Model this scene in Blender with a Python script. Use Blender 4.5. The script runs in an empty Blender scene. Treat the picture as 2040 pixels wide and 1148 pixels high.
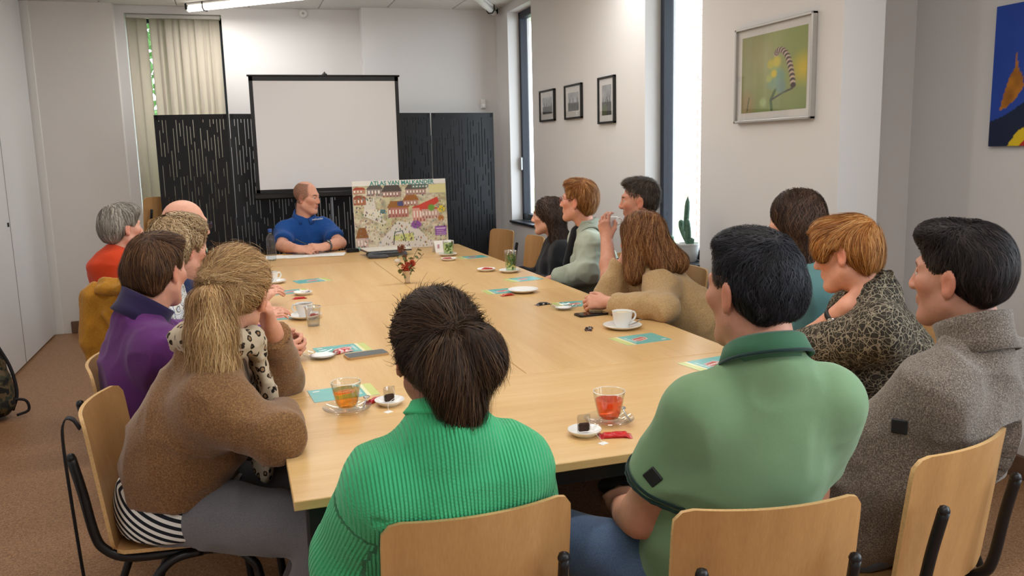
import bpy, math, random
import numpy as np
from mathutils import Vector, Matrix
PI = math.pi
random.seed(7); RNG = np.random.default_rng(7)
SC = bpy.context.scene
COL = SC.collection

# ---------------------------------------------------------------- camera
CAMH = 1.48; FPX = 1685.0; YAW, PITCH, ROLL = 0.3120, 0.1608, -0.0245
def _cam_basis():
    cy, sy, cp, sp = math.cos(YAW), math.sin(YAW), math.cos(PITCH), math.sin(PITCH)
    f = Vector((sy*cp, cy*cp, -sp)); r = Vector((cy, -sy, 0)); u = r.cross(f)
    cr, sr = math.cos(ROLL), math.sin(ROLL)
    return r*cr + u*sr, u*cr - r*sr, f
_r, _u, _f = _cam_basis()
cam_d = bpy.data.cameras.new('camera'); cam_d.sensor_width = 36; cam_d.lens = FPX*36/2040
cam_d.clip_start = 0.05; cam_d.clip_end = 100
cam_o = bpy.data.objects.new('camera', cam_d); COL.objects.link(cam_o)
cam_o.matrix_world = Matrix(((_r.x, _u.x, -_f.x, 0), (_r.y, _u.y, -_f.y, 0), (_r.z, _u.z, -_f.z, CAMH), (0, 0, 0, 1)))
SC.camera = cam_o

# ---------------------------------------------------------------- world: bright overcast sky
w = bpy.data.worlds.new('overcast_sky'); SC.world = w; w.use_nodes = True
bg = w.node_tree.nodes['Background']
bg.inputs[0].default_value = (0.80, 0.91, 1.0, 1); bg.inputs[1].default_value = 4.5

# ---------------------------------------------------------------- view
vs = SC.view_settings
vs.view_transform = 'Standard'; vs.look = 'None'; vs.gamma = 1; vs.exposure = 0.60; vs.use_curve_mapping = False
try:
    SC.cycles.use_denoising = True
    SC.cycles.max_bounces = 10; SC.cycles.diffuse_bounces = 4; SC.cycles.glossy_bounces = 4
    SC.cycles.transmission_bounces = 8; SC.cycles.transparent_max_bounces = 12
    SC.cycles.caustics_reflective = False; SC.cycles.caustics_refractive = False
    SC.cycles.sample_clamp_indirect = 6
except Exception:
    pass

# ---------------------------------------------------------------- daylight: window portals, they guide the sky's own light and give none themselves
def daylight(name, loc, direction, sx, sy):
    d = bpy.data.lights.new(name, 'AREA'); d.shape = 'RECTANGLE'; d.size = sx; d.size_y = sy; d.cycles.is_portal = True
    o = bpy.data.objects.new(name, d); COL.objects.link(o); o.location = loc
    o.rotation_euler = Vector(direction).to_track_quat('-Z', 'Y').to_euler()
    return o
daylight('daylight_window_1', (-.40, 8.50, 1.64), (0, -1, 0), .80, 2.2)
daylight('daylight_window_2', (2.67, 7.23, 1.78), (-1, 0, 0), .64, 1.88)
daylight('daylight_window_3', (2.67, 4.495, 1.77), (-1, 0, 0), .67, 1.90)
daylight('daylight_window_4_offscreen', (3.41, .025, 1.725), (-1, 0, 0), 2.85, 1.85)
# ================================================================ helpers
def lin(c):
    if isinstance(c, str):
        c = c.lstrip('#'); c = [int(c[i:i+2], 16) for i in (0, 2, 4)]
    return tuple(((v/255)/12.92 if v/255 <= .04045 else ((v/255+.055)/1.055)**2.4) for v in c[:3])
MATS = {}
def M(name, col='#808080', rough=.6, metal=0, noise=None, bump=None, attr=None, trans=0, ior=1.45, emit=None, sheen=0, spec=.5,
      coord='Object', alpha=1, build=None, coat=0):
    if name in MATS: return MATS[name]
    m = bpy.data.materials.new(name); m.use_nodes = True; MATS[name] = m
    nt = m.node_tree; N = nt.nodes; L = nt.links; b = N['Principled BSDF']
    c = lin(col) if not (isinstance(col, tuple) and max(col) <= 1) else col
    b.inputs['Base Color'].default_value = (*c, 1); b.inputs['Roughness'].default_value = rough
    b.inputs['Metallic'].default_value = metal; b.inputs['Specular IOR Level'].default_value = spec
    b.inputs['Transmission Weight'].default_value = trans; b.inputs['IOR'].default_value = ior
    b.inputs['Sheen Weight'].default_value = sheen; b.inputs['Alpha'].default_value = alpha
    b.inputs['Coat Weight'].default_value = coat
    if emit:
        b.inputs['Emission Color'].default_value = (*lin(emit[0]), 1); b.inputs['Emission Strength'].default_value = emit[1]
    tc = N.new('ShaderNodeTexCoord'); src = tc.outputs[coord]
    def mapped(st):
        if not st: return src
        mp = N.new('ShaderNodeMapping'); mp.inputs['Scale'].default_value = st; L.new(src, mp.inputs[0]); return mp.outputs[0]
    col_out = None
    if attr:
        a = N.new('ShaderNodeAttribute'); a.attribute_name = attr; col_out = a.outputs['Color']
    if noise:
        sc, am, det = noise[:3]; st = noise[3] if len(noise) > 3 else None
        t = N.new('ShaderNodeTexNoise'); t.inputs['Scale'].default_value = sc; t.inputs['Detail'].default_value = det
        L.new(mapped(st), t.inputs['Vector'])
        mr = N.new('ShaderNodeMapRange'); mr.inputs['From Min'].default_value = .25; mr.inputs['From Max'].default_value = .75
        mr.inputs['To Min'].default_value = 1-am; mr.inputs['To Max'].default_value = 1+am; L.new(t.outputs[0], mr.inputs[0])
        mx = N.new('ShaderNodeVectorMath'); mx.operation = 'SCALE'
        if col_out: L.new(col_out, mx.inputs[0])
        else: mx.inputs[0].default_value = c
        L.new(mr.outputs[0], mx.inputs['Scale']); col_out = mx.outputs[0]
    if col_out: L.new(col_out, b.inputs['Base Color'])
    if bump:
        sc, stg, dist = bump[:3]; st = bump[3] if len(bump) > 3 else None
        t = N.new('ShaderNodeTexNoise'); t.inputs['Scale'].default_value = sc; t.inputs['Detail'].default_value = 3
        L.new(mapped(st), t.inputs['Vector'])
        bm = N.new('ShaderNodeBump'); bm.inputs['Strength'].default_value = stg; bm.inputs['Distance'].default_value = dist
        L.new(t.outputs[0], bm.inputs['Height']); L.new(bm.outputs[0], b.inputs['Normal'])
    if build: build(nt, b, src)
    return m

def mesh_np(name, V, F, mat=None, parent=None, smooth=False, attrs=None, midx=None):
    """one mesh object from arrays; F is (n,4), (n,3) or a list of index lists"""
    me = bpy.data.meshes.new(name)
    V = np.asarray(V, np.float32)
    if isinstance(F, np.ndarray):
        n, k = F.shape
        me.vertices.add(len(V)); me.vertices.foreach_set('co', V.ravel())
        me.loops.add(n*k); me.loops.foreach_set('vertex_index', F.astype(np.int32).ravel())
        me.polygons.add(n); me.polygons.foreach_set('loop_start', np.arange(0, n*k, k, dtype=np.int32))
        me.polygons.foreach_set('loop_total', np.full(n, k, np.int32))
        me.update(calc_edges=True)
    else:
        me.from_pydata([tuple(map(float, v)) for v in V], [], [list(map(int, f)) for f in F]); me.update()
    if smooth: me.polygons.foreach_set('use_smooth', np.ones(len(me.polygons), bool))
    if attrs:
        for an, arr in attrs.items():
            a = me.attributes.new(an, 'FLOAT_COLOR', 'POINT'); arr = np.asarray(arr, np.float32)
            if arr.shape[1] == 3: arr = np.concatenate([arr, np.ones((len(arr), 1), np.float32)], 1)
            a.data.foreach_set('color', arr.ravel())
    mats = mat if isinstance(mat, (list, tuple)) else [mat]
    for m in mats:
        if m: me.materials.append(m)
    if midx is not None: me.polygons.foreach_set('material_index', np.asarray(midx, np.int32))
    me.validate()
    o = bpy.data.objects.new(name, me); COL.objects.link(o)
    if parent: o.parent = parent
    return o
def tag(o, label=None, cat=None, group=None, kind=None):
    if label: o['label'] = label
    if cat: o['category'] = cat
    if group: o['group'] = group
    if kind: o['kind'] = kind
    return o
def thing(name, label, cat, loc=(0, 0, 0), rz=0, group=None):
    o = bpy.data.objects.new(name, None); COL.objects.link(o); o.location = loc; o.rotation_euler = (0, 0, rz)
    o.empty_display_size = .1
    return tag(o, label, cat, group)
def copy_tree(o, parent=None):
    c = o.copy(); COL.objects.link(c); c.parent = parent
    for ch in list(o.children): copy_tree(ch, c)
    return c

class MB:
    """collects shapes into one mesh"""
    def __init__(s): s.v = []; s.f = []; s.m = []; s.n = 0
    def add(s, V, F, mi=0, mtx=None):
        V = np.asarray(V, float)
        if mtx is not None: V = V @ np.array(mtx.to_3x3()).T + np.array(mtx.translation)
        s.v.append(V); s.f += [[i+s.n for i in f] for f in F]; s.m += [mi]*len(F); s.n += len(V); return s
    def box(s, lo, hi, mi=0, bev=0, mtx=None):
        lo = np.array(lo, float); hi = np.array(hi, float)
        if bev <= 0:
            V = [[(lo, hi)[i][0], (lo, hi)[j][1], (lo, hi)[k][2]] for i in (0, 1) for j in (0, 1) for k in (0, 1)]
            F = [[0, 1, 3, 2], [4, 6, 7, 5], [0, 4, 5, 1], [2, 3, 7, 6], [0, 2, 6, 4], [1, 5, 7, 3]]
            return s.add(V, F, mi, mtx)
        c = (lo+hi)/2; h = (hi-lo)/2; b = min(bev, min(h)*.98)
        V = []; idx = {}
        for a in range(3):
            for sx in (-1, 1):
                for sy in (-1, 1):
                    for sz in (-1, 1):
                        sg = np.array([sx, sy, sz]); p = sg*(h-b); p[a] = sg[a]*h[a]
                        idx[(a, sx, sy, sz)] = len(V); V.append(c+p)
        F = []
        for a in range(3):
            o1, o2 = [(1, 2), (2, 0), (0, 1)][a]
            for sg in (-1, 1):
                q = []
                for s1, s2 in ((-1, -1), (1, -1), (1, 1), (-1, 1)):
                    t = [0, 0, 0]; t[a] = sg; t[o1] = s1; t[o2] = s2; q.append(idx[(a, *t)])
                F.append(q if sg > 0 else q[::-1])
        for a in range(3):      # edges parallel to axis a
            o1, o2 = [(1, 2), (2, 0), (0, 1)][a]
            for s1 in (-1, 1):
                for s2 in (-1, 1):
                    def k(ax, sa):
                        t = [0, 0, 0]; t[a] = sa; t[o1] = s1; t[o2] = s2; return idx[(ax, *t)]
                    q = [k(o1, -1), k(o1, 1), k(o2, 1), k(o2, -1)]
                    F.append(q if s1*s2 < 0 else q[::-1])
        for sx in (-1, 1):
            for sy in (-1, 1):
                for sz in (-1, 1):
                    q = [idx[(0, sx, sy, sz)], idx[(1, sx, sy, sz)], idx[(2, sx, sy, sz)]]
                    F.append(q if sx*sy*sz > 0 else q[::-1])
        return s.add(V, F, mi, mtx)
    def tube(s, pts, r, n=8, mi=0, cap=True, flat=1.0, flat_axis=None):
        P = np.array(pts, float); R = np.full(len(P), r) if np.isscalar(r) else np.array(r, float)
        T = np.gradient(P, axis=0); T /= np.linalg.norm(T, axis=1)[:, None]+1e-12
        up = np.array([0, 0, 1.]) if abs(T[0][2]) < .9 else np.array([1., 0, 0])
        if flat_axis is not None: up = np.array(flat_axis, float)
        V = []; prev = None
        for i in range(len(P)):
            if prev is None or flat_axis is not None: a = np.cross(T[i], up)
            else: a = prev - T[i]*(prev@T[i])
            a /= np.linalg.norm(a)+1e-12; b = np.cross(T[i], a); prev = a
            for k in range(n):
                t = 2*PI*k/n; V.append(P[i]+R[i]*(a*math.cos(t)+b*math.sin(t)*flat))
        F = []
        for i in range(len(P)-1):
            for k in range(n):
                k2 = (k+1) % n; F.append([i*n+k, i*n+k2, (i+1)*n+k2, (i+1)*n+k])
        if cap: F.append(list(range(n))[::-1]); F.append([(len(P)-1)*n+k for k in range(n)])
        return s.add(V, F, mi)
    def lathe(s, prof, n=24, mi=0, c=(0, 0, 0), cap=True):
        V = []; F = []; c = np.array(c, float)
        for r, z in prof:
            for k in range(n):
                t = 2*PI*k/n; V.append((c[0]+r*math.cos(t), c[1]+r*math.sin(t), c[2]+z))
        for i in range(len(prof)-1):
            for k in range(n):
                k2 = (k+1) % n; F.append([i*n+k, i*n+k2, (i+1)*n+k2, (i+1)*n+k])
        if cap and prof[0][0] > 1e-6: F.append(list(range(n))[::-1])
        if cap and prof[-1][0] > 1e-6: F.append([(len(prof)-1)*n+k for k in range(n)])
        return s.add(V, F, mi)
    def ball(s, c, r, n=10, mi=0):
        r = np.array([r]*3 if np.isscalar(r) else r, float); V = []; F = []; m = n//2
        for i in range(m+1):
            ph = PI*i/m
            for k in range(n):
                t = 2*PI*k/n
                V.append(np.array(c)+r*np.array([math.sin(ph)*math.cos(t), math.sin(ph)*math.sin(t), math.cos(ph)]))
        for i in range(m):
            for k in range(n):
                k2 = (k+1) % n; F.append([i*n+k, (i+1)*n+k, (i+1)*n+k2, i*n+k2])
        return s.add(V, F, mi)
    def prism(s, poly, z0, z1, mi=0, mtx=None):
        n = len(poly); V = [(x, y, z0) for x, y in poly]+[(x, y, z1) for x, y in poly]
        F = [list(range(n))[::-1], [n+i for i in range(n)]]+[[i, (i+1) % n, n+(i+1) % n, n+i] for i in range(n)]
        return s.add(V, F, mi, mtx)
    def build(s, name, mat, parent=None, smooth=False, auto=None):
        o = mesh_np(name, np.concatenate(s.v), s.f, mat, parent, smooth or auto is not None, midx=s.m if isinstance(mat, (list, tuple)) else None)
        if auto is not None: o.data.set_sharp_from_angle(angle=math.radians(auto))
        return o

def spline(pts, n=8):
    """Catmull-Rom through the points"""
    P = np.array(pts, float); P = np.vstack([2*P[0]-P[1], P, 2*P[-1]-P[-2]]); out = []
    for i in range(1, len(P)-2):
        for t in np.linspace(0, 1, n, endpoint=False):
            a, b, c, d = P[i-1], P[i], P[i+1], P[i+2]
            out.append(.5*((2*b)+(c-a)*t+(2*a-5*b+4*c-d)*t*t+(-a+3*b-3*c+d)*t**3))
    out.append(P[-2]); return np.array(out)
def rrect(w, h, r, n=5):
    pts = []
    for cx, cy, a0 in ((w/2-r, h/2-r, 0), (-w/2+r, h/2-r, PI/2), (-w/2+r, -h/2+r, PI), (w/2-r, -h/2+r, 1.5*PI)):
        for k in range(n+1):
            a = a0+PI/2*k/n; pts.append((cx+r*math.cos(a), cy+r*math.sin(a)))
    return pts
# value noise (numpy)
_PERM = RNG.random((32, 32, 32)).astype(np.float32)
def vnoise(P, scale=1.0):
    Q = np.asarray(P)*scale; i = np.floor(Q).astype(int); f = Q-i; f = f*f*(3-2*f)
    def g(a, b, c): return _PERM[(i[..., 0]+a) % 32, (i[..., 1]+b) % 32, (i[..., 2]+c) % 32]
    x0 = g(0, 0, 0)*(1-f[..., 0])+g(1, 0, 0)*f[..., 0]; x1 = g(0, 1, 0)*(1-f[..., 0])+g(1, 1, 0)*f[..., 0]
    x2 = g(0, 0, 1)*(1-f[..., 0])+g(1, 0, 1)*f[..., 0]; x3 = g(0, 1, 1)*(1-f[..., 0])+g(1, 1, 1)*f[..., 0]
    return (x0*(1-f[..., 1])+x1*f[..., 1])*(1-f[..., 2])+(x2*(1-f[..., 1])+x3*f[..., 1])*f[..., 2]
def fbm(P, scale, oct=3):
    return sum(vnoise(np.asarray(P)+7.3*o, scale*2**o)*.5**o for o in range(oct))/sum(.5**o for o in range(oct))

def painted(name, w, h, nx, ny, fn, mat, parent, mtx):
    """a flat print: a dense grid in the local x-z plane, facing -y, coloured by fn(u, v) -> rgb (sRGB 0..1)"""
    u, v = np.meshgrid(np.linspace(0, 1, nx), np.linspace(0, 1, ny), indexing='xy')
    c = np.clip(fn(u, v), 0, 1); c = np.where(c <= .04045, c/12.92, ((c+.055)/1.055)**2.4).reshape(-1, 3)
    V = np.stack([(u.ravel()-.5)*w, np.zeros(u.size), (v.ravel()-.5)*h], 1)
    i = np.arange(nx*ny).reshape(ny, nx); F = np.stack([i[:-1, :-1], i[:-1, 1:], i[1:, 1:], i[1:, :-1]], -1).reshape(-1, 4)
    o = mesh_np(name, V, F, mat, parent, attrs={'Col': c}); o.matrix_local = mtx
    return o
def text_mesh(body, size, mat, name, parent, mtx, extrude=.0004, align='CENTER', bold=0):
    cu = bpy.data.curves.new(name, 'FONT'); cu.body = body; cu.size = size; cu.extrude = extrude; cu.align_x = align; cu.align_y = 'CENTER'
    cu.resolution_u = 3; cu.offset = bold
    o = bpy.data.objects.new(name, cu); COL.objects.link(o)
    dg = bpy.context.evaluated_depsgraph_get(); me = bpy.data.meshes.new_from_object(o.evaluated_get(dg))
    bpy.data.objects.remove(o); me.materials.clear(); me.materials.append(mat)
    o = bpy.data.objects.new(name, me); COL.objects.link(o); o.parent = parent; o.matrix_local = mtx
    return o
def TR(loc, rz=0, rx=0, ry=0): return Matrix.Translation(loc) @ Matrix.Rotation(rz, 4, 'Z') @ Matrix.Rotation(ry, 4, 'Y') @ Matrix.Rotation(rx, 4, 'X')
# ================================================================ room shell
def wood_build(c1, c2, c3, axis=0, scale=1.0):
    def build(nt, b, src):
        N, L = nt.nodes, nt.links
        oi = N.new('ShaderNodeObjectInfo')
        add = N.new('ShaderNodeVectorMath'); add.operation = 'ADD'; L.new(src, add.inputs[0])
        mul = N.new('ShaderNodeVectorMath'); mul.operation = 'SCALE'; mul.inputs[0].default_value = (7, 11, 5); L.new(oi.outputs['Random'], mul.inputs['Scale'])
        L.new(mul.outputs[0], add.inputs[1])
        st = [22, 22, 22]; st[axis] = 1.1
        mp = N.new('ShaderNodeMapping'); mp.inputs['Scale'].default_value = [s*scale for s in st]; L.new(add.outputs[0], mp.inputs[0])
        n1 = N.new('ShaderNodeTexNoise'); n1.inputs['Scale'].default_value = 1.0; n1.inputs['Detail'].default_value = 5; L.new(mp.outputs[0], n1.inputs['Vector'])
        st2 = [260, 260, 260]; st2[axis] = 14
        mp2 = N.new('ShaderNodeMapping'); mp2.inputs['Scale'].default_value = st2; L.new(add.outputs[0], mp2.inputs[0])
        n2 = N.new('ShaderNodeTexNoise'); n2.inputs['Scale'].default_value = 1.0; n2.inputs['Detail'].default_value = 2; L.new(mp2.outputs[0], n2.inputs['Vector'])
        st3 = [5, 5, 5]; st3[axis] = .35
        mp3 = N.new('ShaderNodeMapping'); mp3.inputs['Scale'].default_value = st3; L.new(add.outputs[0], mp3.inputs[0])
        n3 = N.new('ShaderNodeTexNoise'); n3.inputs['Scale'].default_value = 1.0; L.new(mp3.outputs[0], n3.inputs['Vector'])
        cr = N.new('ShaderNodeValToRGB'); e = cr.color_ramp.elements
        e[0].position = .3; e[0].color = (*lin(c1), 1); e[1].position = .7; e[1].color = (*lin(c3), 1); x = e.new(.5); x.color = (*lin(c2), 1)
        m1 = N.new('ShaderNodeMath'); m1.operation = 'MULTIPLY_ADD'; m1.inputs[1].default_value = .28; L.new(n2.outputs[0], m1.inputs[0])
        m0 = N.new('ShaderNodeMath'); m0.operation = 'MULTIPLY'; m0.inputs[1].default_value = .40; L.new(n1.outputs[0], m0.inputs[0]); L.new(m0.outputs[0], m1.inputs[2])
        m2 = N.new('ShaderNodeMath'); m2.operation = 'MULTIPLY_ADD'; m2.inputs[1].default_value = .34; L.new(n3.outputs[0], m2.inputs[0]); L.new(m1.outputs[0], m2.inputs[2])
        L.new(m2.outputs[0], cr.inputs[0]); L.new(cr.outputs[0], b.inputs['Base Color'])
    return build
def glass_thin(name, tint=(1, 1, 1), refl=.08):
    if name in MATS: return MATS[name]
    m = bpy.data.materials.new(name); m.use_nodes = True; MATS[name] = m; nt = m.node_tree; N, L = nt.nodes, nt.links
    N.remove(N['Principled BSDF']); out = N['Material Output']
    t = N.new('ShaderNodeBsdfTransparent'); t.inputs[0].default_value = (*tint, 1)
    g = N.new('ShaderNodeBsdfGlossy'); g.inputs['Roughness'].default_value = .03
    lw = N.new('ShaderNodeLayerWeight'); lw.inputs[0].default_value = .5
    pw = N.new('ShaderNodeMath'); pw.operation = 'POWER'; pw.inputs[1].default_value = 4.0; L.new(lw.outputs['Facing'], pw.inputs[0])
    fr = N.new('ShaderNodeMath'); fr.operation = 'MULTIPLY_ADD'; fr.inputs[1].default_value = refl*6; fr.inputs[2].default_value = refl*.4; L.new(pw.outputs[0], fr.inputs[0])
    mx = N.new('ShaderNodeMixShader'); L.new(fr.outputs[0], mx.inputs[0]); L.new(t.outputs[0], mx.inputs[1]); L.new(g.outputs[0], mx.inputs[2])
    L.new(mx.outputs[0], out.inputs[0]); return m

M('wall_paint', '#dbd9d8', .85, bump=(180, .08, .002), noise=(1.2, .015, 2))
M('wall_paint_warm', '#dad5d0', .85, bump=(180, .08, .002), noise=(1.2, .015, 2))
M('panel_white', '#d9d7d6', .5, noise=(.8, .015, 2))
M('ceiling_white', '#d6d4d0', .9, bump=(300, .3, .002))
M('seam_dark', '#26241f', .8)
M('frame_navy', '#1c2330', .45)
M('sill_dark', '#20242c', .35, noise=(60, .3, 2))
M('skirting_brown', '#6b5140', .6, noise=(40, .15, 3))
M('trim_white', '#dedbd6', .5)
def floor_build(nt, b, src):
    N, L = nt.nodes, nt.links
    v = N.new('ShaderNodeTexVoronoi'); v.inputs['Scale'].default_value = 230; L.new(src, v.inputs['Vector'])
    n = N.new('ShaderNodeTexNoise'); n.inputs['Scale'].default_value = 90; n.inputs['Detail'].default_value = 4; L.new(src, n.inputs['Vector'])
    sp = N.new('ShaderNodeSeparateColor'); L.new(v.outputs['Color'], sp.inputs[0])
    a = N.new('ShaderNodeMath'); a.operation = 'MULTIPLY_ADD'; a.inputs[1].default_value = .45; L.new(sp.outputs[0], a.inputs[0])
    h = N.new('ShaderNodeMath'); h.operation = 'MULTIPLY'; h.inputs[1].default_value = .55; L.new(n.outputs[0], h.inputs[0]); L.new(h.outputs[0], a.inputs[2])
    cr = N.new('ShaderNodeValToRGB'); e = cr.color_ramp.elements
    e[0].position = .22; e[0].color = (*lin('#74543b'), 1); e[1].position = .78; e[1].color = (*lin('#b08c68'), 1)
    x = e.new(.5); x.color = (*lin('#976f4e'), 1)
    L.new(a.outputs[0], cr.inputs[0]); L.new(cr.outputs[0], b.inputs['Base Color'])
M('floor_speckle', '#96724f', .42, build=floor_build, spec=.35)

XR, CZ = 2.4525, 2.79
def struct(name, mb, mat, parent=None):
    o = mb.build(name, MATS[mat] if isinstance(mat, str) else mat, parent)
    if parent is None: o['kind'] = 'structure'
    return o
struct('floor', MB().box((-1.75, -2.0, -.1), (3.4, 8.6, 0)), 'floor_speckle')
# ceiling: slab and lay-in tiles
ceil = struct('ceiling', MB().box((-1.75, -2.0, CZ+.012), (3.4, 8.6, CZ+.12)), 'ceiling_white')
tile = None
for i in range(7):
    for j in range(4):
        x0 = -1.56+.6*i; x1 = min(x0+.592, 2.66); y0 = 5.75+.6*j; y1 = min(y0+.592, 8.2)
        mb = MB().box((-.296, -.296, 0), (.296, .296, .02), bev=.004)
        if tile is None: tile = mb.build('ceiling_tile', MATS['ceiling_white'], ceil); o = tile
        else: o = tile.copy(); COL.objects.link(o)
        o.parent = ceil; o.location = ((x0+x1)/2, (y0+y1)/2, CZ); o.scale = ((x1-x0)/.592, (y1-y0)/.592, 1)
# left wall: folding partition panels
wl = struct('wall_left', MB().box((-1.75, -2.0, 0), (-1.61, 8.3, CZ+.01)), 'seam_dark')
ys = [8.05, 6.935, 5.82, 4.70, 3.58, 2.46, 1.34, .22, -.9, -2.0]
for a, b in zip(ys[:-1], ys[1:]):
    o = MB().box((-1.63, b+.012, .012), (-1.56, a-.012, CZ-.006), bev=.006).build('partition_panel', MATS['panel_white'], wl)
    MB().box((-1.575, b-.010, .012), (-1.562, b+.014, CZ-.006)).build('seam_profile', M('seam_grey', '#8d8a86', .5), o)
o = MB().box((-1.57, 6.85, 1.03), (-1.552, 6.87, 1.06)).build('panel_lock', MATS['seam_dark'], wl)
o = struct('trim_1', MB().box((-1.63, 8.055, 0), (-1.50, 8.085, CZ), bev=.004), 'trim_white')
# back walls
wb = MB()
wb.box((-1.75, 8.08, 0), (-.875, 8.6, CZ+.01))
struct('wall_back_pier', wb, 'wall_paint_warm')
struct('baseboard_back', MB().box((-1.44, 8.066, 0), (-.87, 8.085, .105), bev=.004), 'skirting_brown')
wb = MB()
wb.box((-.88, 8.21, 0), (-.80, 8.6, CZ+.01)); wb.box((-.80, 8.21, 0), (-.005, 8.6, .55)); wb.box((-.80, 8.21, 2.735), (-.005, 8.6, CZ+.01))
wb.add([(-.005, 8.205, 0), (1.3, 8.085, 0), (1.3, 8.6, 0), (-.005, 8.6, 0), (-.005, 8.205, CZ+.01), (1.3, 8.085, CZ+.01), (1.3, 8.6, CZ+.01), (-.005, 8.6, CZ+.01)],
       [[3, 2, 1, 0], [4, 5, 6, 7], [0, 1, 5, 4], [1, 2, 6, 5], [2, 3, 7, 6], [3, 0, 4, 7]])
struct('wall_back', wb, 'wall_paint')
wb = MB()
wb.add([(1.2, 7.955, 0), (2.70, 7.90, 0), (2.70, 8.6, 0), (1.2, 8.6, 0), (1.2, 7.955, CZ+.01), (2.7, 7.90, CZ+.01), (2.7, 8.6, CZ+.01), (1.2, 8.6, CZ+.01)],
       [[3, 2, 1, 0], [4, 5, 6, 7], [0, 1, 5, 4], [1, 2, 6, 5], [2, 3, 7, 6], [3, 0, 4, 7]])
struct('wall_back_right', wb, 'wall_paint')
# right wall with two tall windows
WIN = {2: (6.91, 7.55, .84, 2.715), 3: (4.16, 4.83, .82, 2.715)}
wr = MB(); T = .21
edges = [3.03, 4.16, 4.83, 6.91, 7.55, 8.3]
for a, b in ((3.03, 4.16), (4.83, 6.91), (7.55, 8.0)): wr.box((XR, a, 0), (XR+T, b, CZ+.01))
for k in (2, 3):
    a, b, s, t = WIN[k]; wr.box((XR, a, 0), (XR+T, b, s-.02)); wr.box((XR, a, t), (XR+T, b, CZ+.01))
struct('wall_right', wr, 'wall_paint')
def pane_window(name, frame_parts, glass_lo, glass_hi):
    mb = MB()
    for lo, hi in frame_parts: mb.box(lo, hi, bev=.004)
    o = mb.build(name, MATS['frame_navy']); o['kind'] = 'structure'
    MB().box(glass_lo, glass_hi).build('pane', glass_thin('window_glass'), o)
    return o
for k in (2, 3):
    a, b, s, t = WIN[k]; x0, x1 = XR+.105, XR+.175; w_ = .06
    o = pane_window('window_%d' % k, [((x0, a, s), (x1, a+w_, t)), ((x0, b-w_*.7, s), (x1, b, t)), ((x0, a, s), (x1, b, s+w_)), ((x0, a, t-w_), (x1, b, t))],
                    (x0+.03, a+w_, s+w_), (x0+.036, b-w_*.7, t-w_))
    MB().box((XR-.025, a-.005, s-.022), (XR+.11, b+.005, s), bev=.003).build('window_sill', MATS['sill_dark'], o)
    if k == 2: MB().box((x0-.022, b-.045, 1.3), (x0, b-.02, 1.42), bev=.004).build('window_handle', M('metal_grey', '#9a9a98', .35, metal=.8), o)
# room widening on the near right
struct('wall_right_niche', MB().box((XR+T-.01, 3.43, 0), (3.4, 3.6, CZ+.01)), 'wall_paint')
wr = MB(); wr.box((3.2, 1.45, 0), (3.4, 3.5, CZ+.01)); wr.box((3.2, -2, 0), (3.4, -1.4, CZ+.01)); wr.box((3.2, -1.4, 0), (3.4, 1.45, .8)); wr.box((3.2, -1.4, 2.65), (3.4, 1.45, CZ+.01))
struct('wall_right_near', wr, 'wall_paint')
struct('baseboard_right', MB().box((3.186, 1.45, 0), (3.205, 3.43, .105), bev=.004), 'skirting_brown')
struct('baseboard_niche', MB().box((XR+T, 3.415, 0), (3.19, 3.432, .105), bev=.004), 'skirting_brown')
pane_window('window_4', [((3.27, -1.4, .8), (3.33, 1.45, .87)), ((3.27, -1.4, 2.58), (3.33, 1.45, 2.65)), ((3.27, -1.4, .8), (3.33, -1.33, 2.65)), ((3.27, 1.38, .8), (3.33, 1.45, 2.65)), ((3.27, 0, .8), (3.33, .06, 2.65))],
            (3.297, -1.35, .85), (3.302, 1.4, 2.6))
wr = MB().box((-1.75, -2.0, 0), (3.4, -1.85, CZ+.01))
struct('wall_rear', wr, 'wall_paint')
# back window with vertical blind
o = pane_window('window_1', [((-.80, 8.42, .55), (-.745, 8.48, 2.735)), ((-.06, 8.42, .55), (-.005, 8.48, 2.735)), ((-.80, 8.42, .55), (-.005, 8.48, .61)), ((-.80, 8.42, 2.68), (-.005, 8.48, 2.735)), ((-.42, 8.43, .6), (-.385, 8.47, 2.7))],
                (-.76, 8.45, .6), (-.04, 8.455, 2.7))
def blind_build(nt, b, src):
    N, L = nt.nodes, nt.links; t = N.new('ShaderNodeBsdfTranslucent'); t.inputs[0].default_value = (*lin('#d8cfc0'), 1); mx = N.new('ShaderNodeMixShader'); mx.inputs[0].default_value = .45
    L.new(b.outputs[0], mx.inputs[1]); L.new(t.outputs[0], mx.inputs[2]); L.new(mx.outputs[0], N['Material Output'].inputs[0])
M('blind_cream', '#d6cdbf', .8, bump=(500, .2, .001), noise=(6, .02, 2), build=blind_build)
bl = thing('vertical_blind', 'cream vertical slat blind hanging in the back window behind the black screen', 'blind', (-.40, 8.28, 0))
MB().box((-.39, -.025, 2.70), (.385, .025, 2.732), bev=.004).build('head_rail', M('rail_white', '#c9c7c2', .5), bl)
sl = None; sx = [-.352, -.272] + [-.165+.062*i for i in range(9)]
for i, x in enumerate(sx):
    V = []; n = 7
    for z in (.66, 2.705):
        for j in range(n):
            u = (j/(n-1)-.5); V.append((u*.085, .012*(1-4*u*u)-.006, z))
    F = [[j, j+1, n+j+1, n+j] for j in range(n-1)]
    if sl is None:
        sl = mesh_np('slat', V, F, MATS['blind_cream'], bl, smooth=True); sl.modifiers.new('t', 'SOLIDIFY').thickness = .0012; s_ = sl
    else:
        s_ = sl.copy(); COL.objects.link(s_)
    s_.parent = bl; s_.location = (x, .012*(i % 2), 0); s_.rotation_euler = (0, 0, math.radians(7+5*math.sin(i*1.9)))
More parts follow.
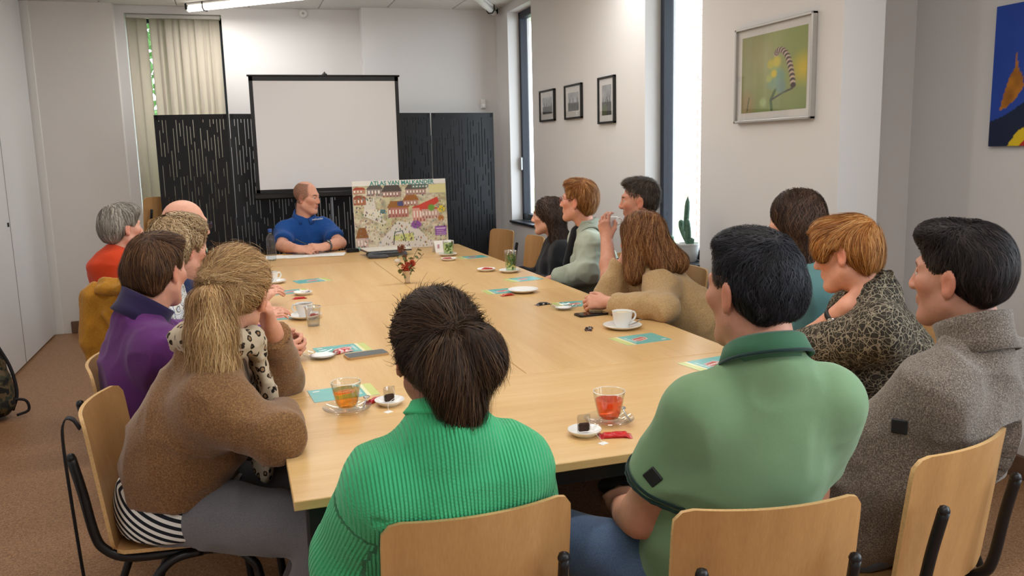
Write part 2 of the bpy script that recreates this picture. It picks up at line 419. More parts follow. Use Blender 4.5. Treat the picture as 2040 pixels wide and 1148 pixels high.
# outside: ground, tree, brick wall
struct('ground', MB().box((-25, 8.62, -.4), (30, 40, -.35)), M('ground_green', '#7d8f62', .9, noise=(2, .3, 4)))
struct('ground_side', MB().box((3.5, -6, -.4), (30, 8.62, -.35)), M('paving_grey', '#b9b6b0', .9, noise=(3, .15, 4)))
bw = tag(MB().box((4.862, 8.513, -.36), (7.2, 8.7, 5.3)).build('wall_outside', M('mortar', '#cfc9c0', .9)), kind='structure')
brick = None; M('brick_pale', '#c6a79a', .85, noise=(9, .12, 3))
for r in range(52):
    for c in range(5):
        x = 4.86+.105+.22*c+(.11 if r % 2 else 0); z = .3+r*.0625
        if brick is None: brick = MB().box((-.105, -.05, -.026), (.105, .05, .026), bev=.003).build('brick', MATS['brick_pale'], bw); b_ = brick
        else: b_ = brick.copy(); COL.objects.link(b_)
        b_.parent = bw; b_.location = (x, 8.55, z)
tr_ = thing('garden_tree', 'leafy green tree outside the back window with the cream blind', 'tree', (-1.6, 12.6, -.36))
MB().tube([(0, 0, 0), (.05, .02, 1.2), (-.03, .05, 2.4), (.05, 0, 3.3)], [.13, .11, .09, .05], 8).build('trunk', M('bark', '#5b4a3a', .9, noise=(12, .3, 3)), tr_, smooth=True)
n = 2600; d = RNG.normal(size=(n, 3)); d /= np.linalg.norm(d, axis=1)[:, None]
cc = d*(RNG.random((n, 1))**.4)*np.array([1.5, 1.2, 1.5])+np.array([0, 0, 3.4]); ax = RNG.normal(size=(n, 3)); ax /= np.linalg.norm(ax, axis=1)[:, None]
bx = np.cross(ax, RNG.normal(size=(n, 3))); bx /= np.linalg.norm(bx, axis=1)[:, None]
V = np.stack([cc-ax*.09, cc+bx*.045, cc+ax*.09, cc-bx*.045], 1).reshape(-1, 3)
fo = mesh_np('foliage', V, np.arange(4*n).reshape(n, 4), M('leaf_green', '#5f8a4a', .7, noise=(3, .4, 2)), tr_)

# ceiling lamps: tube fixtures
M('lamp_white', '#e4e2de', .4); M('lamp_glow', '#ffffff', .4, emit=('#fff6ea', 3)); M('lamp_black', '#17171a', .5)
def tube_lamp(loc, length, rz, label, power=11, lit=True, off=''):
    t = thing('ceiling_lamp', label, 'lamp', loc, rz, 'ceiling tube lamps')
    h = length/2
    MB().tube([(-h, 0, -.045), (h, 0, -.045)], .026, 14).build('lamp_tube', MATS['lamp_glow' if lit else 'lamp_white'], t, auto=40)
    MB().box((-h, -.032, -.02), (h, .032, .0), bev=.006).build('lamp_housing', MATS['lamp_white'], t)
    for s in (-1, 1):
        MB().box((s*h-.012, -.036, -.055), (s*h+.012, .036, -.002), bev=.006).build('end_cap', MATS['lamp_black'], t)
        mb = MB(); mb.tube([(s*(h-.18), -.034, -.002), (s*(h-.18), -.036, -.05), (s*(h-.18), -.018, -.074), (s*(h-.18), .02, -.074), (s*(h-.18), .036, -.05), (s*(h-.18), .034, -.002)], .006, 6)
        mb.build('hanging_bracket', MATS['lamp_black'], t)
    if not lit: return t
    d = bpy.data.lights.new('lamp_light'+off, 'AREA'); d.shape = 'RECTANGLE'; d.size = length; d.size_y = .12; d.energy = power; d.color = (1, .97, .93)
    lo = bpy.data.objects.new('lamp_light'+off, d); COL.objects.link(lo); lo.parent = t; lo.location = (0, 0, -.085)
    return t
tube_lamp((.31, 7.52, CZ), 1.5, math.radians(-40), 'lit white tube lamp on the ceiling in front of the cream blind')
tube_lamp((2.12, 7.25, CZ), 1.2, math.radians(62), 'unlit white tube lamp with black bracket on the ceiling near the far corner', lit=False)
for i, (x, y) in enumerate(((-.05, 4.9), (1.6, 4.9), (-.3, 2.9), (1.15, 1.9), (.1, .0), (1.9, -.2))):
    tube_lamp((x, y, CZ), 1.5, 0, 'lit white tube lamp on the ceiling above the ' + ('bald man', 'woman in the cardigan', 'purple fleece', 'reddish tea', 'empty floor behind the green sweater', 'floor behind the grey cardigan man')[i], off='_offscreen')
sd = thing('smoke_detector', 'round white smoke detector high on the back wall under the ceiling', 'detector', (.70, 8.13, 2.749))
o = MB().lathe([(0.0, 0), (.036, 0), (.038, .012), (.03, .02), (.0, .022)], 20).build('detector_body', M('plastic_white', '#dcdad6', .4), sd, auto=40); o.rotation_euler = (PI/2, 0, 0)
o = MB().lathe([(.010, .0205), (.012, .026), (0, .027)], 12).build('detector_lens', M('plastic_grey', '#aaa9a7', .4), sd, auto=40); o.rotation_euler = (PI/2, 0, 0)
sn = thing('wall_sensor', 'small white plastic sensor box on the wall near the far corner', 'sensor', (2.30, 7.92, 1.93))
MB().box((-.02, -.035, -.045), (.03, .0, .045), bev=.006).build('sensor_case', MATS['plastic_white'], sd and sn)
MB().box((-.012, -.040, -.03), (.022, -.034, -.002), bev=.002).build('sensor_lens', M('sensor_lens_white', '#efeeec', .25), sn)
# ================================================================ tables
BEECH = ('#c79d65', '#d4ad74', '#dfbd88')
MX = M('beech_top_x', rough=.32, build=wood_build(*BEECH, axis=0), spec=.4)
MY = M('beech_top_y', rough=.32, build=wood_build(*BEECH, axis=1), spec=.4)
M('table_black', '#15161a', .45); M('edge_beech', '#b98f5c', .5, noise=(60, .12, 2, (1, 1, 6)))
TX0, TX1, TY0, TZ = .07, 1.68, 1.775, .75
def meeting_table(x0, x1, y0, y1, mat, label, inr=.055):
    cx, cy = (x0+x1)/2, (y0+y1)/2; g = .0012
    t = thing('meeting_table', label, 'table', (cx, cy, 0), 0, 'tables pushed together into one block')
    hx, hy = (x1-x0)/2-g, (y1-y0)/2-g
    MB().box((-hx, -hy, TZ-.022), (hx, hy, TZ), bev=.0018).build('table_top', mat, t)
    mb = MB(); i = .05
    mb.box((-hx+i, -hy+i, TZ-.075), (hx-i, -hy+i+.03, TZ-.022)); mb.box((-hx+i, hy-i-.03, TZ-.075), (hx-i, hy-i, TZ-.022))
    mb.box((-hx+i, -hy+i, TZ-.075), (-hx+i+.03, hy-i, TZ-.022)); mb.box((hx-i-.03, -hy+i, TZ-.075), (hx-i, hy-i, TZ-.022))
    mb.build('apron_frame', MATS['table_black'], t)
    for sx in (-1, 1):
        for sy in (-1, 1):
            ix = inr if sx > 0 else .055; iy = inr if sx > 0 else .055
            MB().box((sx*(hx-ix)-.028, sy*(hy-iy)-.028, 0), (sx*(hx-ix)+.028, sy*(hy-iy)+.028, TZ-.022), bev=.005).build('leg', MATS['table_black'], t)
    return t
xm = (TX0+TX1)/2
meeting_table(TX0, TX1, TY0, TY0+.805, MX, 'beech table with black legs at which the woman in the green sweater sits', inr=.030)
meeting_table(TX0, xm, TY0+.805, TY0+2.41, MY, 'beech table in front of the purple fleece, wood grain running lengthwise')
meeting_table(xm, TX1, TY0+.805, TY0+2.41, MY, 'beech table with the white cappuccino cup and black phone on it')
meeting_table(TX0, xm, TY0+2.41, TY0+4.02, MY, 'beech table with the white cup before the bald man')
meeting_table(xm, TX1, TY0+2.41, TY0+4.02, MY, 'beech table carrying the tall mint tea glass by the black-clad woman')
meeting_table(TX0, TX1, TY0+4.02, TY0+4.825, MX, 'beech table carrying the laptop and illustrated board, at the blue polo man')

# ================================================================ chairs
PLY = M('chair_ply', rough=.38, build=wood_build('#ab7f50', '#bb8e5b', '#c99d6b', axis=2, scale=1.0), spec=.4)
PLYE = M('chair_ply_edge', '#cba46f', .5, noise=(200, .15, 2, (1, 1, 1)))
TUBE = M('chair_tube', '#121317', .38)
def curved_panel(w, z0, z1, yfun, r, th, nx=14, nz=12):
    """plywood panel with rounded corners; yfun(u, z) gives its depth"""
    mb = MB(); V = []; F = []; h = (z1-z0)/2; zc = (z0+z1)/2
    def half(z):
        dz = abs(z-zc)-(h-r)
        return w/2-(r-math.sqrt(max(0, r*r-dz*dz)) if dz > 0 else 0)
    zs = [zc+h*math.sin(PI/2*(2*i/nz-1)) for i in range(nz+1)]
    for s in (0, 1):
        for z in zs:
            for j in range(nx+1):
                x = half(z)*(2*j/nx-1); V.append((x, yfun(x, z)+(th/2 if s else -th/2), z))
    n = nx+1; off = (nz+1)*n; mi = []
    for i in range(nz):
        for j in range(nx):
            a, b, c, d = i*n+j, i*n+j+1, (i+1)*n+j+1, (i+1)*n+j
            F.append([a, b, c, d]); mi.append(0); F.append([off+d, off+c, off+b, off+a]); mi.append(0)
    for i in range(nz):
        for j in (0, nx):
            a, d = i*n+j, (i+1)*n+j; F.append([a, d, off+d, off+a] if j == 0 else [d, a, off+a, off+d]); mi.append(1)
    for j in range(nx):
        for i in (0, nz):
            a, b = i*n+j, i*n+j+1; F.append([b, a, off+a, off+b] if i == 0 else [a, b, off+b, off+a]); mi.append(1)
    return V, F, mi
CHAIR = None
def make_chair():
    t = thing('plywood_chair', 'plywood chair', 'chair')
    yb = lambda x, z: -.205-.19*(z-.44)+.045*(x/.2)**2*(.3+.7*(z-.44)/.38)
    V, F, mi = curved_panel(.375, .455, .825, yb, .035, .010)
    o = mesh_np('backrest', V, F, [PLY, PLYE], t, smooth=True, midx=mi); o.data.set_sharp_from_angle(angle=math.radians(40))
    V, F, mi = curved_panel(.374, -.20, .21, lambda x, z: .008*(x/.2)**2+(.02*((z-.12)/.09)**2*-1 if z > .12 else 0), .04, .011)
    V = [(x, z, .448+y) for x, y, z in V]
    o = mesh_np('seat', V, [f[::-1] for f in F], [PLY, PLYE], t, smooth=True, midx=mi); o.data.set_sharp_from_angle(angle=math.radians(40))
    for s in (-1, 1):
        p = spline([(s*.150, -.287, .715), (s*.152, -.268, .62), (s*.155, -.248, .50), (s*.156, -.225, .455), (s*.158, -.17, .428), (s*.158, -.05, .426), (s*.158, .10, .426)], 5)
        mb = MB().tube(p, .0135, 10, flat=.72, flat_axis=(0, 0, 1) if False else None); mb.ball(p[0], .0132, 8); mb.build('back_tube', TUBE, t, smooth=True)
        p = spline([(s*.158, .05, .426), (s*.176, .11, .424), (s*.193, .150, .40), (s*.197, .168, .36), (s*.206, .185, .2), (s*.214, .20, .006)], 5)
        MB().tube(p, .0125, 10).build('leg', TUBE, t, smooth=True)
        p = spline([(s*.158, .02, .424), (s*.178, -.05, .418), (s*.193, -.10, .37), (s*.201, -.16, .24), (s*.212, -.25, .006)], 5)
        MB().tube(p, .0125, 10).build('leg', TUBE, t, smooth=True)
    MB().tube([(-.158, .09, .426), (.158, .09, .426)], .011, 8).build('cross_bar', TUBE, t, smooth=True)
    MB().tube([(-.158, -.13, .426), (.158, -.13, .426)], .011, 8).build('cross_bar', TUBE, t, smooth=True)
    return t
def chair(x, y, rz, label, z=0, group='plywood chairs with black tube frames'):
    """rz: facing angle, 0 looks along +y"""
    global CHAIR, LAST_CHAIR
    LAST_CHAIR = (x, y, math.radians(rz))
    if CHAIR is None: CHAIR = make_chair(); c = CHAIR
    else: c = copy_tree(CHAIR)
    c.location = (x, y, z); c.rotation_euler = (0, 0, math.radians(rz)); tag(c, label, 'chair', group)
    return c
# ================================================================ smooth solid modelling on a grid
def V3(*a): return np.array(a, float)
def nrm(v): v = np.asarray(v, float); return v/(np.linalg.norm(v)+1e-12)
class Field:
    def __init__(s, lo, hi, h, fine=()):
        s.ax = []
        for a in range(3):
            x = lo[a]; c = [x]
            while x < hi[a]:
                st = h
                for fl, fh, hf in fine:
                    if fl[a]-hf <= x <= fh[a]: st = min(st, hf)
                x += st; c.append(x)
            s.ax.append(np.array(c))
        s.f = np.full([len(c) for c in s.ax], 1.0, np.float32)
    def _sl(s, lo, hi):
        return tuple(slice(max(0, np.searchsorted(s.ax[a], lo[a])-1), np.searchsorted(s.ax[a], hi[a])+1) for a in range(3))
    def pts(s, sl):
        return np.stack(np.meshgrid(*[s.ax[a][sl[a]] for a in range(3)], indexing='ij'), -1)
    def add(s, prim, k=.02, op='u'):
        lo, hi, fn = prim; m = k+.03
        sl = s._sl(np.array(lo)-m, np.array(hi)+m)
        if any(x.stop-x.start < 1 for x in sl): return s
        d = fn(s.pts(sl)).astype(np.float32); f = s.f[sl]; k = max(k, 1e-5)
        if op == 'u':
            h = np.maximum(k-np.abs(f-d), 0); s.f[sl] = np.minimum(f, d)-h*h/(4*k)
        elif op == 's':
            d = -d; h = np.maximum(k-np.abs(f-d), 0); s.f[sl] = np.maximum(f, d)+h*h/(4*k)
        elif op == 'i':
            s.f[sl] = np.maximum(f, d)
        return s
    def cut(s, p, n):
        """remove what lies on the side n points to"""
        P = s.pts((slice(None),)*3); s.f = np.maximum(s.f, ((P-np.asarray(p)) @ np.asarray(n)).astype(np.float32)); return s
    def sample(s, P, grad=False):
        idx = []; fr = []
        for a in range(3):
            t = np.interp(P[:, a], s.ax[a], np.arange(len(s.ax[a]))); i = np.clip(t.astype(int), 0, len(s.ax[a])-2); idx.append(i); fr.append(t-i)
        def tri(A):
            o = 0
            for a in (0, 1):
                for b in (0, 1):
                    for c in (0, 1):
                        o = o+A[idx[0]+a, idx[1]+b, idx[2]+c]*((fr[0] if a else 1-fr[0])*(fr[1] if b else 1-fr[1])*(fr[2] if c else 1-fr[2]))
            return o
        v = tri(s.f)
        if not grad: return v
        if not hasattr(s, 'g'): s.g = np.gradient(s.f, *s.ax)
        G = np.stack([tri(g) for g in s.g], 1); G /= np.linalg.norm(G, axis=1)[:, None]+1e-9
        return v, G
    def net(s):
        f = s.f; ins = f < 0; n = np.array(f.shape)
        c = np.zeros(n-1, np.int8)
        for a in (0, 1):
            for b in (0, 1):
                for d in (0, 1): c += ins[a:n[0]-1+a, b:n[1]-1+b, d:n[2]-1+d]
        act = (c > 0) & (c < 8); I = np.argwhere(act)
        vid = np.full(act.shape, -1, np.int32); vid[act] = np.arange(len(I))
        cv = {}
        for a in (0, 1):
            for b in (0, 1):
                for d in (0, 1): cv[a, b, d] = f[I[:, 0]+a, I[:, 1]+b, I[:, 2]+d]
        acc = np.zeros((len(I), 3)); cnt = np.zeros(len(I))
        for ax in range(3):
            for p in (0, 1):
                for q in (0, 1):
                    o = [p, q]; o.insert(ax, 0); o1 = o.copy(); o1[ax] = 1
                    v0, v1 = cv[tuple(o)], cv[tuple(o1)]; m = (v0 < 0) != (v1 < 0)
                    t = np.where(m, v0/np.where(m, v0-v1, 1), 0)
                    e = np.tile(np.array(o, float), (len(I), 1)); e[:, ax] = t
                    acc += e*m[:, None]; cnt += m
        Q = I+acc/cnt[:, None]
        V = np.stack([np.interp(Q[:, a], np.arange(len(s.ax[a])), s.ax[a]) for a in range(3)], 1)
        F = []
        for ax in range(3):
            b, d = [(1, 2), (2, 0), (0, 1)][ax]
            sl0 = [slice(1, -1)]*3; sl1 = [slice(1, -1)]*3; sl0[ax] = slice(0, -1); sl1[ax] = slice(1, None)
            A, B = ins[tuple(sl0)], ins[tuple(sl1)]
            for sgn in (0, 1):
                E = np.argwhere(A & ~B if sgn == 0 else ~A & B)
                if not len(E): continue
                off = np.ones(3, int); off[ax] = 0; E = E+off
                def cell(db, dd):
                    e = E.copy(); e[:, b] -= db; e[:, d] -= dd; return vid[e[:, 0], e[:, 1], e[:, 2]]
                q = np.stack([cell(1, 1), cell(0, 1), cell(0, 0), cell(1, 0)], 1)
                F.append(q if sgn == 0 else q[:, ::-1])
        F = np.concatenate(F) if F else np.zeros((0, 4), int)
        F = F[(F >= 0).all(1)]
        return V, F
def relax(V, F, it=2, lam=.5):
    E = np.concatenate([F[:, [0, 1]], F[:, [1, 2]], F[:, [2, 3]], F[:, [3, 0]]])
    E = np.concatenate([E, E[:, ::-1]]); n = len(V); deg = np.bincount(E[:, 0], minlength=n)[:, None]+1e-9
    for k in range(it):
        for l in (lam, -lam*.95):
            A = np.stack([np.bincount(E[:, 0], V[E[:, 1], a], n) for a in range(3)], 1)/deg
            V = V+l*(A-V)
    return V
def vnormals(V, F):
    N = np.cross(V[F[:, 2]]-V[F[:, 0]], V[F[:, 3]]-V[F[:, 1]]); out = np.zeros_like(V)
    for k in range(4):
        for a in range(3): out[:, a] += np.bincount(F[:, k], N[:, a], len(V))
    return out/(np.linalg.norm(out, axis=1)[:, None]+1e-12)
# primitives: (lo, hi, distance)
def cone(a, b, ra, rb, capa=False, capb=False, flat=None):
    a = np.asarray(a, float); b = np.asarray(b, float); ab = b-a; L2 = ab@ab+1e-12; u = ab/math.sqrt(L2); R = max(ra, rb)
    def fn(P):
        w = P-a; t = np.clip((w@ab)/L2, 0, 1); q = w-t[..., None]*ab
        if flat is not None:
            n, k = flat; q = q+(q@n)[..., None]*n*(1/k-1)
        d = np.sqrt((q*q).sum(-1))-(ra+(rb-ra)*t)
        if flat is not None and k < 1: d = d*(.5+.5*k)
        if capb: d = np.maximum(d, (P-b)@u)
        if capa: d = np.maximum(d, (a-P)@u)
        return d
    return np.minimum(a, b)-R, np.maximum(a, b)+R, fn
def ell(c, rad, R=np.eye(3)):
    c = np.asarray(c, float); rad = np.asarray(rad, float); R = np.asarray(R, float); mr = rad.max()
    def fn(P):
        q = (P-c) @ R.T; k0 = np.sqrt(((q/rad)**2).sum(-1)); k1 = np.sqrt(((q/rad**2)**2).sum(-1))+1e-9
        return k0*(k0-1)/k1
    ext = np.abs(R.T) @ rad
    return c-ext, c+ext, fn
def xform(prim, R, t):
    """a primitive given in a local frame, placed by rows-of-axes R and origin t"""
    lo, hi, fn = prim; R = np.asarray(R); t = np.asarray(t)
    c = (lo+hi)/2; h = (hi-lo)/2; cw = c @ R+t; hw = np.abs(R.T) @ h
    return cw-hw, cw+hw, lambda P: fn((P-t) @ R.T)
def yawdir(a): a = math.radians(a); return V3(-math.sin(a), math.cos(a), 0), V3(math.cos(a), math.sin(a), 0)
def head_frame(yaw, pitch, roll):
    """rows: right, forward, up; pitch > 0 looks down, roll > 0 tips towards the own right"""
    f, r = yawdir(yaw); u = V3(0, 0, 1); p, q = math.radians(pitch), math.radians(roll)
    f2 = f*math.cos(p)-u*math.sin(p); u2 = u*math.cos(p)+f*math.sin(p)
    r3 = r*math.cos(q)-u2*math.sin(q); u3 = u2*math.cos(q)+r*math.sin(q)
    return np.stack([r3, f2, u3])
# ================================================================ people
def skin_build(nt, b, src):
    N, L = nt.nodes, nt.links
    b.inputs['Subsurface Weight'].default_value = .12; b.inputs['Subsurface Radius'].default_value = (.012, .005, .003)
    b.inputs['Subsurface Scale'].default_value = .6
SKIN = M('skin', rough=.52, attr='Col', noise=(60, .06, 3), bump=(260, .10, .0012), build=skin_build, spec=.35)
def eye_mat():
    return M('eye', attr='Col', rough=.12)
HEADP = dict(w=1.0, jaw=1.0, nose=1.0, age=0.0)
def head_prims(p):
    w = p.get('w', 1); j = p.get('jaw', 1); ns = p.get('nose', 1)
    U = []  # (prim, k)
    U.append((ell((0, -.014, .034), (.0755*w, .096, .086)), .0))
    U.append((ell((0, .030, -.030), (.060*w*j, .064, .088)), .03))
    U.append((ell((0, .068, -.108), (.024*j, .020, .018)), .03))
    for s in (-1, 1):
        U.append((cone((s*.054*w*j, .0, -.062), (s*.018, .066, -.108), .018, .016), .03))
        U.append((ell((s*.043*w, .062, -.018), (.022, .022, .02)), .025))
        U.append((cone((s*.012, .088, .026), (s*.046*w, .070, .024), .011, .009), .016))
        U.append((ell((s*.011*ns, .100, -.036), (.009, .011, .008)), .008))
    U.append((cone((0, .090, .012), (0, .108*(.9+.1*ns), -.030), .008, .0105*ns), .014))
    U.append((cone((-.017, .087, -.062), (.017, .087, -.062), .0062, .0062), .010))
    U.append((cone((-.015, .086, -.073), (.015, .086, -.073), .0072, .0072), .009))
    S = []
    for s in (-1, 1): S.append((ell((s*.032, .100, .003), (.019, .018, .0125)), .014))
    S.append((cone((-.022, .1, -.0675), (.022, .1, -.0675), .0022, .0022), .004))
    S.append((ell((0, .104, -.088), (.03, .014, .008)), .012))
    L = []
    for s in (-1, 1): L.append((cone((s*.020, .0905, .010), (s*.043, .083, .009), .0042, .004), .004)); L.append((cone((s*.021, .0895, -.006), (s*.043, .082, -.005), .003, .003), .004))
    E = []
    for s in (-1, 1):
        a = math.radians(20); Rr = np.array([[math.cos(a*s), math.sin(a*s), 0], [-math.sin(a*s), math.cos(a*s), 0], [0, 0, 1]])
        E.append((ell((s*(.078*w+.004), -.006, -.008), (.0075, .020, .033), Rr), .006))
        E.append((ell((s*(.078*w+.003), -.003, -.034), (.008, .011, .012)), .008))
    EC = []
    for s in (-1, 1): EC.append((ell((s*(.0885*w+.004), -.001, -.008), (.008, .010, .018)), .004))
    return U, S, L, E, EC
def skin_colors(P, tone, p, hl):
    """P in head-local coordinates"""
    c = np.tile(np.array(lin(tone)), (len(P), 1))
    def blend(mask, col, amt):
        nonlocal c
        m = np.clip(mask, 0, 1)[:, None]*amt; c = c*(1-m)+np.array(col)*m
    def blob(ctr, rad): return np.clip(1.6*(1-np.sqrt((((P-np.array(ctr))/np.array(rad))**2).sum(1))), 0, 1)
    red = np.array(lin(tone))*np.array([1.02, .70, .66])
    for s in (-1, 1):
        blend(blob((s*.048, .065, -.03), (.035, .04, .03)), red, .5); blend(blob((s*.085, -.005, -.01), (.02, .035, .045)), red, .65)
    blend(blob((0, .11, -.03), (.022, .025, .025)), red, .55)
    lip = np.array(lin(tone))*np.array([.80, .42, .42])
    blend(blob((0, .094, -.0675), (.026, .02, .012))*1.5, lip, .75)
    if p.get('stubble'):
        st = np.clip((-.030-P[:, 2])/.02, 0, 1)*np.clip((P[:, 1]+.02)/.03, 0, 1)*np.clip((P[:, 2]+.14)/.02, 0, 1)
        blend(st, np.array(lin(tone))*np.array([.55, .52, .55]), p['stubble'])
    if p.get('brow'):
        for s in (-1, 1):
            blend(blob((s*.031, .088, .0225), (.026, .022, .0065))*2, np.array(lin(p['brow'])), .8)
    if p.get('scalp'):          # cropped hair
        e = np.sqrt((P[:, 0]/.08)**2+((P[:, 1]+.03)/.098)**2)
        z0 = p['scalp'][1]; side = np.clip((P[:, 2]-(-.055+.9*np.clip(P[:, 1]+.02, 0, 1)*1.0))/.012, 0, 1)*np.clip((.062-P[:, 1]-.25*np.clip(P[:, 2], 0, 1))/.014, 0, 1)
        nz = vnoise(P, 260)
        blend(side*(P[:, 2] < z0)*(.6+.6*nz), np.array(lin(p['scalp'][0])), p['scalp'][2])
    nz = fbm(P, 40)
    c *= (.94+.12*nz)[:, None]
    return c
FLEN = ((.042, .025, .019), (.046, .029, .020), (.042, .027, .019), (.033, .020, .017))
def hand_prims(W, X, Z, ts, curl=(25, 30, 20), spread=6, thumb=None, s=1.0):
    """W wrist, X towards the finger tips, Z out of the back of the hand, ts=+1 when the thumb is on the Z x X side"""
    X = nrm(X); Z = nrm(np.asarray(Z)-X*(np.asarray(Z)@X)); Y = np.cross(Z, X)*ts
    def p(x, y, z): return W+s*(X*x+Y*y+Z*z)
    out = []
    out.append((cone(p(-.012, 0, 0), p(.02, 0, 0), .024*s, .027*s, flat=(Z, .68)), .02))
    ky = (.031, .0105, -.010, -.029); kx = (.086, .090, .086, .078); kz = (0, .003, .001, -.004)
    for i in range(4):
        out.append((cone(p(.018, ky[i]*.55, -.002), p(kx[i], ky[i], kz[i]), .0135*s, .0112*s), .014))
    out.append((cone(p(.02, .02, -.010), p(.055, .020, -.010), .015*s, .012*s), .016)); out.append((cone(p(.02, -.02, -.010), p(.06, -.022, -.008), .014*s, .010*s), .016))
    cs = curl if isinstance(curl[0], (tuple, list)) else (curl,)*4
    for i in range(4):
        a = 0; pos = p(kx[i], ky[i], kz[i]); sp = math.radians(spread*(1.2-.8*i)); r = (.0094, .0096, .0092, .0082)[i]*s
        for j in range(3):
            a += math.radians(cs[i][j]); d = X*math.cos(a)*math.cos(sp)+Y*math.sin(sp)*math.cos(a)-Z*math.sin(a)
            q = pos+d*FLEN[i][j]*s; out.append((cone(pos, q, r*(1-.08*j), r*(.92-.08*j)), .005 if j else .006)); pos = q
    tp = thumb or ((.016, .026, -.010), (.044, .050, -.020), (.073, .058, -.022), (.096, .056, -.020))
    rr = (.0145, .0125, .0108, .0088)
    for j in range(3): out.append((cone(p(*tp[j]), p(*tp[j+1]), rr[j]*s, rr[j+1]*s), .012 if j == 0 else .005))
    return out
def ik(S, W, hint, L1, L2):
    d = W-S; D = np.linalg.norm(d)
    if D > (L1+L2)*.995: k = D/((L1+L2)*.995); L1 *= k; L2 *= k
    a = (L1*L1-L2*L2+D*D)/(2*D); h = math.sqrt(max(1e-6, L1*L1-a*a)); u = d/D
    hh = np.asarray(hint, float); hh = nrm(hh-u*(hh@u)); return S+u*a+hh*h
class Ctx: pass
def skeleton(sp):
    c = Ctx(); c.sp = sp; c.fem = sp.get('fem', False); k = sp.get('scale', 1.0); c.k = k
    c.H = np.array(sp['head'], float); c.RH = head_frame(*sp['hrot']); c.hs = sp.get('hscale', .97 if c.fem else 1.0)
    c.pf, c.pr = yawdir(sp['pyaw']); c.cf, c.cr = yawdir(sp.get('cyaw', sp['pyaw']))
    c.S = c.H+c.hs*(V3(0, -.022, -.075) @ c.RH)
    nb = sp.get('nb', (-.03, -.075)); c.NB = c.S+c.cf*nb[0]+V3(0, 0, nb[1])+c.cr*sp.get('nbr', 0)
    c.hip = V3(sp['hip'][0], sp['hip'][1], sp.get('hipz', .535))
    c.SCt = c.NB+V3(0, 0, -.110)-c.cf*.0
    tilt = sp.get('tilt', 0); crt = nrm(c.cr+V3(0, 0, 1)*math.tan(math.radians(tilt)))
    sw = sp.get('sw', .150 if c.fem else .172)*k
    c.sh = {}
    for s, n in ((1, 'R'), (-1, 'L')):
        o = sp.get('sh'+n, (0, 0, 0)); c.sh[n] = c.SCt+crt*s*sw+c.cf*o[1]+V3(0, 0, o[2])+c.cr*s*o[0]
    b = sp.get('bulge', .02); mid = (c.hip+c.SCt)/2-c.cf*b*2
    c.spine = lambda t: (1-t)**2*c.hip+2*t*(1-t)*mid+t*t*c.SCt
    def frame(t):
        u = nrm(c.spine(min(1, t+.05))-c.spine(max(0, t-.05))); r = nrm(c.pr*(1-t)+c.cr*t); r = nrm(r-u*(r@u)); return np.stack([r, np.cross(u, r), u])
    c.frame = frame
    c.arm = {}
    for s, n in ((1, 'R'), (-1, 'L')):
        a = sp['arm'+n]; W = np.array(a['w'], float); L1, L2 = .285*k*a.get('l', 1), .255*k*a.get('l', 1)
        if c.fem: L1 *= .93; L2 *= .93
        E = np.array(a['e'], float) if 'e' in a else ik(c.sh[n], W, np.array(a.get('hint', (0, 0, -1)), float), L1, L2)
        X = nrm(a['f']) if 'f' in a else nrm(W-E); Z = np.array(a.get('z', (0, 0, 1)), float)
        # wrists start the hand: Y side of thumb
        ts = 1 if n == 'R' else -1
        c.arm[n] = (c.sh[n], E, W, X, Z, ts, a)
    c.leg = {}
    for s, n in ((1, 'R'), (-1, 'L')):
        hj = c.hip+c.pr*s*.085*k+V3(0, 0, -.01); l = sp.get('leg'+n, {}); spl = math.radians(l.get('splay', 9))*s; fd = c.pf*math.cos(spl)+c.pr*math.sin(spl)
        kn = hj+fd*.42*k; kn[2] = l.get('kz', .50); ank = kn+fd*l.get('foot', .02); ank[2] = .085
        if 'kn' in l: kn = np.array(l['kn'], float); ank = kn+fd*l.get('foot', .02); ank[2] = .085
        c.leg[n] = (hj, kn, ank, fd)
    return c
def torso_prims(c, off, g=1.0):
    """off: cloth thickness; g girth"""
    fem = c.fem; k = c.k; sp = c.sp; G = sp.get('girth', 1.0)*g
    tw = [(.0, .168, .120, .105), (.30, .150*G, .118*G, .13), (.62, .152*(.5+.5*G), .120*(.6+.4*G), .13), (.86, .150, .098, .085)]
    if fem: tw = [(.0, .172, .125, .105), (.30, .142*G, .112*G, .13), (.62, .140*(.5+.5*G), .108*(.6+.4*G), .125), (.86, .128, .088, .08)]
    out = []
    for t, a, b, h in tw: out.append((ell(c.spine(t), (a*k+off, b*k+off, h*k+off), c.frame(t)), .07))
    R, L = c.sh['R'], c.sh['L']; r = (.052 if fem else .060)*k
    out.append((cone(L+(R-L)*.06, R+(L-R)*.06, r+off, r+off), .05))
    up = nrm(c.S-c.NB)
    for n in 'RL': out.append((cone(c.NB-up*.012-c.cf*.006, c.sh[n]*.72+c.NB*.28+V3(0, 0, .004), .040*k+off*.6, .040*k+off*.8), .045))
    out.append((cone(c.NB-up*.028, c.spine(.86), .052*k+off, .075*k+off), .05))
    if fem and sp.get('bust', 1):
        F = c.frame(.68)
        for s in (-1, 1): out.append((ell(c.spine(.66)+F[0]*s*.062+F[1]*.085, (.062*sp.get('bust', 1)+off*.6,)*3), .05))
    if sp.get('belly'):
        F = c.frame(.3); out.append((ell(c.spine(.28)+F[1]*.06, (.12, .10*sp['belly'], .12), F), .06))
    return out
